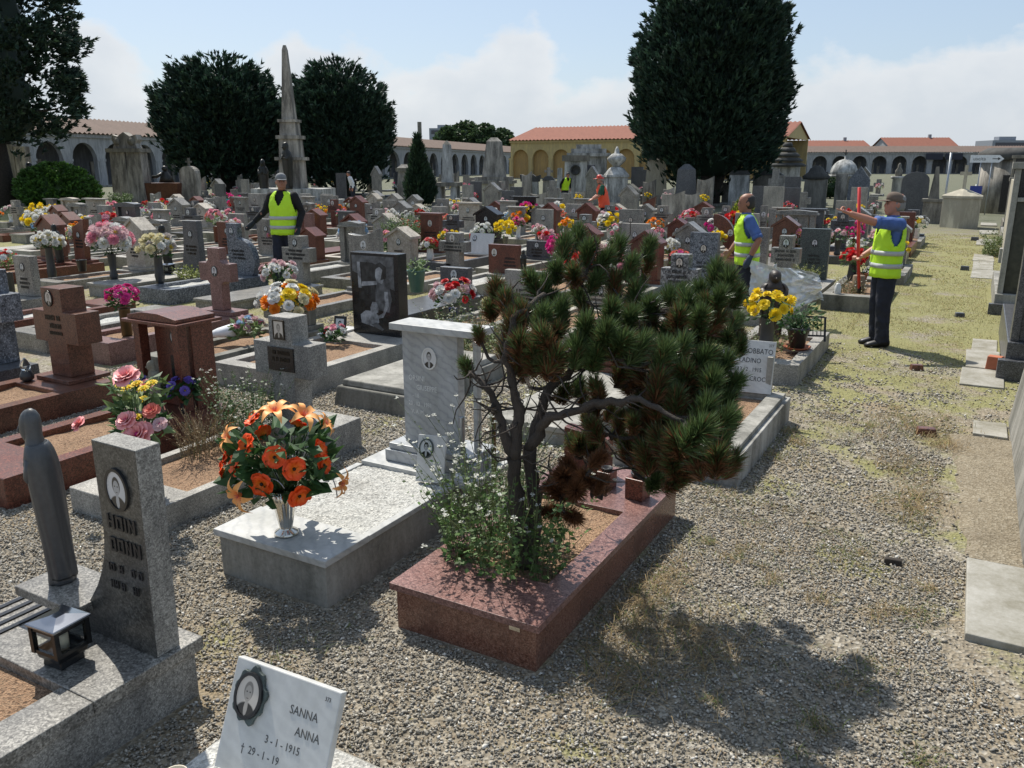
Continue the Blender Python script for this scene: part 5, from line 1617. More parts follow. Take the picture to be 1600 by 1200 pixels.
CLUST = [(-1.96,3.08,1.11,'g',0.8),(-1.78,3.13,1.42,'m',1.0),(-1.86,3.18,1.46,'m',1.0),(-1.86,3.13,1.37,'m',0.9),(-1.73,3.28,1.49,'g',1.0),(-1.72,3.38,1.46,'g',1.0),(-1.69,3.53,1.63,'g',1.1),(-1.66,3.63,1.67,'g',1.0),(-1.56,3.53,1.61,'g',1.1),(-1.48,3.53,1.58,'g',1.0),(-1.46,3.63,1.62,'g',1.1),(-1.37,3.58,1.55,'g',1.0),(-1.34,3.73,1.63,'g',0.9),(-1.34,3.73,1.55,'m',0.8),(-1.68,3.43,1.52,'g',1.0),(-1.59,3.43,1.51,'m',1.0),(-1.5,3.48,1.48,'g',1.0),(-1.43,3.53,1.48,'m',1.0),(-1.33,3.53,1.44,'g',1.0),(-1.0,3.68,1.53,'g',1.1),(-0.93,3.63,1.5,'g',1.1),(-0.9,3.68,1.43,'g',0.9),(-0.94,3.53,1.44,'g',1.0),(-1.05,3.63,1.44,'g',1.0),(-1.08,3.53,1.4,'g',1.1),(-1.18,3.58,1.4,'g',1.1),(-1.22,3.43,1.39,'g',1.1),(-1.07,3.38,1.36,'m',1.1),(-0.99,3.43,1.36,'g',1.1),(-0.94,3.53,1.34,'m',1.0),(-1.6,3.13,1.36,'g',1.1),(-1.7,3.13,1.37,'m',1.1),(-1.72,3.08,1.33,'m',1.1),(-1.56,3.23,1.38,'g',1.1),(-1.39,3.13,1.33,'g',1.2),(-1.28,3.08,1.32,'g',1.2),(-1.21,3.08,1.29,'g',1.2),(-1.34,3.28,1.38,'g',1.1),(-1.27,3.33,1.35,'g',1.1),(-1.41,3.08,1.25,'g',1.2),(-1.54,3.03,1.29,'m',1.2),(-1.65,3.03,1.25,'m',1.2),(-1.58,3.03,1.22,'m',1.1),(-1.48,3.03,1.21,'m',1.1),(-1.32,3.08,1.22,'g',1.1),(-1.15,3.13,1.27,'g',1.2),(-1.06,3.18,1.24,'g',1.2),(-1.02,3.28,1.25,'g',1.2),(-0.93,3.33,1.21,'g',1.2),(-0.86,3.38,1.18,'g',1.1),(-0.82,3.38,1.1,'g',1.1),(-0.87,3.23,1.13,'g',1.2),(-0.98,3.23,1.15,'m',1.2),(-1.06,3.13,1.13,'m',1.2),(-1.18,3.23,1.15,'m',1.1),(-0.98,3.13,1.07,'m',1.1),(-0.86,3.13,1.05,'g',1.2),(-0.83,2.93,1.01,'g',1.4),(-0.78,3.13,1.01,'g',1.2),(-0.79,3.08,0.92,'g',1.2),(-0.83,3.33,1.03,'g',1.1),(-0.92,2.98,0.95,'m',1.2),(-1.04,3.13,0.89,'m',1.2),(-1.17,3.23,0.89,'m',1.1),(-1.23,3.28,0.78,'m',1.1),(-1.1,3.13,0.81,'m',1.2),(-0.95,3.03,0.83,'m',1.1),(-0.86,3.03,0.86,'m',1.1),(-1.11,3.23,0.99,'m',1.1),(-0.91,3.73,1.31,'g',0.9),(-0.92,3.63,1.24,'g',1.0),(-1.41,2.98,0.71,'d',1.0),(-1.34,2.95,0.67,'d',1.05),(-1.46,3.0,0.63,'d',1.0),(-1.42,3.05,0.73,'d',0.9),(-1.26,3.0,0.81,'d',0.8),(-1.32,3.0,0.71,'d',0.9),(-1.81,3.18,1.19,'m',1.0),(-1.68,3.38,1.39,'g',1.0),(-1.17,3.53,1.26,'g',1.1),(-1.08,3.63,1.24,'g',1.1),(-1.3,3.63,1.23,'g',1.1),(-1.03,3.43,0.9,'g',1.1),(-1.01,3.63,0.96,'g',1.1),(-1.23,3.73,1.05,'m',1.1),(-1.51,3.73,1.39,'g',1.1),(-1.7,3.73,1.37,'g',1.1),(-1.42,3.83,1.45,'g',1.0),(-1.23,3.88,1.39,'g',1.0)]
SKEL = {'trunk': [(-1.642, 3.05, 0.196), (-1.666, 3.03, 0.504), (-1.666, 3.0, 0.745)], 'trunk2': [(-1.628, 3.1, 0.193), (-1.613, 3.08, 0.527), (-1.612, 3.05, 0.784)], 'left': [(-1.666, 3.0, 0.745), (-1.729, 2.98, 0.934), (-1.771, 2.97, 1.053), (-1.875, 2.98, 1.113)], 'up': [(-1.666, 3.0, 0.745), (-1.654, 3.03, 0.961), (-1.724, 3.03, 1.184), (-1.704, 3.05, 1.353), (-1.641, 3.23, 1.445)], 'right': [(-1.612, 3.05, 0.784), (-1.498, 3.02, 0.958), (-1.304, 3.05, 1.035), (-1.1, 3.03, 1.083), (-0.895, 2.98, 1.034)], 'back': [(-1.612, 3.05, 0.784), (-1.58, 3.12, 1.008), (-1.452, 3.24, 1.172), (-1.307, 3.43, 1.356), (-1.09, 3.53, 1.389)], 'low': [(-1.613, 3.08, 0.527), (-1.492, 3.08, 0.675), (-1.341, 3.02, 0.709)]}
stone('bark_rough', (.085, .068, .055), (.02, .017, .014), .95, .95, False)
bump(MATS['bark_rough'].node_tree, MATS['bark_rough'].node_tree.nodes['Principled BSDF'], noisen(MATS['bark_rough'].node_tree, pos(MATS['bark_rough'].node_tree, (1, 1, .35)), 70, 5, .7), 1.0, .02)
def pine():
    base = Vector((-1.64, 3.06, .19))
    root = empty('pine_tree', base)
    r = random.Random(3)
    segs = {}
    nodes = []
    tb = MB()
    for nm, pts in SKEL.items():
        P_ = [Vector(p) - base for p in pts]
        # subdivide with a little wander
        Q = []
        for a, b in zip(P_[:-1], P_[1:]):
            for k in range(5):
                u = k / 5
                Q.append(a.lerp(b, u) + Vector([r.uniform(-.010, .010) for _ in range(3)]))
        Q.append(P_[-1])
        r0, r1 = {'trunk': (.046, .03), 'left': (.022, .011), 'up': (.025, .010), 'right': (.024, .009), 'back': (.024, .010), 'low': (.02, .009), 'trunk2': (.038, .026)}[nm]
        rad = [(r0 + (r1 - r0) * i / (len(Q) - 1)) * r.uniform(.84, 1.2) for i in range(len(Q))]
        (tb if nm.startswith('trunk') else segs.setdefault(nm, MB())).tube([tuple(q) for q in Q], rad, 10)
        nodes += [(q, rad[i]) for i, q in enumerate(Q) if nm not in ('trunk', 'trunk2') or i > len(Q) - 3]
    tb.build('trunk', 'bark_rough', root)
    for nm, mb in segs.items(): mb.build('limb', 'bark_rough', root)
    r2 = random.Random(8)
    more = [(x + r2.uniform(-.07, .07), y + r2.uniform(-.02, .16), z - r2.uniform(.03, .14), 'd' if kind == 'd' else r2.choice('gmm'), sc * .85) for (x, y, z, kind, sc) in CLUST[1:] if z < 1.45]
    more += [(r2.uniform(-1.6, -1.0), r2.uniform(3.1, 3.65), r2.uniform(.72, 1.14), r2.choice('mmmg'), r2.uniform(.7, .95)) for _ in range(46)]
    for i, (x, y, z, kind, sc) in enumerate(CLUST + more):
        sc *= 1.0
        p = Vector((x, y, z)) - base
        q, qr = min(nodes, key=lambda t: (t[0] - p).length + max(0, t[0].z - p.z) * 1.2)
        d = (p - q)
        mid = q.lerp(p, .5) + Vector((r.uniform(-.03, .03), r.uniform(-.03, .03), -.03 * r.random() - .02))
        pts = [q.lerp(mid, .0), q.lerp(mid, .55) + Vector((0, 0, -.01)), mid, mid.lerp(p, .5) + Vector((0, 0, -.004)), p]
        MB().tube([tuple(t) for t in pts], [min(qr, .011), .009, .008, .007, .005], 6).build('twig', 'bark_rough', root)
        nodes.append((mid, .008))
        k = NC[(kind, i % (4 if kind == 'g' else 3 if kind == 'm' else 2))]
        dirv = (p - mid).normalized() * .6 + Vector((r.uniform(-.25, .25), r.uniform(-.25, .25), .75 if kind != 'd' else .1))
        o = link('needle_cluster', k, root, tuple(p))
        o.rotation_mode = 'QUATERNION'
        o.rotation_quaternion = dirv.normalized().to_track_quat('Z', 'Y')
        o.scale = (sc, sc, sc)
    dt = MB()
    for _ in range(170):
        q, qr = r2.choice([t for t in nodes if t[0].z > .42 and t[0].x < .5])
        d = Vector((r2.uniform(-1, 1), r2.uniform(-1, 1), r2.uniform(-.35, .7))).normalized()
        pts = [q]; L_ = r2.uniform(.10, .28)
        for k in range(4):
            d = (d + Vector((r2.uniform(-.5, .5), r2.uniform(-.5, .5), r2.uniform(-.4, .5)))).normalized(); pts.append(pts[-1] + d * L_ / 4)
        dt.tube([tuple(t) for t in pts], [.0055, .0045, .0038, .003, .0018], 5)
    dt.build('dead_twigs', 'bark_rough', root)['kind'] = 'stuff'
    tag(root, 'gnarled dwarf pine with dark green and browned needles on the red granite grave', 'pine')
pine()

def weeds(name, loc, rx, ry, n, h, label, seed, leafcol, flowers=0.1, leafsize=.028, spread=.25, kind=None, dry=0.0, cat='plant', dens=14):
    """many thin stems with small leaves and a few pale flower heads"""
    r = np.random.default_rng(seed)
    V = []; F = []; C = []
    def tri(a, b, c, col):
        o = len(V); V.extend([a, b, c]); F.append((o, o + 1, o + 2)); C.append(col)
    for i in range(n):
        a, q = r.random() * 6.283, math.sqrt(r.random())
        b = np.array([rx * q * math.cos(a), ry * q * math.sin(a), 0.0])
        hh = h * r.uniform(.45, 1.1)
        lean = np.array([math.cos(a), math.sin(a), 0]) * spread * hh * r.uniform(-.3, 1.3) + r.normal(0, .05, 3) * [1, 1, 0]
        pts = [b + lean * (t * t) + np.array([0, 0, hh * t]) for t in np.linspace(0, 1, 5)]
        stemc = np.array([.10, .13, .05]) * r.uniform(.6, 1.3) if r.random() > dry else np.array([.22, .16, .09]) * r.uniform(.6, 1.3)
        for p0, p1 in zip(pts[:-1], pts[1:]):
            s = np.array([r.normal(), r.normal(), 0]); s = s / np.linalg.norm(s) * .0016
            tri(p0 - s, p0 + s, p1 + s, stemc); tri(p0 - s, p1 + s, p1 - s, stemc)
        nl = int(dens * hh / .4)
        for k in range(nl):
            t = r.random() ** .8 * .95
            j = min(3, int(t * 4)); p = pts[j] + (pts[j + 1] - pts[j]) * (t * 4 - j)
            d = np.array([r.normal(), r.normal(), r.uniform(-.3, .6)]); d /= np.linalg.norm(d)
            s = np.cross(d, [r.normal(), r.normal(), 1]); s /= np.linalg.norm(s)
            L = leafsize * r.uniform(.6, 1.5) * (1.25 - t * .6)
            col = np.array(leafcol) * r.uniform(.6, 1.5)
            if r.random() < dry: col = np.array([.24, .17, .08]) * r.uniform(.5, 1.2)
            o = len(V); V.extend([p, p + d * L * .5 + s * L * .3, p + d * L, p + d * L * .5 - s * L * .3])
            F.append((o, o + 1, o + 2)); F.append((o, o + 2, o + 3)); C.extend([col, col])
        if r.random() < flowers:
            for k in range(8):
                d = np.array([r.normal(), r.normal(), abs(r.normal())]); d /= np.linalg.norm(d); s = np.cross(d, [0, 0, 1.]) * .006
                tri(pts[-1], pts[-1] + d * .014 + s, pts[-1] + d * .014 - s, (.62, .62, .55))
    o = link(name, npmesh(name, V, F, 'foliage', np.array(C)), None, loc)
    tag(o, label, cat, kind=kind)
weeds('weed_plant', (-1.74, 3.08, .19), .30, .30, 190, .50, 'leafy green weeds round the foot of the pine', 1, (.08, .145, .035), .3, .028, .5, dens=14)
weeds('weed_plant', (-1.93, 3.25, .19), .14, .38, 110, .66, 'tall thin flowering stems on the left side of the pine', 2, (.12, .15, .08), .8, .018, .5, dens=9)
weeds('weed_plant', (-4.32, 3.95, .15), .22, .25, 150, .44, 'green weeds in front of the rough grey cross', 3, (.075, .125, .045), .35, .026, .35)
weeds('dry_shrub', (-4.30, 3.50, .14), .14, .16, 170, .30, 'dried brown shrub in the orange-earth grave', 4, (.13, .075, .035), 0, .012, .5, dry=.9, dens=20)
weeds('weed_plant', (-4.75, 7.6, .0), .5, .5, 240, .5, 'tall flowering weeds behind the capped marble stele', 5, (.11, .15, .05), .5, .028, .3, dry=.2)
weeds('weed_plant', (-10.7, 14.3, .2), .35, .5, 200, .75, 'bushy green weeds left of the red flat-capped stone', 6, (.10, .16, .05), .2, .05, .25)
weeds('weed_plant', (-1.75, 6.2, .18), .22, .2, 90, .18, 'faded reddish flowers and weeds in front of the white tilted plaque', 7, (.17, .15, .05), .3, .02, .2, dry=.3)
weeds('weed_plant', (-2.35, 14.1, .2), .22, .3, 120, .22, 'yellow-green weeds in front of the green-grey slab', 8, (.22, .24, .06), .1, .03, .2)
weeds('weed_plant', (-1.65, 8.3, .2), .22, .25, 80, .22, 'drooping green weeds under the yellow roses', 9, (.11, .14, .05), .1, .03, .4, dry=.2)
weeds('weed_plant', (.55, 22.0, .0), .35, .7, 160, .55, 'weedy bush growing against the tall tombs right of the path', 10, (.13, .17, .06), .1, .05, .3)
weeds('weed_plant', (-4.15, 6.2, .22), .12, .12, 40, .12, 'small bright green tuft on the blackened grave slab', 11, (.16, .25, .05), 0, .04, .3)
weeds('weed_plant', (-11.3, 9.3, .2), .25, .3, 90, .2, 'yellow-green tuft between the dark stele and the blue-grey stone', 12, (.24, .27, .06), 0, .04, .3)
weeds('weed_plant', (-1.5, 12.9, .18), .22, .35, 160, .2, 'pale grassy weeds in the blackened kerb by the path', 13, (.2, .19, .09), .2, .02, .3, dry=.4)
# ------------------------------------------------------------------ people
def person(loc, face_dir, h, label, top='vest', shirt='shirt_blue', sleeve='short', skin='skin', cap=None, hair='hair_grey', gloves=None, lean=0.0, rarm=None, larm=None,
           bands=True, stride=0.0, headturn=0.0, vestlen=.80, rhand='relaxed', lhand='relaxed', knee=0.0, bald=False, seed=1):
    """x = the person's right, y = forward, z up, built for 1.72 m and scaled; arms are (elbow, wrist) points"""
    a = math.atan2(face_dir[1], face_dir[0]) - math.pi / 2
    root = empty('person', loc, a)
    s = h / 1.72
    root.scale = (s, s, s)
    def B(p):                                   # bend of the upper body
        x, y, z = p
        t = max(0, z - .92)
        return (x, y + lean * t, z - lean * lean * .35 * t)
    def ell(z, rx, ry, oy=0, ox=0): return (B((ox, oy, z)), (rx, 0, 0), (0, ry, 0))
    rarm = rarm or ((.27, -.03, 1.12), (.27, .08, .87)); larm = larm or ((-.27, -.03, 1.12), (-.27, .08, .87))
    sh = {1: B((.185, -.01, 1.385)), -1: B((-.185, -.01, 1.385))}
    arms = {1: [Vector(sh[1]), Vector(B(rarm[0])), Vector(B(rarm[1]))], -1: [Vector(sh[-1]), Vector(B(larm[0])), Vector(B(larm[1]))]}
    hands = {1: rhand, -1: lhand}
    Ht = Matrix.Translation(Vector(B((0, 0, 1.5)))) @ Matrix.Rotation(headturn, 4, 'Z') @ Matrix.Rotation(-lean * .5, 4, 'X') @ Matrix.Translation(Vector((0, -lean * .0, -1.5)))
    b = MB()
    # head
    hp = [(1.475, .02, .025, .052), (1.485, .04, .045, .045), (1.51, .056, .068, .03), (1.54, .064, .085, .018), (1.575, .071, .095, .008), (1.61, .075, .1, .0), (1.645, .075, .1, -.004), (1.675, .068, .09, -.008), (1.70, .05, .065, -.01), (1.715, .022, .03, -.01)]
    b.rings([((0, oy, z), (rx, 0, 0), (0, ry, 0)) for z, rx, ry, oy in hp], 22, M=Ht)
    b.rings([((0, .098, 1.605), (.008, 0, 0), (0, 0, .008)), ((0, .117, 1.575), (.013, 0, 0), (0, 0, .011)), ((0, .105, 1.565), (.017, 0, 0), (0, 0, .012)), ((0, .085, 1.562), (.017, 0, 0), (0, 0, .01))], 10, M=Ht)   # nose
    for sx in (-1, 1): b.ball((sx * .077, -.012, 1.585), .03, 10, 6, M=Ht, sz=(.35, .6, 1.05))
    b.ball((0, .098, 1.528), .022, 10, 6, M=Ht, sz=(1.1, .45, .5))
    b.rings([ell(1.36, .085, .075, -.015), ell(1.42, .06, .06, -.012), ell(1.50, .055, .058, -.002), ell(1.54, .05, .06, .0)], 16)
    b.rings([ell(.86, .15, .10), ell(1.0, .155, .105), ell(1.2, .165, .105), ell(1.35, .15, .08), ell(1.41, .09, .06)], 18)
    for q in (1, -1):
        p0, p1, p2 = arms[q]
        b.tube([tuple(p0.lerp(p1, .12)), tuple(p0.lerp(p1, .5)), tuple(p1), tuple(p1.lerp(p2, .35)), tuple(p2)], [.04, .048, .045, .047, .031], 12)
        d = (p2 - p1).normalized()
        side = d.cross(Vector((0, 0, 1)))
        if side.length < .2: side = Vector((0, 1, 0))
        side.normalize(); nrm = side.cross(d).normalized()
        hang = abs(d.z) > .7
        wid = Vector((0, 1, 0)) if hang else side
        wid = (wid - d * wid.dot(d)).normalized(); pal = d.cross(wid).normalized() * (-q if hang else -1)
        c0 = p2 + d * .045
        b.rings([(tuple(p2 - d * .01), tuple(wid * .024), tuple(pal * .019)), (tuple(p2 + d * .03), tuple(wid * .036), tuple(pal * .018)), (tuple(p2 + d * .085), tuple(wid * .04), tuple(pal * .014))], 10)
        mode = hands[q]
        for k in range(4):
            o = (k - 1.5) * .0195
            ln = (.07, .08, .075, .058)[k]
            st = p2 + d * .08 + wid * o
            if mode == 'point' and k == 0: pts = [st, st + d * ln * .6, st + d * ln * 1.15]
            elif mode in ('fist', 'point', 'grip'): pts = [st, st + d * .03 + pal * .014, st + d * .022 + pal * .042, st - d * .008 + pal * .045]
            else: pts = [st, st + d * ln * .5 + pal * .006, st + d * ln * .95 + pal * .024]
            b.tube([tuple(t) for t in pts], [.0095, .009, .008, .008][:len(pts)], 6)
        th = p2 + d * .03 + wid * .036 * (1 if not hang else 1)
        if mode in ('fist', 'point', 'grip'): b.tube([tuple(th), tuple(th + d * .035 + wid * .008 + pal * .02), tuple(th + d * .05 - wid * .02 + pal * .045)], [.012, .0105, .009], 6)
        else: b.tube([tuple(th), tuple(th + d * .03 + wid * .018 + pal * .006), tuple(th + d * .065 + wid * .02 + pal * .014)], [.012, .0105, .008], 6)
    legs = {}
    for q in (1, -1):
        f = stride * q
        legs[q] = [Vector((q * .085, 0, .88)), Vector((q * .095, f * .45 + .02 + knee, .48)), Vector((q * .095, f - .01, .09))]
        b.tube([tuple(p) for p in legs[q]], [.075, .055, .04], 12)
    body = b.build('body', skin, root)
    md = body.modifiers.new('r', 'REMESH'); md.mode = 'VOXEL'; md.voxel_size = .0085; md.use_smooth_shade = True
    # eyes, brows
    e = MB()
    for sx in (-1, 1):
        e.ball((sx * .031, .092, 1.598), .0105, 8, 6, M=Ht, sz=(1.3, .6, .6))
        e.box(sx * .031 - .018, sx * .031 + .018, .092, .1005, 1.615, 1.621, M=Ht)
    e.build('eyes', 'eye_dark', root)
    # hair or cap
    hm = MB()
    if bald:
        hm.rings([((0, -.03, 1.52), (.055, 0, 0), (0, .07, 0)), ((0, -.022, 1.56), (.076, 0, 0), (0, .088, 0)), ((0, -.018, 1.61), (.0805, 0, 0), (0, .092, 0)), ((0, -.03, 1.66), (.075, 0, 0), (0, .078, 0)), ((0, -.04, 1.69), (.05, 0, 0), (0, .05, 0))], 20, M=Ht)
    else:
        hm.rings([((0, -.028, 1.53), (.06, 0, 0), (0, .075, 0)), ((0, -.018, 1.57), (.078, 0, 0), (0, .09, 0)), ((0, -.012, 1.62), (.081, 0, 0), (0, .098, 0)), ((0, -.008, 1.665), (.078, 0, 0), (0, .1, 0)), ((0, -.01, 1.70), (.06, 0, 0), (0, .078, 0)), ((0, -.01, 1.727), (.02, 0, 0), (0, .03, 0))], 20, M=Ht)
    hm.build('hair', hair, root)
    if cap:
        c = MB()
        tl = lambda z, y: z + y * .22
        c.rings([((0, -.006, z), (rx, 0, 0), (0, ry, ry * .22)) for z, rx, ry in [(1.617, .083, .103), (1.645, .084, .105), (1.675, .078, .098), (1.70, .064, .08), (1.718, .04, .05), (1.725, .012, .015)]], 24, M=Ht)
        vs = []; fs = []
        for i in range(13):
            t = math.pi * (i / 12)
            x = .082 * math.cos(t)
            vs.append((x * .9, .055 + .04 * math.sin(t), 1.636 + .006 * math.sin(t))); vs.append((x * .86, .06 + .15 * max(math.sin(t), 0) ** .6, 1.634 - .004 * math.sin(t)))
        n = len(vs)
        vs += [(x, y, z - .006) for x, y, z in vs]
        for i in range(12):
            k = 2 * i
            fs += [(k, k + 1, k + 3, k + 2), (n + k, n + k + 2, n + k + 3, n + k + 1), (k + 1, n + k + 1, n + k + 3, k + 3)]
        c.add(vs, fs, True, Ht)
        c.build('cap', cap, root)
    # shirt with sleeves
    t = MB()
    t.rings([ell(.84, .165, .115), ell(.95, .165, .115), ell(1.15, .18, .118), ell(1.3, .19, .112), ell(1.38, .175, .09), ell(1.43, .10, .07), ell(1.475, .068, .066)], 22)
    for q in (1, -1):
        p0, p1, p2 = arms[q]
        t.ball(tuple(p0), .072, 14, 10)
        if sleeve == 'long': t.tube([tuple(p0), tuple(p0.lerp(p1, .5)), tuple(p1), tuple(p1.lerp(p2, .5)), tuple(p1.lerp(p2, .96))], [.068, .064, .056, .05, .043], 14)
        else: t.tube([tuple(p0), tuple(p0.lerp(p1, .4)), tuple(p0.lerp(p1, .82))], [.07, .072, .066], 14)
    o = t.build('shirt', shirt, root)
    md = o.modifiers.new('r', 'REMESH'); md.mode = 'VOXEL'; md.voxel_size = .012; md.use_smooth_shade = True
    tx = bpy.data.textures.get('cloth') or bpy.data.textures.new('cloth', 'CLOUDS'); tx.noise_scale = .07
    md = o.modifiers.new('d', 'DISPLACE'); md.texture = tx; md.strength = .018; md.mid_level = .5
    if sleeve == 'short':
        for q in (1, -1):
            p0, p1, p2 = arms[q]
            MB().tube([tuple(p0.lerp(p1, .78)), tuple(p0.lerp(p1, .93))], [.069, .07], 14).build('cuff', shirt, root)
    # vest: open V neck, armholes at the shoulders, two reflective bands
    if top:
        n = 96
        rw0 = [(vestlen, .205, .145), (vestlen + .06, .202, .145), (.95, .198, .145), (1.05, .198, .145), (1.15, .2, .145), (1.25, .2, .142), (1.33, .19, .132), (1.39, .165, .108), (1.43, .118, .085), (1.452, .088, .076)]
        rows = [(z, float(np.interp(z, [q[0] for q in rw0], [q[1] for q in rw0])), float(np.interp(z, [q[0] for q in rw0], [q[2] for q in rw0]))) for z in list(np.linspace(vestlen, 1.1, 8)) + list(np.linspace(1.12, 1.452, 26))]
        vs = []; fs = []
        r = random.Random(seed)
        for j, (z, rx, ry) in enumerate(rows):
            for i in range(n):
                an = 2 * math.pi * i / n
                k = 1 + .02 * math.sin(an * 5 + z * 9) * (1 if z < 1.3 else .3) + .012 * math.sin(an * 9 - z * 20)
                vs.append(B((rx * k * math.cos(an), ry * k * math.sin(an) + (.01 if math.sin(an) > 0 else 0), z)))
        for j in range(len(rows) - 1):
            for i in range(n):
                an = (i + .5) / n * 360
                zc_ = (rows[j][0] + rows[j + 1][0]) / 2
                dv = abs(((an - 90 + 180) % 360) - 180)
                if zc_ > 1.24 and dv < (zc_ - 1.24) * 175: continue           # V neck
                arm = min(abs(((an - 0 + 180) % 360) - 180), abs(((an - 180 + 180) % 360) - 180))
                if 1.14 < zc_ < 1.40 and arm < 25 * math.sin(math.pi * min(1, (zc_ - 1.13) / .16) * .5): continue      # armholes
                fs.append((j * n + i, j * n + (i + 1) % n, (j + 1) * n + (i + 1) % n, (j + 1) * n + i))
        v = MB().add(vs, fs, True).build('vest', top, root)
        md = v.modifiers.new('s', 'SOLIDIFY'); md.thickness = .005; md.offset = 1
        tx2 = bpy.data.textures.get('folds') or bpy.data.textures.new('folds', 'CLOUDS'); tx2.noise_scale = .11; tx2.noise_depth = 3
        md = v.modifiers.new('d', 'DISPLACE'); md.texture = tx2; md.strength = .03; md.mid_level = .42; md.texture_coords = 'LOCAL'
        if bands:
            for z0 in (.905, 1.045):
                vs = []; fs = []
                for z in (z0, z0 + .05):
                    for i in range(n):
                        an = 2 * math.pi * i / n
                        k = 1.06 + .02 * math.sin(an * 5 + z * 9) + .012 * math.sin(an * 9 - z * 20)
                        vs.append(B((.2 * k * math.cos(an), .146 * k * math.sin(an) + (.012 if math.sin(an) > 0 else -.002), z)))
                fs = [(i, (i + 1) % n, n + (i + 1) % n, n + i) for i in range(n)]
                bo = MB().add(vs, fs, True).build('reflective_band', 'band', root)
                md = bo.modifiers.new('s', 'SOLIDIFY'); md.thickness = .004; md.offset = 1
    # trousers
    t = MB()
    t.rings([ell(.80, .175, .125), ell(.9, .172, .122), ell(1.0, .165, .118)], 20)
    for q in (1, -1):
        L = legs[q]
        t.tube([tuple(L[0] + Vector((0, 0, .02))), tuple(L[0].lerp(L[1], .5)), tuple(L[1]), tuple(L[1].lerp(L[2], .5)), tuple(L[2] + Vector((0, -.005, -.035)))], [.108, .098, .083, .076, .078], 16)
    o = t.build('trousers', 'trousers', root)
    md = o.modifiers.new('r', 'REMESH'); md.mode = 'VOXEL'; md.voxel_size = .013; md.use_smooth_shade = True
    md = o.modifiers.new('d', 'DISPLACE'); md.texture = tx; md.strength = .022; md.mid_level = .5
    for q in (1, -1):
        p = legs[q][2]
        sM = MB()
        sM.rings([((p.x, p.y - .085, .05), (.03, 0, 0), (0, 0, .03)), ((p.x, p.y - .07, .05), (.04, 0, 0), (0, 0, .048)), ((p.x, p.y + .0, .055), (.045, 0, 0), (0, 0, .054)), ((p.x, p.y + .08, .04), (.05, 0, 0), (0, 0, .04)), ((p.x, p.y + .15, .03), (.045, 0, 0), (0, 0, .029)), ((p.x, p.y + .185, .022), (.025, 0, 0), (0, 0, .018))], 14)
        sM.build('shoe', 'shoe', root)
    if gloves:
        for q in (1, -1):
            p0, p1, p2 = arms[q]
            d = (p2 - p1).normalized()
            gM = MB(); gM.tube([tuple(p2 - d * .05), tuple(p2), tuple(p2 + d * .05), tuple(p2 + d * .10), tuple(p2 + d * .15), tuple(p2 + d * .17)], [.036, .036, .044, .044, .034, .012], 12)
            gM.build('glove', gloves, root)
    tag(root, label, 'person')
    return root, arms, s, a

left_dir = (-.873, -.488)
# the man pointing, on the path
PR, ar, s_, a_ = person((-.83, 10.08, 0), (-.90, -.43), 1.71, 'man in yellow vest and brown cap on the path, arm stretched out pointing left', skin='skin', cap='cap_brown', hair='hair_grey', lean=-.03, bald=True,
    larm=((-.20, .28, 1.415), (-.17, .53, 1.50)), rarm=((.27, -.03, 1.13), (.21, .20, 1.0)), lhand='point', rhand='grip', vestlen=.80, seed=2)
hand = Vector((math.cos(a_) * .21 - math.sin(a_) * .28, math.sin(a_) * .21 + math.cos(a_) * .28, 1.0)) * s_ + Vector((-.83, 10.08, 0))
ph = empty('red_pole', (hand.x + .03, hand.y + .02, 0))
MB().tube([(.045, .05, .60), (0, 0, 1.0), (-.06, -.045, 1.76)], .018, 10).build('handle', 'plastic_red', ph)
MB().lathe([(.021, .56), (.021, .64), (.019, .642)], 10, c=(.045, .05)).build('grip', 'iron', ph)
tag(ph, 'long red tool handle held upright by the pointing man', 'tool')
# the man with the plastic sheet
PM, ar, s_, a_ = person((-2.52, 10.72, 0), (-.93, -.37), 1.66, 'bald man in yellow vest and blue shirt holding a plastic sheet, behind the pine', skin='skin_tan', hair='hair_dark', bald=True, lean=.10, gloves=None,
    larm=((-.30, -.10, 1.14), (-.29, .02, .90)), rarm=((.24, .05, 1.12), (.2, .2, .95)), lhand='grip', stride=.06, seed=3)
gl = MB(); p1, p2 = ar[-1][1], ar[-1][2]; d = (p2 - p1).normalized()
gl.tube([tuple(p2 - d * .05), tuple(p2), tuple(p2 + d * .05), tuple(p2 + d * .10), tuple(p2 + d * .14)], [.036, .036, .044, .042, .014], 12)
gl.build('glove', 'glove', PM)
hw = Matrix.Rotation(a_, 4, 'Z') @ (p2 * s_) + Vector((-2.52, 10.72, 0))
# the man with cap at the left
person((-10.02, 10.2, 0), (.35, -.94), 1.87, 'man in yellow vest, cap and black sleeves walking among the graves at left', shirt='shirt_black', sleeve='long', skin='skin_tan', cap='cap_grey', hair='hair_grey', gloves='glove_black',
    rarm=((.31, -.06, 1.17), (.46, .06, 1.0)), larm=((-.27, -.07, 1.15), (-.25, .06, .92)), headturn=RAD(30), stride=.1, seed=4, vestlen=.82, bald=True)
# far figures
person((-9.54, 22.6, 0), left_dir, 1.74, 'worker in orange vest and red helmet far back in the graves', top='vest_orange', shirt='shirt_green', bands=False, cap='helmet_red', lean=.22, larm=((-.22, .12, 1.15), (-.15, .3, 1.05)), rarm=((.22, .12, 1.15), (.15, .3, 1.05)), seed=5)
person((-18.2, 38.0, 0), (.8, -.6), 1.70, 'worker in yellow vest bending behind the tall obelisk pedestal', shirt='shirt_black', sleeve='long', bands=False, lean=.5, hair='hair_dark', seed=6)
person((-27.9, 33.4, 0), (-.6, -.8), 1.72, 'person in a white shirt beyond the bronze statue', top=None, shirt='cloth_white', hair='hair_dark', sleeve='long', lean=.3, seed=7)

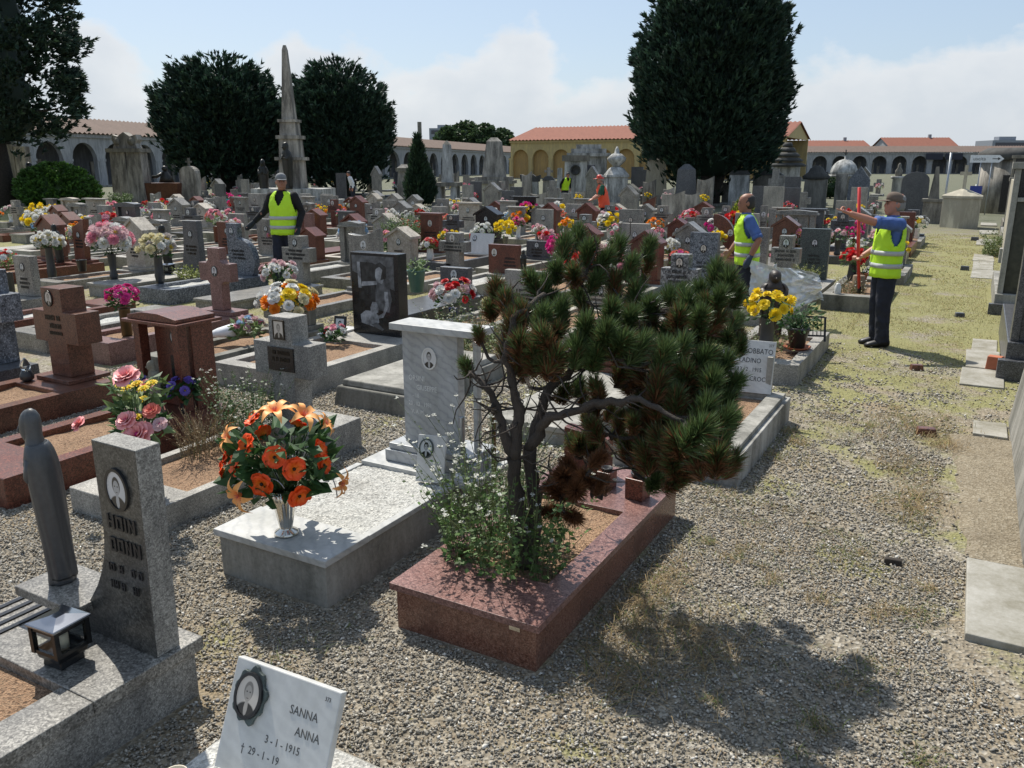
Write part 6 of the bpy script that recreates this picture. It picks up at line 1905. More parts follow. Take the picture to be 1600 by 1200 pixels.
# crumpled translucent sheet trailing from his hand
def sheet():
    nx, ny = 34, 26
    V = []; F = []
    o = hw
    cr = Vector((math.cos(RAD(29.18)), math.sin(RAD(29.18)), 0)); cfv = Vector((-math.sin(RAD(29.18)), math.cos(RAD(29.18)), 0))
    for j in range(ny + 1):
        for i in range(nx + 1):
            u, v = i / nx, j / ny
            wdt = .95 * (.5 + .5 * min(1, v * 2.0 + u * .8))
            p = cr * (.03 + u * wdt * (.9 + .1 * v)) + Vector((0, 0, -.02 - .14 * u * (1 - v) - v * (.62 + .12 * math.sin(u * 5))))
            nz = noise.noise((u * 5, v * 5, 1.7)) * .12 + noise.noise((u * 13, v * 13, 4.1)) * .05 + abs(noise.noise((u * 9, v * 9, 9.1))) * .12 - abs(noise.noise((u * 17, v * 15, 3.1))) * .05
            p += cfv * (nz * (.3 + u) - .08 * math.sin(u * 3.1)) + cr * nz * .3
            V.append(tuple(p))
    for j in range(ny):
        for i in range(nx):
            q = j * (nx + 1) + i; F.append((q, q + 1, q + nx + 2, q + nx + 1))
    r = link('plastic_sheet', npmesh('plastic_sheet', V, F, 'plastic_film', smooth=False), None, tuple(o))
    tag(r, 'crumpled clear plastic sheet hanging from the bald man\'s gloved hand', 'sheet')
sheet()
# ------------------------------------------------------------------ monuments behind the rows and tombs beside the path
MONS = []
def mon(x, y, label, parts, rz=0.0, name='monument', cat='monument'):
    """parts: (name, material, MB)"""
    root = empty(name, (x, y, 0), rz)
    for nm, mt, mb in parts: mb.build(nm, mt, root)
    MONS.append(root)
    tag(root, label, cat)
    return root
B_ = lambda x0, x1, y0, y1, z0, z1: MB().box(x0, x1, y0, y1, z0, z1)
def T_(z0, z1, w0, d0, w1, d1, cx=0, cy=0): return MB().taper(cx, cy, z0, z1, w0, d0, w1, d1)
RZ = RAD(20)
# left: twin slabs under the cedar
mon(-45.0, 26.5, 'tall grey twin slab monument under the cedar at the left edge', [('slab', 'limestone_dark', B_(-.6, .1, -.2, .2, 0, 3.05)), ('slab', 'limestone', B_(.102, .75, -.15, .25, 0, 2.95)), ('base', 'limestone', B_(-.9, 1.0, -.4, .4, -.02, .4))], RZ)
def bust():
    mb = MB(); mb.ball((0, 0, 1.95), .17, sz=(.9, 1, 1.2)); mb.rings([((0, 0, 1.2), (.38, 0, 0), (0, .3, 0)), ((0, 0, 1.5), (.36, 0, 0), (0, .26, 0)), ((0, 0, 1.7), (.28, 0, 0), (0, .2, 0)), ((0, 0, 1.85), (.1, 0, 0), (0, .1, 0))], 14)
    mon(-41.7, 25.2, 'dark bronze seated figure on a dark pedestal at left', [('figure', 'bronze', mb), ('pedestal', 'granite_dark', T_(0, 1.2, .95, .8, .85, .7)), ('back_slab', 'granite_black', B_(-.55, -.35, .1, .3, .9, 1.75))], RZ)
bust()
def volute():
    p = [('shaft', 'limestone', T_(0, 2.65, 1.0, .8, .86, .7, -.42)), ('shaft', 'limestone', T_(0, 2.65, .9, .75, .8, .65, .48)), ('cornice', 'limestone_dark', B_(-.98, 1.0, -.5, .5, 2.652, 2.85))]
    p.append(('pediment', 'limestone', MB().prism([(-.7, 2.852), (.72, 2.852), (.6, 3.1), (.75, 3.3), (.7, 3.55), (.35, 3.45), (0, 3.68), (-.35, 3.45), (-.68, 3.55), (-.72, 3.3), (-.58, 3.1)], -.25, .25)))
    for sx in (-1, 1): p.append(('medallion', 'limestone_dark', MB().lathe([(.2, 0), (.2, .05)], 16, M=Matrix.Translation((sx * .42, -.252, 3.2)) @ Matrix.Rotation(RAD(90), 4, 'X'))))
    mon(-39.8, 29.5, 'weathered double-shafted monument with scrolled top beside the hedge bush', p, RZ)
volute()
def seated():
    f = MB(); f.ball((0, 0, 1.82), .15); f.rings([((.05, 0, 1.1), (.42, 0, 0), (0, .32, 0)), ((.05, 0, 1.4), (.3, 0, 0), (0, .25, 0)), ((0, 0, 1.62), (.2, 0, 0), (0, .17, 0)), ((-.02, 0, 1.72), (.08, 0, 0), (0, .08, 0))], 12); f.tube([(-.1, 0, 1.6), (-.45, -.1, 1.4), (-.7, -.1, 1.38)], .08, 8)
    mon(-38.2, 30.4, 'brown stone sarcophagus with a bronze figure seated on it', [('sarcophagus', 'granite_brown', T_(.15, 1.08, 1.7, 1.0, 1.95, 1.15)), ('plinth', 'limestone_dark', B_(-1.1, 1.1, -.7, .7, -.02, .15)), ('figure', 'bronze', f)], RZ)
seated()
def roundstele(x, y, w, h, label, mat='limestone', cross=False, t=.3, rz=RZ):
    pr = [(-w / 2, 0), (w / 2, 0), (w * .46, h * .82)] + [(w * .46 * math.cos(a), h * .82 + h * .18 * math.sin(a)) for a in [math.pi * i / 10 for i in range(1, 10)]] + [(-w * .46, h * .82)]
    p = [('stele', mat, MB().prism(pr, -t / 2, t / 2))]
    if cross: p += [('cross', 'limestone_dark', MB().prism([(-.05, h), (.05, h), (.05, h + .18), (.16, h + .18), (.16, h + .27), (.05, h + .27), (.05, h + .42), (-.05, h + .42), (-.05, h + .27), (-.16, h + .27), (-.16, h + .18), (-.05, h + .18)], -.05, .05))]
    mon(x, y, label, p, rz)
roundstele(-37.0, 31.0, 1.0, 1.95, 'rough round-topped stone stele with a small cross in front of the dark trees', cross=True, t=.5)
# obelisk with two bronze figures
def obelisk_group():
    p = [('platform', 'white_stone', B_(-1.9, 1.9, -1.3, 1.3, -.02, .5)), ('platform', 'white_stone', B_(-1.6, 1.6, -1.0, 1.0, .502, 1.0)), ('pedestal', 'limestone', T_(1.002, 2.2, .95, .95, .9, .9)),
         ('cornice', 'limestone', B_(-.58, .58, -.58, .58, 2.202, 2.34)), ('pedestal', 'limestone', T_(2.342, 3.1, .86, .86, .8, .8)), ('cornice', 'limestone', B_(-.5, .5, -.5, .5, 3.102, 3.25)),
         ('pedestal', 'limestone', T_(3.252, 3.8, .72, .72, .66, .66)), ('cornice', 'limestone', B_(-.4, .4, -.4, .4, 3.802, 3.92)), ('shaft', 'limestone', T_(3.922, 6.75, .52, .52, .2, .2)), ('tip', 'limestone', T_(6.752, 6.95, .2, .2, .1, .1))]
    mon(-26.8, 28.05, 'tall slender stone obelisk on a stepped pedestal in front of the dark trees', p, RAD(24), cat='obelisk', name='obelisk')
    madonna('statue', (-26.3, 27.2, 1.0), 1.95, 'bronze', 'large hooded bronze figure right of the tall obelisk', RAD(-10))
    madonna('statue', (-27.75, 27.2, .5), 1.75, 'bronze', 'hooded bronze figure left of the tall obelisk', RAD(30))
obelisk_group()
mon(-28.0, 38.0, 'stone pillar with a moulded capital left of the small cypress', [('shaft', 'limestone', T_(.2, 1.65, .82, .82, .62, .62)), ('capital', 'limestone_dark', T_(1.652, 1.85, .8, .8, .86, .86)), ('cap', 'limestone', T_(1.852, 2.05, .7, .7, .3, .3)), ('base', 'limestone', B_(-.5, .5, -.5, .5, -.02, .2))], RZ)
mon(-24.0, 36.2, 'small stained obelisk on a four-legged base right of the small cypress', [('base', 'limestone', B_(-.7, .7, -.7, .7, -.02, .18)), ('leg', 'white_stone', T_(.18, .95, .3, .3, .26, .26, -.4, -.4)), ('leg', 'white_stone', T_(.18, .95, .3, .3, .26, .26, .4, -.4)), ('leg', 'white_stone', T_(.18, .95, .3, .3, .26, .26, .4, .4)), ('leg', 'white_stone', T_(.18, .95, .3, .3, .26, .26, -.4, .4)), ('table', 'limestone_dark', B_(-.65, .65, -.65, .65, .952, 1.15)), ('shaft', 'white_stone', T_(1.152, 3.0, .55, .55, .36, .36)), ('tip', 'limestone_dark', T_(3.002, 3.2, .36, .36, .05, .05))], RZ)
mon(-22.8, 38.9, 'broad blunt obelisk on a moulded pedestal in front of the white arcade', [('pedestal', 'beige_stone', B_(-.95, .95, -.8, .8, -.02, 1.05)), ('cornice', 'limestone', B_(-1.08, 1.08, -.9, .9, 1.052, 1.22)), ('cornice', 'limestone', B_(-.92, .92, -.78, .78, 1.222, 1.4)), ('shaft', 'limestone', T_(1.402, 3.2, 1.15, 1.0, .72, .66)), ('tip', 'limestone', T_(3.202, 3.4, .72, .66, .3, .3))], RZ, cat='obelisk', name='obelisk')
mon(-21.1, 39.8, 'pale stele with a blackened ragged crest in front of the yellow chapel', [('stele', 'white_stone', T_(0, 1.15, .95, .4, .85, .36)), ('crest', 'stone_black', MB().prism([(-.5, 1.152), (.5, 1.152), (.55, 1.5), (.3, 1.42), (.1, 1.55), (-.2, 1.4), (-.55, 1.52)], -.2, .2))], RZ)
mon(-17.8, 35.4, 'narrow dark stele with a weathered cross top in front of the yellow chapel', [('stele', 'limestone_dark', T_(0, 1.3, .55, .4, .5, .36)), ('crest', 'stone_black', T_(1.302, 1.5, .62, .45, .3, .25)), ('cross', 'limestone', B_(-.08, .08, -.06, .06, 1.502, 1.9)), ('cross_arm', 'limestone', B_(-.2, -.082, -.055, .055, 1.66, 1.78)), ('cross_arm', 'limestone', B_(.082, .2, -.055, .055, 1.66, 1.78))], RZ)
def bigstele():
    r = mon(-19.0, 41.0, 'big white stele with an oval wreath in front of the chapel', [('stele', 'white_stone', T_(0, 2.2, 1.25, .5, 1.15, .45)), ('cornice', 'limestone_dark', B_(-.72, .72, -.32, .32, 2.202, 2.5)), ('wreath', 'stone_black', MB().lathe([(.27, 0), (.27, .04), (.2, .045), (.2, .01)], 18, M=Matrix.Translation((0, -.232, 1.75)) @ Matrix.Rotation(RAD(90), 4, 'X'))), ('side_pillar', 'white_stone', T_(0, 1.85, .3, .3, .25, .25, -.85))], RZ)
bigstele()
mon(-21.2, 47.5, 'small white mausoleum with a stepped roof before the yellow chapel', [('wall', 'white_stone', B_(-1.1, 1.1, -1.0, 1.0, 0, 2.5)), ('roof_step', 'white_stone', B_(-1.3, 1.3, -1.2, 1.2, 2.502, 2.7)), ('roof_step', 'white_stone', B_(-1.05, 1.05, -1.0, 1.0, 2.702, 2.95)), ('roof_step', 'white_stone', B_(-.75, .75, -.7, .7, 2.952, 3.2)), ('door', 'glass_dark', B_(-.4, .4, -1.03, -1.002, .1, 2.0))], RAD(25), name='mausoleum', cat='mausoleum')
def urnmon():
    p = [('base', 'limestone', MB().lathe([(.75, -.02), (.72, .3)], 8, smooth=False)), ('pedestal', 'white_stone', MB().lathe([(.58, .302), (.55, 1.45)], 8, smooth=False)), ('cap', 'white_stone', MB().lathe([(.62, 1.452), (.6, 1.55), (.35, 1.85), (.22, 1.92)], 8, smooth=False)),
         ('urn', 'white_stone', MB().lathe([(.15, 1.921), (.22, 2.0), (.42, 2.2), (.45, 2.32), (.25, 2.5), (.12, 2.55), (.1, 2.7), (.03, 2.85)], 16))]
    mon(-15.3, 37.6, 'white octagonal pedestal with a large lidded urn', p, RZ)
urnmon()
mon(-14.7, 41.5, 'tall blunt stone pier in front of the big conifer', [('shaft', 'beige_stone', T_(.5, 2.25, 1.15, 1.0, .9, .8)), ('base', 'limestone', B_(-.75, .75, -.65, .65, -.02, .498)), ('cap', 'limestone', T_(2.252, 2.45, .95, .85, .5, .5))], RZ)
mon(-12.0, 38.0, 'dark pointed stele in the shade under the big conifer', [('stele', 'granite_dark', T_(.3, 1.8, 1.0, .5, .8, .4)), ('tip', 'granite_dark', T_(1.802, 2.05, .8, .4, .2, .2)), ('base', 'granite_dark', B_(-.8, .8, -.5, .5, -.02, .3))], RZ)
def crown():
    p = [('body', 'white_stone', B_(-.85, .85, -.85, .85, 0, 1.9))]
    for k, (z, w) in enumerate([(1.902, 1.15), (2.2, .95), (2.5, .75), (2.8, .5), (3.1, .3)]): p.append(('tier', 'stone_black', MB().lathe([(w, z), (w * 1.05, z + .1), (w * .75, z + .27)], 12)))
    mon(-10.95, 55.0, 'white monument with a black tiered crown beside the chapel gable', p, RAD(10))
crown()
roundstele(-8.3, 40.5, .95, 1.55, 'stele with a blackened round head right of the big conifer', 'limestone_dark', rz=RAD(8))
mon(-6.9, 41.8, 'blackened stele with a stepped bulging top', [('stele', 'limestone_dark', T_(0, 1.35, 1.1, .6, .98, .5)), ('crest', 'stone_black', MB().lathe([(.6, 1.352), (.62, 1.5), (.38, 1.68), (.3, 1.85), (.1, 1.98)], 12, sy=.6))], RAD(8))
def dome():
    p = [('drum', 'white_stone', MB().lathe([(.85, 0), (.85, 1.25), (.92, 1.27), (.92, 1.4)], 24)), ('dome', 'white_stone', MB().lathe([(.86, 1.402)] + [(.86 * math.cos(a), 1.42 + .95 * math.sin(a)) for a in [math.pi / 2 * i / 8 for i in range(1, 8)]] + [(.06, 2.38), (.05, 2.6)], 24)), ('cross', 'stone_black', MB().prism([(-.03, 2.6), (.03, 2.6), (.03, 2.72), (.12, 2.72), (.12, 2.78), (.03, 2.78), (.03, 2.95), (-.03, 2.95), (-.03, 2.78), (-.12, 2.78), (-.12, 2.72), (-.03, 2.72)], -.03, .03))]
    mon(-7.9, 58.0, 'round white chapel tomb with a dome', p, 0, name='domed_tomb', cat='tomb')
dome()
mon(-5.1, 42.8, 'dark stained slab with a pointed top', [('slab', 'granite_blue', MB().prism([(-.5, 0), (.5, 0), (.46, 1.35), (0, 1.95), (-.46, 1.35)], -.15, .15)), ('side_slab', 'limestone', B_(-1.05, -.52, -.1, .2, 0, 1.6))], RAD(5))
mon(-3.5, 43.5, 'slim column topped by a small figure', [('column', 'white_stone', MB().lathe([(.3, 0), (.26, .3), (.24, 1.35), (.33, 1.4), (.33, 1.5)], 14)), ('figure', 'limestone_dark', MB().rings([((0, 0, 1.502), (.15, 0, 0), (0, .12, 0)), ((0, 0, 1.75), (.17, 0, 0), (0, .12, 0)), ((0, 0, 1.9), (.07, 0, 0), (0, .07, 0)), ((0, 0, 2.0), (.08, 0, 0), (0, .08, 0)), ((0, 0, 2.1), (.02, 0, 0), (0, .02, 0))], 10))])
roundstele(-2.3, 36.5, 1.05, 1.75, 'broad blackened round-arched slab right of the capped man', 'granite_dark', t=.3, rz=RAD(4))
mon(-1.45, 33.2, 'small obelisk on a square pedestal beside the lamp pole', [('pedestal', 'limestone', B_(-.3, .3, -.3, .3, 0, .75)), ('cap', 'limestone_dark', B_(-.36, .36, -.36, .36, .752, .85)), ('shaft', 'limestone_dark', T_(.852, 1.95, .34, .34, .1, .1))])
mon(-9.6, 44.0, 'squat stained block monument under the conifer\'s right edge', [('block', 'limestone_dark', B_(-.7, .7, -.4, .4, 0, 1.5)), ('cap', 'stone_black', T_(1.502, 1.8, 1.5, .9, .6, .5))], RAD(8))
mon(-10.3, 41.0, 'black-streaked white slab under the conifer', [('slab', 'white_stone', B_(-.45, .45, -.2, .2, 0, 1.55)), ('cap', 'stone_black', T_(1.552, 1.75, 1.0, .5, .7, .3))], RAD(8))
# crosses and small stones scattered through the far plots
fr = random.Random(9)
for i in range(150):
    y = fr.uniform(27.0, 36) if i < 60 else fr.uniform(36, 62)
    x = fr.uniform(-1.12 * y - 2, -1.7)
    if abs(x + 26.8) < 2.3 or (x > -3 and y > 29) or abs(x + 24.5) < 1.3 or any(abs(x - o.location.x) < 1.1 and abs(y - o.location.y) < 1.1 for o in MONS): continue
    k = i % 5
    side = 'left of the obelisk' if x < -27 else 'between the obelisk and the cypress' if x < -24 else 'before the broad obelisk' if x < -20 else 'before the urn pedestal' if x < -13 else 'before the big conifer' if x < -8 else 'before the domed tomb'
    lb = ['small grey cross', 'low pale slab', 'short dark slab', 'small weathered stele', 'low gabled stone'][k] + ' among the far plots ' + side
    root = empty('gravestone', (x, y, 0), fr.uniform(-.1, .1))
    w, h = fr.uniform(.5, .8), fr.uniform(.75, 1.25) if i < 60 else fr.uniform(.9, 1.9)
    MONS.append(root)
    headstone(root, ['cross', 'low', 'slab', 'wave', 'house'][k], w, h, .12, ['granite_grey', 'serizzo', 'granite_dark', 'limestone', 'granite_grey'][k], False, i)
    MB().box(-w * .6, w * .6, -1.6, .3, -.02, .12).build('base', ['concrete', 'serizzo', 'granite_dark', 'concrete', 'concrete'][k], root)
    tag(root, lb, 'gravestone', 'small stones among the far plots')
    if i % 2 == 0: bouquet(x + .1, y - .4, fr.uniform(.16, .28), fr.choice(['white', 'red pink', 'yellow', 'pinkwhite', 'magenta']), z0=.12)

# shrine, poles and signs on the path
def shrine():
    root = empty('shrine', (-.47, 31.3, 0), RAD(0))
    hexa = [(-.62, -.1), (-.05, -.5), (.5, -.35), (.5, .5), (-.62, .5)]
    MB().hprism(hexa, -.02, .95).build('block', 'beige_stone', root, bev=.01)
    ex = [(x * 1.07, y * 1.07) for x, y in hexa]
    n = len(ex)
    MB().add([(x, y, .952) for x, y in ex] + [(x, y, 1.03) for x, y in ex] + [(-.05, .05, 1.28)], [tuple(range(n - 1, -1, -1))] + [(i, (i + 1) % n, n + (i + 1) % n, n + i) for i in range(n)] + [(n + i, n + (i + 1) % n, 2 * n) for i in range(n)]).build('roof', 'beige_stone', root)
    MB().prism([(-.05, 1.24), (.05, 1.24), (.05, 1.68), (.17, 1.68), (.17, 1.79), (.05, 1.79), (.05, 2.0), (-.05, 2.0), (-.05, 1.79), (-.17, 1.79), (-.17, 1.68), (-.05, 1.68)], -.05, .05).build('cross', 'beige_stone', root, loc=(-.05, .05, 0))
    tag(root, 'squat beige stone block with a stone cross at the end of the path', 'shrine')
shrine()
mon(-1.05, 31.9, 'slim grey metal pole beside the beige shrine', [('pole', 'galv', MB().tube([(0, 0, 0), (.0, 0, 2.4)], .035, 10)), ('foot', 'galv', MB().lathe([(.07, 0), (.07, .05)], 10))], name='pole', cat='pole')
def signpost():
    root = empty('sign_post', (.02, 40.0, 0), RAD(8))
    for x in (-.2, .2): MB().tube([(x, 0, 0), (x, 0, 2.1)], .022, 8).build('post', 'galv', root)
    MB().prism([(-.6, 2.1), (.45, 2.1), (.62, 2.25), (.45, 2.4), (-.6, 2.4)], -.015, .015).build('board', 'sign_white', root)
    textobj('uscita', .2, 'letters_dark', root, (-.5, -.017, 2.19), extrude=.001)
    MB().prism([(.2, 2.235), (.4, 2.235), (.4, 2.19), (.5, 2.25), (.4, 2.31), (.4, 2.265), (.2, 2.265)], -.019, -.016).build('arrow', 'letters_dark', root)
    tag(root, 'white arrow sign reading uscita on two posts at the path\'s end', 'sign')
    r2 = empty('sign_post', (-.2, 36.0, 0), RAD(8))
    MB().tube([(0, .03, 0), (0, .03, 1.3)], .025, 8).build('post', 'galv', r2)
    MB().box(-.2, .2, -.012, .012, .95, 1.25).build('board', 'sign_blue', r2)
    tag(r2, 'small blue notice board on a post behind the shrine', 'sign')
signpost()
# tall tombs along the right side of the path
def tomb(x0, x1, y, h, l, label, frame='concrete', panel='panel_dark', plinth=.3, split=None, step=True, th=.22):
    root = empty('tomb', (x0, y, 0))
    w = x1 - x0
    MB().box(0, w, 0, l, -.03, plinth).build('plinth', frame, root, bev=.01)
    if step: MB().box(-.06, w, -.10, -.002, -.03, plinth * .55).build('step', 'granite_dark', root, bev=.008)
    z0 = plinth + .002
    def bx(nm, a, b, c, d, e, f, m): MB().box(a, b, c, d, e, f).build(nm, m, root, bev=.005)
    f = .07
    bx('jamb', .02, .02 + f, .05, .05 + th, z0, h, frame); bx('jamb', w - .02 - f, w - .02, .05, .05 + th, z0, h, frame)
    bx('lintel', -.02, w + .02, .02, .08 + th, h + .002, h + .09, frame)
    hs = split or h
    bx('panel', .022 + f, w - .022 - f, .10, .16, z0, hs - .03, panel)
    if split:
        bx('crossbar', .022 + f, w - .022 - f, .06, .2, hs - .028, hs + .028, frame)
        bx('panel', .022 + f, w - .022 - f, .10, .16, hs + .03, h, 'granite_black')
    bx('side_wall', w - .2, w, .08 + th + .002, l - .05, z0, h * .6, frame)
    tag(root, label, 'tomb')
    RECTS.append((x0 - .06, x1, y - .1, y + l, plinth))
    return root
flat('panel_dark', (.045, .044, .03), .5, var=.4)
def nearwall():
    root = empty('tomb', (.42, 4.62, 0))
    MB().add([(0.0, 0, -.03), (1.2, 0, -.03), (1.2, 2.9, -.03), (0, 2.9, -.03), (.07, 0, .62), (1.2, 0, .62), (1.2, 2.9, .62), (.07, 2.9, .62)], [(3, 2, 1, 0), (4, 5, 6, 7), (0, 1, 5, 4), (1, 2, 6, 5), (2, 3, 7, 6), (3, 0, 4, 7)]).build('plinth', 'concrete', root, bev=.012)
    MB().box(.12, 1.2, 2.35, 2.85, .622, 1.7).build('stele', 'concrete', root, bev=.01)
    for k in range(3): MB().box(.03, .058, .02 + k * .03, .04 + k * .03, .25 + .12 * k, .34 + .12 * k).build('bracket', 'iron', root)
    tag(root, 'grey concrete tomb side running along the path at the right edge', 'tomb')
    RECTS.append((.42, 1.62, 4.62, 7.52, .62))
nearwall()
tomb(.40, 1.7, 9.05, 1.72, 2.6, 'dark granite framed tomb at the right edge, nearest behind the concrete side', 'granite_dark', 'granite_dark', .36, 1.2)
tomb(.34, 1.8, 13.1, 1.95, 3.0, 'tall tomb with an olive-brown panel in a pale frame, right of the path', 'concrete', 'panel_dark', .28, 1.55)
def stepped():
    root = empty('tomb', (.55, 20.5, 0))
    MB().prism([(0, 0), (1.6, 0), (1.6, 2.1), (.5, 2.1), (.5, 1.95), (.3, 1.85), (.12, 1.7), (0, 1.7)], 0, 1.6).build('stele', 'beige_stone', root, bev=.01)
    MB().box(-.06, 1.6, -.3, -.002, -.02, .3).build('step', 'concrete', root, bev=.01)
    tag(root, 'pale beige tomb with a stepped shoulder, right of the path', 'tomb')
    RECTS.append((.5, 2.2, 20.2, 22.1, .3))
stepped()
tomb(.6, 2.0, 25.0, 1.6, 2.5, 'grey framed tomb behind the beige stepped tomb', 'concrete', 'granite_dark', .3)
tomb(.7, 2.1, 30.0, 2.2, 2.5, 'dark tomb beyond the weedy bush on the right', 'limestone_dark', 'granite_black', .3)
mon(1.05, 23.2, 'tall narrow white stele rising behind the right tombs', [('stele', 'white_stone', T_(0, 2.65, .3, .3, .24, .24)), ('head', 'white_stone', B_(-.05, .3, -.1, .1, 2.652, 2.78))])
def drumtomb():
    mon(1.1, 42.0, 'rounded dark mausoleum behind the arrow sign', [('wall', 'limestone', MB().lathe([(1.3, 0), (1.3, 2.2)], 20)), ('cornice', 'stone_black', MB().lathe([(1.45, 2.202), (1.45, 2.5), (1.1, 2.7)], 20)), ('door', 'granite_black', MB().box(-.4, .4, -1.36, -1.25, .1, 1.6))], name='mausoleum', cat='mausoleum')
drumtomb()
# small things on the path
for (x, y, rz, sz, mt, nm, lb) in [(-.14, 6.76, .2, (.07, .045, .03), 'granite_brown', 'brick', 'dark worn brick lying on the path beside the dirt strip'), (.33, 9.36, -.2, (.07, .06, .075), 'terracotta', 'brick', 'orange terracotta block beside the slab at the right tomb'),
                                  (-.16, 4.33, .1, (.045, .02, .018), 'bark_dark', 'stone', 'black stone half sunk in the gravel'), (-.05, 12.6, .3, (.06, .04, .03), 'granite_dark', 'stone', 'dark stone on the grassy path near the olive tomb'), (-.1, 18.5, 0, (.08, .05, .04), 'granite_dark', 'stone', 'dark stone far down the path'), (.0, 26.0, 0, (.1, .06, .05), 'granite_dark', 'stone', 'dark stone in front of the shrine'),
                                  (-.35, 9.0, .4, (.06, .04, .03), 'granite_brown', 'stone', 'clod at the end of the pointing man\'s shadow')]:
    o = MB().taper(0, 0, -.01, sz[2] * 2, sz[0] * 2, sz[1] * 2, sz[0] * 1.8, sz[1] * 1.7).build(nm, mt, None, (x, y, 0), (0, 0, rz), bev=.008)
    tag(o, lb, nm)
# ------------------------------------------------------------------ buildings round the cemetery
FW = Vector((-.4876, .8731, 0)); RT = Vector((.8731, .4876, 0))
def gp(lat, d): return RT * lat + FW * d
def roof_mesh(L, y0, z0, y1, z1, per=.6, amp=.16):
    """corrugated tile slope from eave (y0,z0) to ridge (y1,z1), along x 0..L"""
    n = int(L / per * 2)
    V = []; F = []
    for i in range(n + 1):
        x = L * i / n; a = amp if i % 2 else 0
        V += [(x, y0, z0 + a), (x, y1, z1 + a)]
    for i in range(n): F.append((2 * i, 2 * i + 2, 2 * i + 3, 2 * i + 1))
    return V, F
def arcade(A, Bp, E, Rg, bay, label, roofmat='tiles_old', wallmat='plaster_white', depth=4.0, open_w=.74, arch_z=None, pier_mat=None, backmat='arcade_back', cat='arcade', name='arcade', closed=False):
    d = (Bp - A); L = d.length; ang = math.atan2(d.y, d.x)
    nb = max(1, round(L / bay)); bay = L / nb
    root = empty(name, tuple(A), ang)             # local x along the front, front looks to -y
    ow = bay * open_w; sp = arch_z or (E - .75 - ow / 2)
    sp = max(1.2, sp); r = ow / 2; rz = min(r, E - .45 - sp)
    mb = MB(); n = 12
    th = .45
    arc = [(-r * math.cos(math.pi * i / n), sp + rz * math.sin(math.pi * i / n)) for i in range(n + 1)]
    for y, flip in ((0, False), (th, True)):
        vs = [(-bay / 2, y, 0), (-r, y, 0), (-r, y, sp), (-bay / 2, y, sp), (-bay / 2, y, E), (bay / 2, y, 0), (r, y, 0), (r, y, sp), (bay / 2, y, sp), (bay / 2, y, E)]
        fs = [(0, 1, 2, 3), (6, 5, 8, 7)]
        k = len(vs)
        vs += [(x, y, z) for x, z in arc] + [(x, y, E) for x, z in arc]
        fs += [(3, 2, k + n + 1, 4), (7, 8, 9, k + 2 * n + 1)]
        for i in range(n): fs.append((k + i, k + i + 1, k + n + 2 + i, k + n + 1 + i))
        if flip: fs = [f[::-1] for f in fs]
        mb.add(vs, fs)
    vs = []
    path = [(-r, 0)] + arc + [(r, 0)]
    for x, z in path: vs += [(x, 0, z), (x, th, z)]
    mb.add(vs, [(2 * i, 2 * i + 1, 2 * i + 3, 2 * i + 2) for i in range(len(path) - 1)])
    bm_ = mb.mesh('arch_bay', wallmat)
    cap = MB(); w = bay - ow
    cap.box(-w * .55, w * .55, -.06, -.002, sp - .12, sp + .1)
    cap.box(-w * .3, w * .3, -.045, -.0025, 0, sp - .122)
    capm = cap.mesh('pilaster', pier_mat or wallmat)
    for i in range(nb):
        link('arch_bay', bm_, root, ((i + .5) * bay, 0, 0))
        link('pilaster', capm, root, (i * bay, 0, 0))
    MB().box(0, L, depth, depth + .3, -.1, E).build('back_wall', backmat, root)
    MB().box(0, L, -.3, depth, -.1, .12).build('floor', 'concrete', root)
    if closed:
        MB().box(0, L, th + .15, th + .3, .121, E - .1).build('niche_wall', 'plaster_ochre', root)
    else:
        mt = MB()
        rr = random.Random(int(L * 7))
        for i in range(nb):
            for k in range(3):
                x = (i + .18 + .3 * k) * bay; mt.box(x - .3, x + .3, depth - .12, depth - .005, .13, rr.uniform(1.2, 2.8))
        mt.build('wall_tombs', 'limestone', root)
    MB().box(-.1, L + .1, -.22, .0 - .003, E - .3, E).build('cornice', wallmat, root)
    V, F = roof_mesh(L + .6, -.55, E + .02, depth * .5 + .2, Rg)
    V = [(x - .3, y, z) for x, y, z in V]
    link('roof', npmesh('roof', V, F, roofmat), root)
    V, F = roof_mesh(L + .6, depth + .75, E + .02, depth * .5 + .2, Rg)
    V = [(x - .3, y, z) for x, y, z in V]
    link('roof', npmesh('roof', V, F, roofmat), root)
    g = MB()
    for x in (.0, L - .2): g.prism([(0, 0)] * 0 or [(-.3, E), (depth + .5, E), (depth * .5 + .2, Rg - .05)], 0, .2, M=Matrix.Translation((x + .2, 0, 0)) @ Matrix.Rotation(RAD(90), 4, 'Z'))
    g.build('gable', wallmat, root)
    tag(root, label, cat)
    return root
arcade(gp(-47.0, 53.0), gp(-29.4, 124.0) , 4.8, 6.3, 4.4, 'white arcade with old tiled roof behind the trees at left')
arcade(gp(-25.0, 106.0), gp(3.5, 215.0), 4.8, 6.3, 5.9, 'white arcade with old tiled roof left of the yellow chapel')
arcade(gp(-.2, 129.0), gp(35.3, 110.0), 5.5, 7.7, 3.4, 'long yellow chapel with blind arches and red tiled roof', 'tiles_red', 'plaster_yellow', 17.0, .8, 2.9, 'plaster_yellow', 'plaster_yellow', 'chapel', 'chapel', True)
arcade(gp(60.0, 197.0), gp(150.0, 192.0), 4.8, 6.2, 4.4, 'white arcade with red-brown roof closing the right side', 'tiles_old')
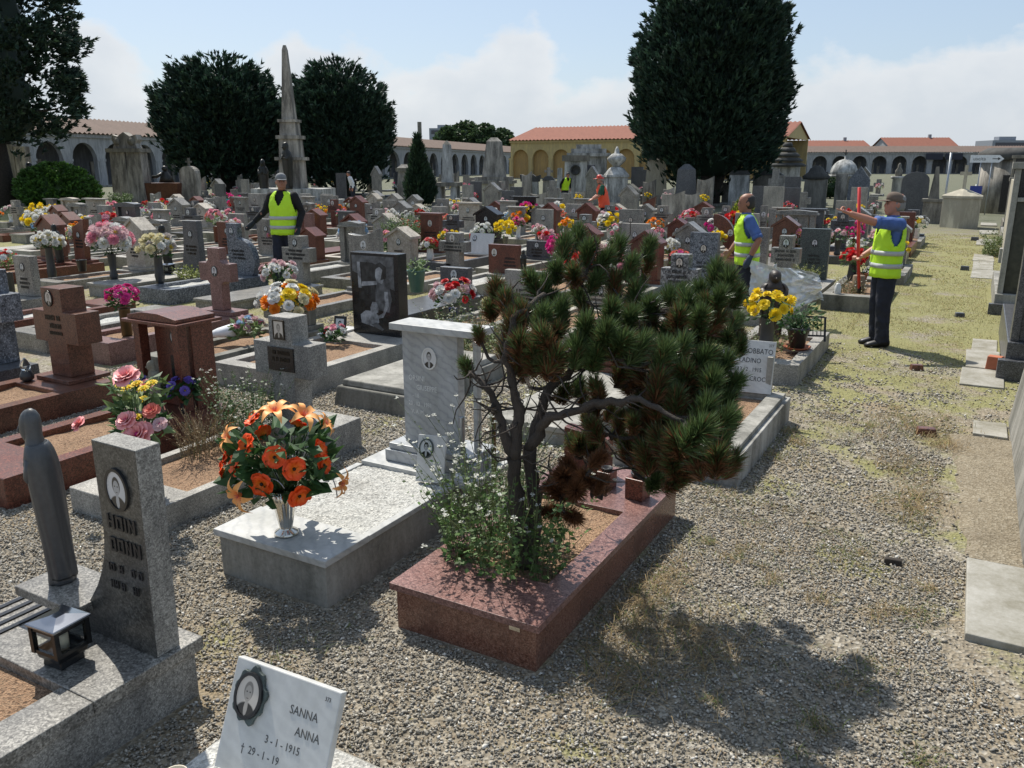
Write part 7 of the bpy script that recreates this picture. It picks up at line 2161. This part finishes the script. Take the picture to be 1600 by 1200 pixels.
def house(lat, d, w, dep, E, Rg, label, wall='plaster_white', roof='tiles_red', rz=0):
    root = empty('house', tuple(gp(lat, d)), RAD(29.2) + rz)
    MB().box(-w / 2, w / 2, 0, dep, 0, E).build('wall', wall, root)
    V, F = roof_mesh(w + 1, -.6, E, dep / 2, Rg, .9)
    link('roof', npmesh('roof', [(x - w / 2 - .5, y, z) for x, y, z in V], F, roof), root)
    V, F = roof_mesh(w + 1, dep + .6, E, dep / 2, Rg, .9)
    link('roof', npmesh('roof', [(x - w / 2 - .5, y, z) for x, y, z in V], F, roof), root)
    MB().prism([(0, E), (dep, E), (dep / 2, Rg - .1)], -w / 2, w / 2, M=Matrix.Rotation(RAD(90), 4, 'Z') @ Matrix.Diagonal((1, 1, 1, 1))).build('gable', wall, root)
    for k in range(4): MB().box(-w / 2 + w * (k + .3) / 4, -w / 2 + w * (k + .3) / 4 + 1, -.05, -.002, E - 2.2, E - .8).build('window', 'glass_dark', root)
    MB().box(w * .2, w * .2 + .8, dep / 2 - .4, dep / 2 + .4, Rg - .6, Rg + 1.0).build('chimney', 'building_grey', root)
    tag(root, label, 'house')
house(100, 262, 20, 12, 7.2, 9.4, 'house with faded red roof behind the right arcade, nearer the chapel')
house(128, 265, 21, 13, 7.4, 10.4, 'house with red hipped roof behind the right arcade, beyond the path')
def block(lat, d, w, dep, h, label, mat='building_grey', name='building', cat='building', win=True):
    root = empty(name, tuple(gp(lat, d)), RAD(29.2))
    MB().box(-w / 2, w / 2, 0, dep, 0, h).build('wall', mat, root)
    if win:
        MB().box(-w * .42, w * .42, -.06, -.002, h - 2.0, h - .7).build('window_band', 'glass_dark', root)
        MB().box(-w * .2, w * .25, dep * .3, dep * .6, h + .002, h + 1.2).build('roof_box', mat, root)
    tag(root, label, cat)
block(158, 270, 12, 10, 9.6, 'grey modern building behind the far right arcade')
block(-24.5, 300, 9, 8, 14.5, 'grey block building behind the arcade left of the trees')
block(-32.4, 300, 1.3, 1.3, 16.6, 'tall brown chimney behind the arcade', 'limestone_dark', 'chimney_stack', 'chimney', False)
# dark panels hung on the right arcade
for k, lat in enumerate((96.5, 101.0)):
    o = MB().box(-1.9, 1.9, -.1, .0, 3.2, 4.6).build('banner', 'panel_navy', None, tuple(gp(lat, 194.2)), (0, 0, RAD(26)))
    tag(o, ['left', 'right'][k] + ' of the two dark navy panels hung on the right arcade', 'panel')

# ------------------------------------------------------------------ trees
def sprays(P0, D, r, leaf, wid, k, droop=0.0):
    """fans of narrow leaf blades: P0 points, D directions (n,3)"""
    n = len(P0)
    P0 = np.repeat(P0, k, 0); D = np.repeat(D, k, 0)
    D = D + r.normal(0, .42, D.shape); D[:, 2] -= droop
    D /= np.linalg.norm(D, axis=1)[:, None]
    S = np.cross(D, r.normal(0, 1, D.shape)); S /= np.linalg.norm(S, axis=1)[:, None]
    L = leaf * r.uniform(.5, 1.25, (n * k, 1)); W_ = wid * r.uniform(.6, 1.4, (n * k, 1))
    b = P0 - D * L * .25
    V = np.concatenate([b, b + D * L * .5 + S * W_, b + D * L, b + D * L * .5 - S * W_], 0)
    I = np.arange(n * k)
    F = np.stack([I, I + n * k, I + 2 * n * k, I + 3 * n * k], 1)
    return V, F
def tree(name, loc, prof, n, leaf, wid, k, label, col, seed, trunk_r=.3, trunk_h=2.0, core=.74, up=.7, lump=.22, cat='tree', sx=1.0, sy=1.0, gaps=0.0, tip=(1.6, 1.5, 1.2), droop=0.0, trunks=1, tuft=0.0):
    """prof: [(height, radius)] of the crown from bottom to top"""
    r = np.random.default_rng(seed)
    root = empty(name, loc)
    hs = np.array([p[0] for p in prof]); rs = np.array([p[1] for p in prof])
    area = np.interp(np.linspace(hs[0], hs[-1], 200), hs, rs) + .15
    cdf = np.cumsum(area); cdf /= cdf[-1]
    z = np.interp(r.random(n), cdf, np.linspace(hs[0], hs[-1], 200))
    th = r.random(n) * 2 * np.pi
    off = r.random(6) * 10
    lumpf = 1 + lump * (np.sin(3 * th + off[0] + z * 1.1) * .5 + np.sin(5 * th - z * 1.9 + off[1]) * .35 + np.sin(9 * th + z * 3.3 + off[2]) * .3 + np.sin(z * 4.1 + off[3]) * .25)
    rad = np.interp(z, hs, rs) * lumpf
    q = np.where(r.random(n) < .8, r.uniform(.82, 1.03, n), r.uniform(.45, .82, n))
    if tuft:
        nt_ = max(8, n // 26)
        ti = np.arange(n) % nt_
        u_ = np.where(r.random(n) < .8, r.random(n) ** 1.3, -.6 * r.random(n))          # along the tuft, root to point
        sp_ = (1 - np.clip(u_, 0, 1)) * tuft * .55 + .03
        zt_ = z[ti]; tt_ = th[ti]; rt_ = np.interp(zt_, hs, rs) * (lumpf[ti]) * r.uniform(.86, 1.0, nt_)[ti]
        tl_ = tuft * r.uniform(.6, 1.5, nt_)[ti]
        rad = rt_ + u_ * tl_ * .62 + r.normal(0, 1, n) * sp_ * .5
        th = tt_ + r.normal(0, 1, n) * sp_ / np.maximum(rt_, .5)
        z = np.minimum(zt_ + u_ * tl_ * up + r.normal(0, 1, n) * sp_, hs[-1] + tuft * .8)
        q = np.ones(n)
    if gaps:
        g = np.sin(th * 4 + z * 2.3 + off[4]) + np.sin(th * 7 - z * 3.7) + np.sin(z * 5.5 + off[5])
        keep = g > -3 + gaps * 3
        z, th, rad, q = z[keep], th[keep], rad[keep], q[keep]
    x = rad * q * np.cos(th) * sx; y = rad * q * np.sin(th) * sy
    P0 = np.stack([x, y, z], 1)
    D = np.stack([np.cos(th), np.sin(th), np.full(len(th), up)], 1)
    V, F = sprays(P0, D, r, leaf, wid, k, droop)
    m = len(P0)
    base = np.array(col) * r.uniform(.55, 1.5, (m, 1))
    base = np.where((r.random(m) < .12)[:, None], base * np.array(tip), base)
    C = np.repeat(base, k, 0) * r.uniform(.75, 1.25, (m * k, 1))
    link('crown', npmesh('crown', V, F, 'foliage', C), root)
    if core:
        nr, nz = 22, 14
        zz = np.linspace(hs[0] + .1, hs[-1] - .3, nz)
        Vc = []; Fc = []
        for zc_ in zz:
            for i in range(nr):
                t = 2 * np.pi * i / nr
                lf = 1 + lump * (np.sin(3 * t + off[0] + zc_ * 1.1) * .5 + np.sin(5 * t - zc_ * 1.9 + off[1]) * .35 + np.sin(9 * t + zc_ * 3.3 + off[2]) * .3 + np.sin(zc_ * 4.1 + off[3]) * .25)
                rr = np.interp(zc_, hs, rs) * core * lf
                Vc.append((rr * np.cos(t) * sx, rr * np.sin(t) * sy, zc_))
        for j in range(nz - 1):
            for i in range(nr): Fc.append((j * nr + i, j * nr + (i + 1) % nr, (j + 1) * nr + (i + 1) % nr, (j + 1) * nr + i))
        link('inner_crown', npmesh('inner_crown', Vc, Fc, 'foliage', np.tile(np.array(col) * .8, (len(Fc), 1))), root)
    tb = MB(); rr = random.Random(seed)
    for k_ in range(trunks):
        a = k_ * 2.4; o = 0 if trunks == 1 else trunk_r * .9
        tb.tube([(o * math.cos(a), o * math.sin(a), -.1), (o * 1.3 * math.cos(a), o * 1.3 * math.sin(a), trunk_h * .5), (o * 2.2 * math.cos(a), o * 2.2 * math.sin(a), trunk_h), (0, 0, min(trunk_h * 1.8, hs[-1] * .8))], [trunk_r * 1.25, trunk_r, trunk_r * .8, trunk_r * .3], 12)
    tb.build('trunk', 'bark_dark', root)
    for k_ in range(7):
        a = rr.random() * 6.28; zz = trunk_h + (hs[-1] - trunk_h) * rr.uniform(0, .6); R_ = float(np.interp(zz + .5, hs, rs)) * .8
        MB().tube([(0, 0, zz), (R_ * .5 * math.cos(a) * sx, R_ * .5 * math.sin(a) * sy, zz + .35), (R_ * math.cos(a) * sx, R_ * math.sin(a) * sy, zz + .6)], [trunk_r * .4, trunk_r * .25, trunk_r * .08], 7).build('limb', 'bark_dark', root)
    tag(root, label, cat)
    return root
DK = (.024, .052, .034)
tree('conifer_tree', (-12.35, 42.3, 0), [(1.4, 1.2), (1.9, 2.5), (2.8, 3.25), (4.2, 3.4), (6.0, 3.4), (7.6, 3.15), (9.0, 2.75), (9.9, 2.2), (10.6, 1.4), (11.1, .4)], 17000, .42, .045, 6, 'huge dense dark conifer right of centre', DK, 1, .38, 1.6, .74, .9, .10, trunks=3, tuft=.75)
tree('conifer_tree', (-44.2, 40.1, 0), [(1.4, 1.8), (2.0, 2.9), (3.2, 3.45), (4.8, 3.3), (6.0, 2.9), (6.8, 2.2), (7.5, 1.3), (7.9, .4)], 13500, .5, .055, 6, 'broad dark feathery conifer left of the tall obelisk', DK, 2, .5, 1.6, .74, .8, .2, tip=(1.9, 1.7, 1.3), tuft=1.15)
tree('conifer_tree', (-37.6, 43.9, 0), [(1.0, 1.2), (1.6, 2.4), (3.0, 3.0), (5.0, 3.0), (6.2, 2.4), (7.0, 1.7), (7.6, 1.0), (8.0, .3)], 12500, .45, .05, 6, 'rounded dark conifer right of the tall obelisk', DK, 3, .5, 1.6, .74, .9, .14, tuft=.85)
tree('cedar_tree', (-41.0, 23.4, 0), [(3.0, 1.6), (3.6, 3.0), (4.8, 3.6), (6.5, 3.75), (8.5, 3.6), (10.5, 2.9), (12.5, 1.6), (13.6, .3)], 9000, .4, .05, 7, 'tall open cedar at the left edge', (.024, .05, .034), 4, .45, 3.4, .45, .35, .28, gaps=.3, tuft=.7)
tree('cypress_tree', (-24.9, 34.9, 0), [(.1, .6), (.7, .68), (1.4, .55), (2.1, .38), (2.8, .2), (3.4, .04)], 2000, .34, .035, 5, 'small pointed dark cypress among the monuments', (.022, .048, .024), 5, .09, .4, .7, 1.6, .3)
tree('conifer_bush', (-38.9, 24.7, 0), [(.15, 1.2), (.6, 1.65), (1.2, 1.55), (1.75, 1.1), (2.1, .3)], 3600, .22, .05, 5, 'rounded bright green bush at left', (.07, .15, .03), 6, .12, .3, .82, .5, .12, cat='bush', sx=1.25)
tree('conifer_bush', (-8.15, 55.0, 0), [(.05, .4), (.4, .62), (.8, .6), (1.15, .3), (1.25, .05)], 900, .15, .03, 4, 'clipped dark ball shrub left of the domed tomb', (.025, .06, .02), 7, .06, .2, .85, .5, .05, cat='bush')
tree('conifer_bush', (-5.9, 24.1, .15), [(.02, .25), (.2, .36), (.5, .3), (.8, .12), (.95, .02)], 500, .16, .03, 4, 'small bright yellow-green conifer among the graves', (.17, .21, .03), 8, .03, .1, .75, 1.2, .15, cat='bush')
for i, (lat, d, h, R_) in enumerate([(-19.0, 255, 13.0, 4.5), (-14.0, 262, 15.0, 6.0), (-8.0, 258, 14.0, 5.5), (-3.0, 266, 13.0, 5.0)]):
    tree('broadleaf_tree', tuple(gp(lat, d)), [(2.5, R_ * .5), (5, R_), (8, R_ * 1.05), (h - 3, R_ * .8), (h - .8, R_ * .4), (h, .3)], 1800, 1.1, .4, 4, 'green broadleaf tree far behind the white arcade, ' + ['leftmost of four', 'second from left of four', 'third from left of four', 'rightmost of four, against the chapel roof'][i], (.06, .10, .045), 20 + i, .4, 3, .8, .4, .3)
weeds('bedding_plant', (-36.9, 26.6, 0), .5, .5, 120, .7, 'flowering border plants right of the green bush', 31, (.1, .16, .05), .3, .09, .2, cat='plant')
# ------------------------------------------------------------------ loose gravel, grass, straw
RA = np.array(RECTS)
def free(x, y, pad=0.0):
    ok = np.ones(len(x), bool)
    for (a, b, c, d, h) in RECTS:
        ok &= ~((x > a - pad) & (x < b + pad) & (y > c - pad) & (y < d + pad))
    return ok
def inview(x, y, m=.6):
    """ground points the lens could see from here or a step to the side"""
    q = np.stack([x, y], 1)
    r_ = q @ np.array([.8731, .4876]); f_ = q @ np.array([-.4876, .8731])
    return (np.abs(r_) < f_ * .66 + m + .45) & (f_ > .9)
def patch(x, y, s=1.0):
    return (np.sin(x * 2.1 * s + 1.3 * np.sin(y * 1.7 * s)) + np.sin(y * 1.9 * s + 1.1 * np.sin(x * 2.7 * s + 2)) + np.sin((x + y) * 3.9 * s + .5) * .6 + np.sin((x - y) * 5.3 * s) * .5) / 3.1
def pebbles():
    r = np.random.default_rng(4)
    xs = []; ys = []; sz = []
    for (y0, y1, dens, s0, s1) in [(.8, 4.6, 7400, .0032, .0082), (4.6, 7.0, 3000, .005, .0105), (7.0, 10.0, 900, .007, .012)]:
        A = (1.3 + 7.5) * (y1 - y0)
        n = int(A * dens)
        x = r.uniform(-7.5, 1.3, n); y = r.uniform(y0, y1, n)
        k = free(x, y, .004) & inview(x, y)
        thin = patch(x, y, 1.2) + .5 * patch(x, y, 3.1) > np.where(x > -1.2, .62 - .17 * np.clip(y - 3, 0, 9), .75 - .06 * np.clip(y - 3, 0, 9))
        k &= ~thin | (r.random(n) < .16)
        # the slabs and the earth strip beside the path stay mostly bare
        on = (x > .17) & (y > 3.7) & (y < 4.55)
        dirt = (x > .02) & (x < .42) & (y > 4.55) & (y < 6.9)
        k &= ~((on & (r.random(n) > .012)) | (dirt & (r.random(n) > .12)))
        xs.append(x[k]); ys.append(y[k]); sz.append(r.uniform(s0, s1, k.sum()) * np.where(r.random(k.sum()) < .06, 1.5, 1))
    x = np.concatenate(xs); y = np.concatenate(ys); s = np.concatenate(sz)
    n = len(x)
    oc = np.array([[1, 0, 0], [-1, 0, 0], [0, 1, 0], [0, -1, 0], [0, 0, 1], [0, 0, -1]], float)
    fc = np.array([[0, 2, 4], [2, 1, 4], [1, 3, 4], [3, 0, 4], [2, 0, 5], [1, 2, 5], [3, 1, 5], [0, 3, 5]])
    a = r.random(n) * 6.283
    scl = np.stack([s * r.uniform(.8, 1.5, n), s * r.uniform(.7, 1.1, n), s * r.uniform(.45, .8, n)], 1)
    P_ = oc[None] * scl[:, None, :] * r.uniform(.75, 1.25, (n, 6, 1)) + r.normal(0, 1, (n, 6, 3)) * (s * .16)[:, None, None]
    tl = r.normal(0, .35, (n, 1))
    P_[:, :, 2] += P_[:, :, 0] * tl
    ca, sa = np.cos(a)[:, None], np.sin(a)[:, None]
    X = P_[:, :, 0] * ca - P_[:, :, 1] * sa + x[:, None]; Y = P_[:, :, 0] * sa + P_[:, :, 1] * ca + y[:, None]
    gz = np.array([min(.012 * noise.noise((u * .9, v * .9, 0)), .004) for u, v in zip(x[::1], y[::1])]) if n < 400000 else 0
    Z = P_[:, :, 2] + (gz + s * .3 + r.uniform(0, .006, n))[:, None]
    V = np.stack([X, Y, Z], 2).reshape(-1, 3)
    F = (fc[None] + (np.arange(n) * 6)[:, None, None]).reshape(-1, 3)
    pal = np.array([[.275, .25, .205], [.215, .195, .16], [.33, .302, .252], [.43, .402, .345], [.145, .135, .115], [.28, .215, .145], [.57, .545, .49], [.23, .222, .208]])
    w = np.array([.26, .2, .2, .11, .1, .07, .03, .03]); ci = r.choice(len(pal), n, p=w / w.sum())
    C = pal[ci] * r.uniform(.85, 1.15, (n, 1))
    o = link('gravel', npmesh('gravel', V, F, 'pebbles', np.repeat(C, 8, 0)))
    tag(o, 'loose grey and white gravel pebbles on the path and between the graves', kind='stuff')
    print('pebbles', n)
pebbles()
def blades(x, y, h, lean, r, col, w0=.0016, z0=0.0):
    n = len(x)
    a = r.random(n) * 6.283; ln = lean * r.uniform(.3, 1.3, n)
    d = np.stack([np.cos(a), np.sin(a)], 1)
    H = h
    s = np.stack([-d[:, 1], d[:, 0]], 1) * w0 * r.uniform(.7, 1.6, (n, 1))
    z = np.zeros(n) + z0
    b = np.stack([x, y], 1)
    m = b + d * (H * ln * .35)[:, None]; t = b + d * (H * ln)[:, None]
    zm = H * .6 * np.clip(1 - ln * .35, .12, 1); zt = H * np.clip(1 - ln * .62, .05, 1)
    V = np.concatenate([np.column_stack([b - s, z]), np.column_stack([b + s, z]), np.column_stack([m + s * .8, z + zm]), np.column_stack([m - s * .8, z + zm]), np.column_stack([t, z + zt])], 0)
    I = np.arange(n)
    F = np.concatenate([np.stack([I, I + n, I + 2 * n], 1), np.stack([I, I + 2 * n, I + 3 * n], 1), np.stack([I + 3 * n, I + 2 * n, I + 4 * n], 1)], 0)
    return V, F, np.concatenate([col] * 3, 0)
def grass():
    r = np.random.default_rng(8)
    parts = []
    def area(x0, x1, y0, y1, dens, thr, h0, h1, green, w0, s=1.2):
        n = int((x1 - x0) * (y1 - y0) * dens)
        x = r.uniform(x0, x1, n); y = r.uniform(y0, y1, n)
        k = free(x, y, .0) & inview(x, y) & (patch(x, y, s) + r.normal(0, .22, n) > thr)
        k &= ~((x > .05) & (r.random(n) > .22) & (y < 12.2))
        x, y = x[k], y[k]; n = len(x)
        c = np.where((r.random(n) < green)[:, None], np.array([.24, .225, .085]), np.array([.40, .33, .17])) * r.uniform(.7, 1.3, (n, 1))
        parts.append(blades(x, y, r.uniform(h0, h1, n), 1.1, r, c, w0))
    area(-1.3, .45, 6.6, 10.5, 1900, -.05, .012, .032, .55, .0022)
    area(-1.3, .5, 10.5, 16, 1300, -.35, .014, .036, .6, .003)
    area(-1.3, .5, 16, 28, 420, -.4, .02, .045, .55, .005)
    area(-4, -1.2, 9.6, 13, 900, -.2, .015, .04, .4, .003)
    area(-14, -3, 7.2, 11.2, 520, -.3, .015, .05, .35, .0035)
    area(-16, -2, 11.2, 17, 200, -.2, .02, .05, .4, .005)
    area(-1.3, .4, 1.6, 4.2, 1100, .34, .008, .024, .4, .0012, 1.6)
    area(-1.3, .4, 4.2, 6.8, 1700, .12, .008, .026, .5, .0015, 1.4)
    area(-1.2, .2, 1.6, 6.6, 220, .0, .01, .03, .3, .0012, 2.5)
    area(-7.5, -1.2, 1.6, 7.2, 150, .45, .012, .035, .5, .0016, .9)
    V = []; F = []; C = []; o = 0
    for v, f, c in parts: V.append(v); F.append(f + o); C.append(c); o += len(v)
    ob = link('grass', npmesh('grass', np.concatenate(V), np.concatenate(F), 'grass', np.concatenate(C)))
    tag(ob, 'short dry yellow-green grass on the path and between the rows', kind='stuff')
    # dry straw lying about, mostly beside the red granite box
    parts = []
    for (cx, cy, sx, sy, n, h, g) in [(-1.15, 3.3, .12, .5, 700, .11, .25), (-.85, 3.1, .22, .25, 420, .12, .15), (-1.0, 2.75, .15, .2, 260, .10, .2), (-.12, 5.3, .12, .3, 320, .14, .25), (-.25, 5.9, .2, .25, 260, .12, .2), (-.2, 6.9, .3, .3, 500, .10, .3), (0.0, 6.5, .12, .12, 140, .15, .05), (-.3, 3.9, .5, .8, 60, .13, .1), (-.6, 2.6, .6, .6, 50, .16, .05),
                                      (-3.45, 3.4, .12, .6, 160, .06, .4), (-5.0, 5.0, .6, .25, 260, .08, .3), (-6.3, 5.0, .8, .3, 260, .06, .3), (-1.2, 4.8, .3, .3, 260, .06, .4), (-2.2, 2.35, .2, .2, 40, .05, .7), (-2.3, 2.2, .1, .3, 40, .06, .6), (-.2, 3.2, .06, .06, 40, .05, .8), (-.32, 2.6, .05, .05, 30, .04, .8), (.02, 3.9, .06, .1, 50, .05, .7), (-1.05, 1.95, .06, .06, 40, .05, .9)] + [(r.uniform(-1.1, .1), r.uniform(2.2, 7.5), r.uniform(.03, .16), r.uniform(.03, .12), int(r.uniform(25, 110)), r.uniform(.03, .085), r.uniform(.1, .8)) for _ in range(46)]:
        x = r.normal(cx, sx * .6, n); y = r.normal(cy, sy * .6, n); k = free(x, y, 0)
        x, y = x[k], y[k]; n2 = len(x)
        c = np.where((r.random(n2) < g)[:, None], np.array([.16, .2, .05]), np.array([.42, .31, .16])) * r.uniform(.5, 1.25, (n2, 1))
        parts.append(blades(x, y, r.uniform(h * .4, h, n2), 1.7, r, c, .0013, .012))
    V = []; F = []; C = []; o = 0
    for v, f, c in parts: V.append(v); F.append(f + o); C.append(c); o += len(v)
    ob = link('dry_grass', npmesh('dry_grass', np.concatenate(V), np.concatenate(F), 'grass', np.concatenate(C)))
    tag(ob, 'tufts of dry straw on the gravel beside the red granite box', kind='stuff')
grass()

# ------------------------------------------------------------------ labels of the graves and bouquets in the rows
byrow = {}
for g in GRAVES: byrow.setdefault(g[0], []).append(g)
for row, gs in byrow.items():
    gs.sort(key=lambda g: -g[1])
    for i, (rw, x, o, c, t) in enumerate(gs):
        tag(o, '%s %s, %s in the %s' % (CW[c], TW[t], ORD[i], ROWN[row]), 'grave', 'graves in the ' + ROWN[row])
seen = {}
for (o, cols, x, y) in BOUQ:
    g = min(GRAVES, key=lambda g: abs(g[2].location.x - x) + abs(g[2].location.y - .6 - y))
    i = byrow[g[0]].index(g)
    nm = ' and '.join({'pinkwhite': 'pink-white', 'whitegrey': 'greyish white', 'redwhite': 'red-white', 'pinkred': 'pink-red'}.get(c, c) for c in cols.split())
    where = 'on' if abs(g[2].location.x - x) < .5 and -1.8 < y - g[2].location.y < .2 else 'beside'
    lb = '%s flowers %s the grave %s, %s' % (nm, where, ORD[i], ROWN[g[0]])
    if y > 26.5: lb = '%s flowers by a small stone among the far plots' % nm
    k = seen.get(lb, 0); seen[lb] = k + 1
    tag(o, lb, 'flowers', 'vases of flowers on the graves' if y <= 26.5 else 'flowers among the far plots')

def col_of(o):
    p = o.matrix_world.translation if o.parent else o.location
    q = np.array([p[0], p[1]])
    return (q @ np.array([.8731, .4876])) / max(q @ np.array([-.4876, .8731]), .1)
same = {}
for o in list(bpy.data.objects):
    if o.parent is None and 'label' in o: same.setdefault(o['label'], []).append(o)
NTH = ['leftmost', 'second from left', 'third from left', 'fourth from left', 'fifth from left', 'sixth from left', 'seventh from left', 'eighth from left', 'ninth from left', 'tenth from left'] + ['%dth from left' % i for i in range(11, 40)]
for lb, os_ in same.items():
    if len(os_) > 1:
        os_.sort(key=col_of)
        for i, o in enumerate(os_):
            o['label'] = lb + ', ' + (NTH[i] if i < len(os_) - 1 else 'rightmost')
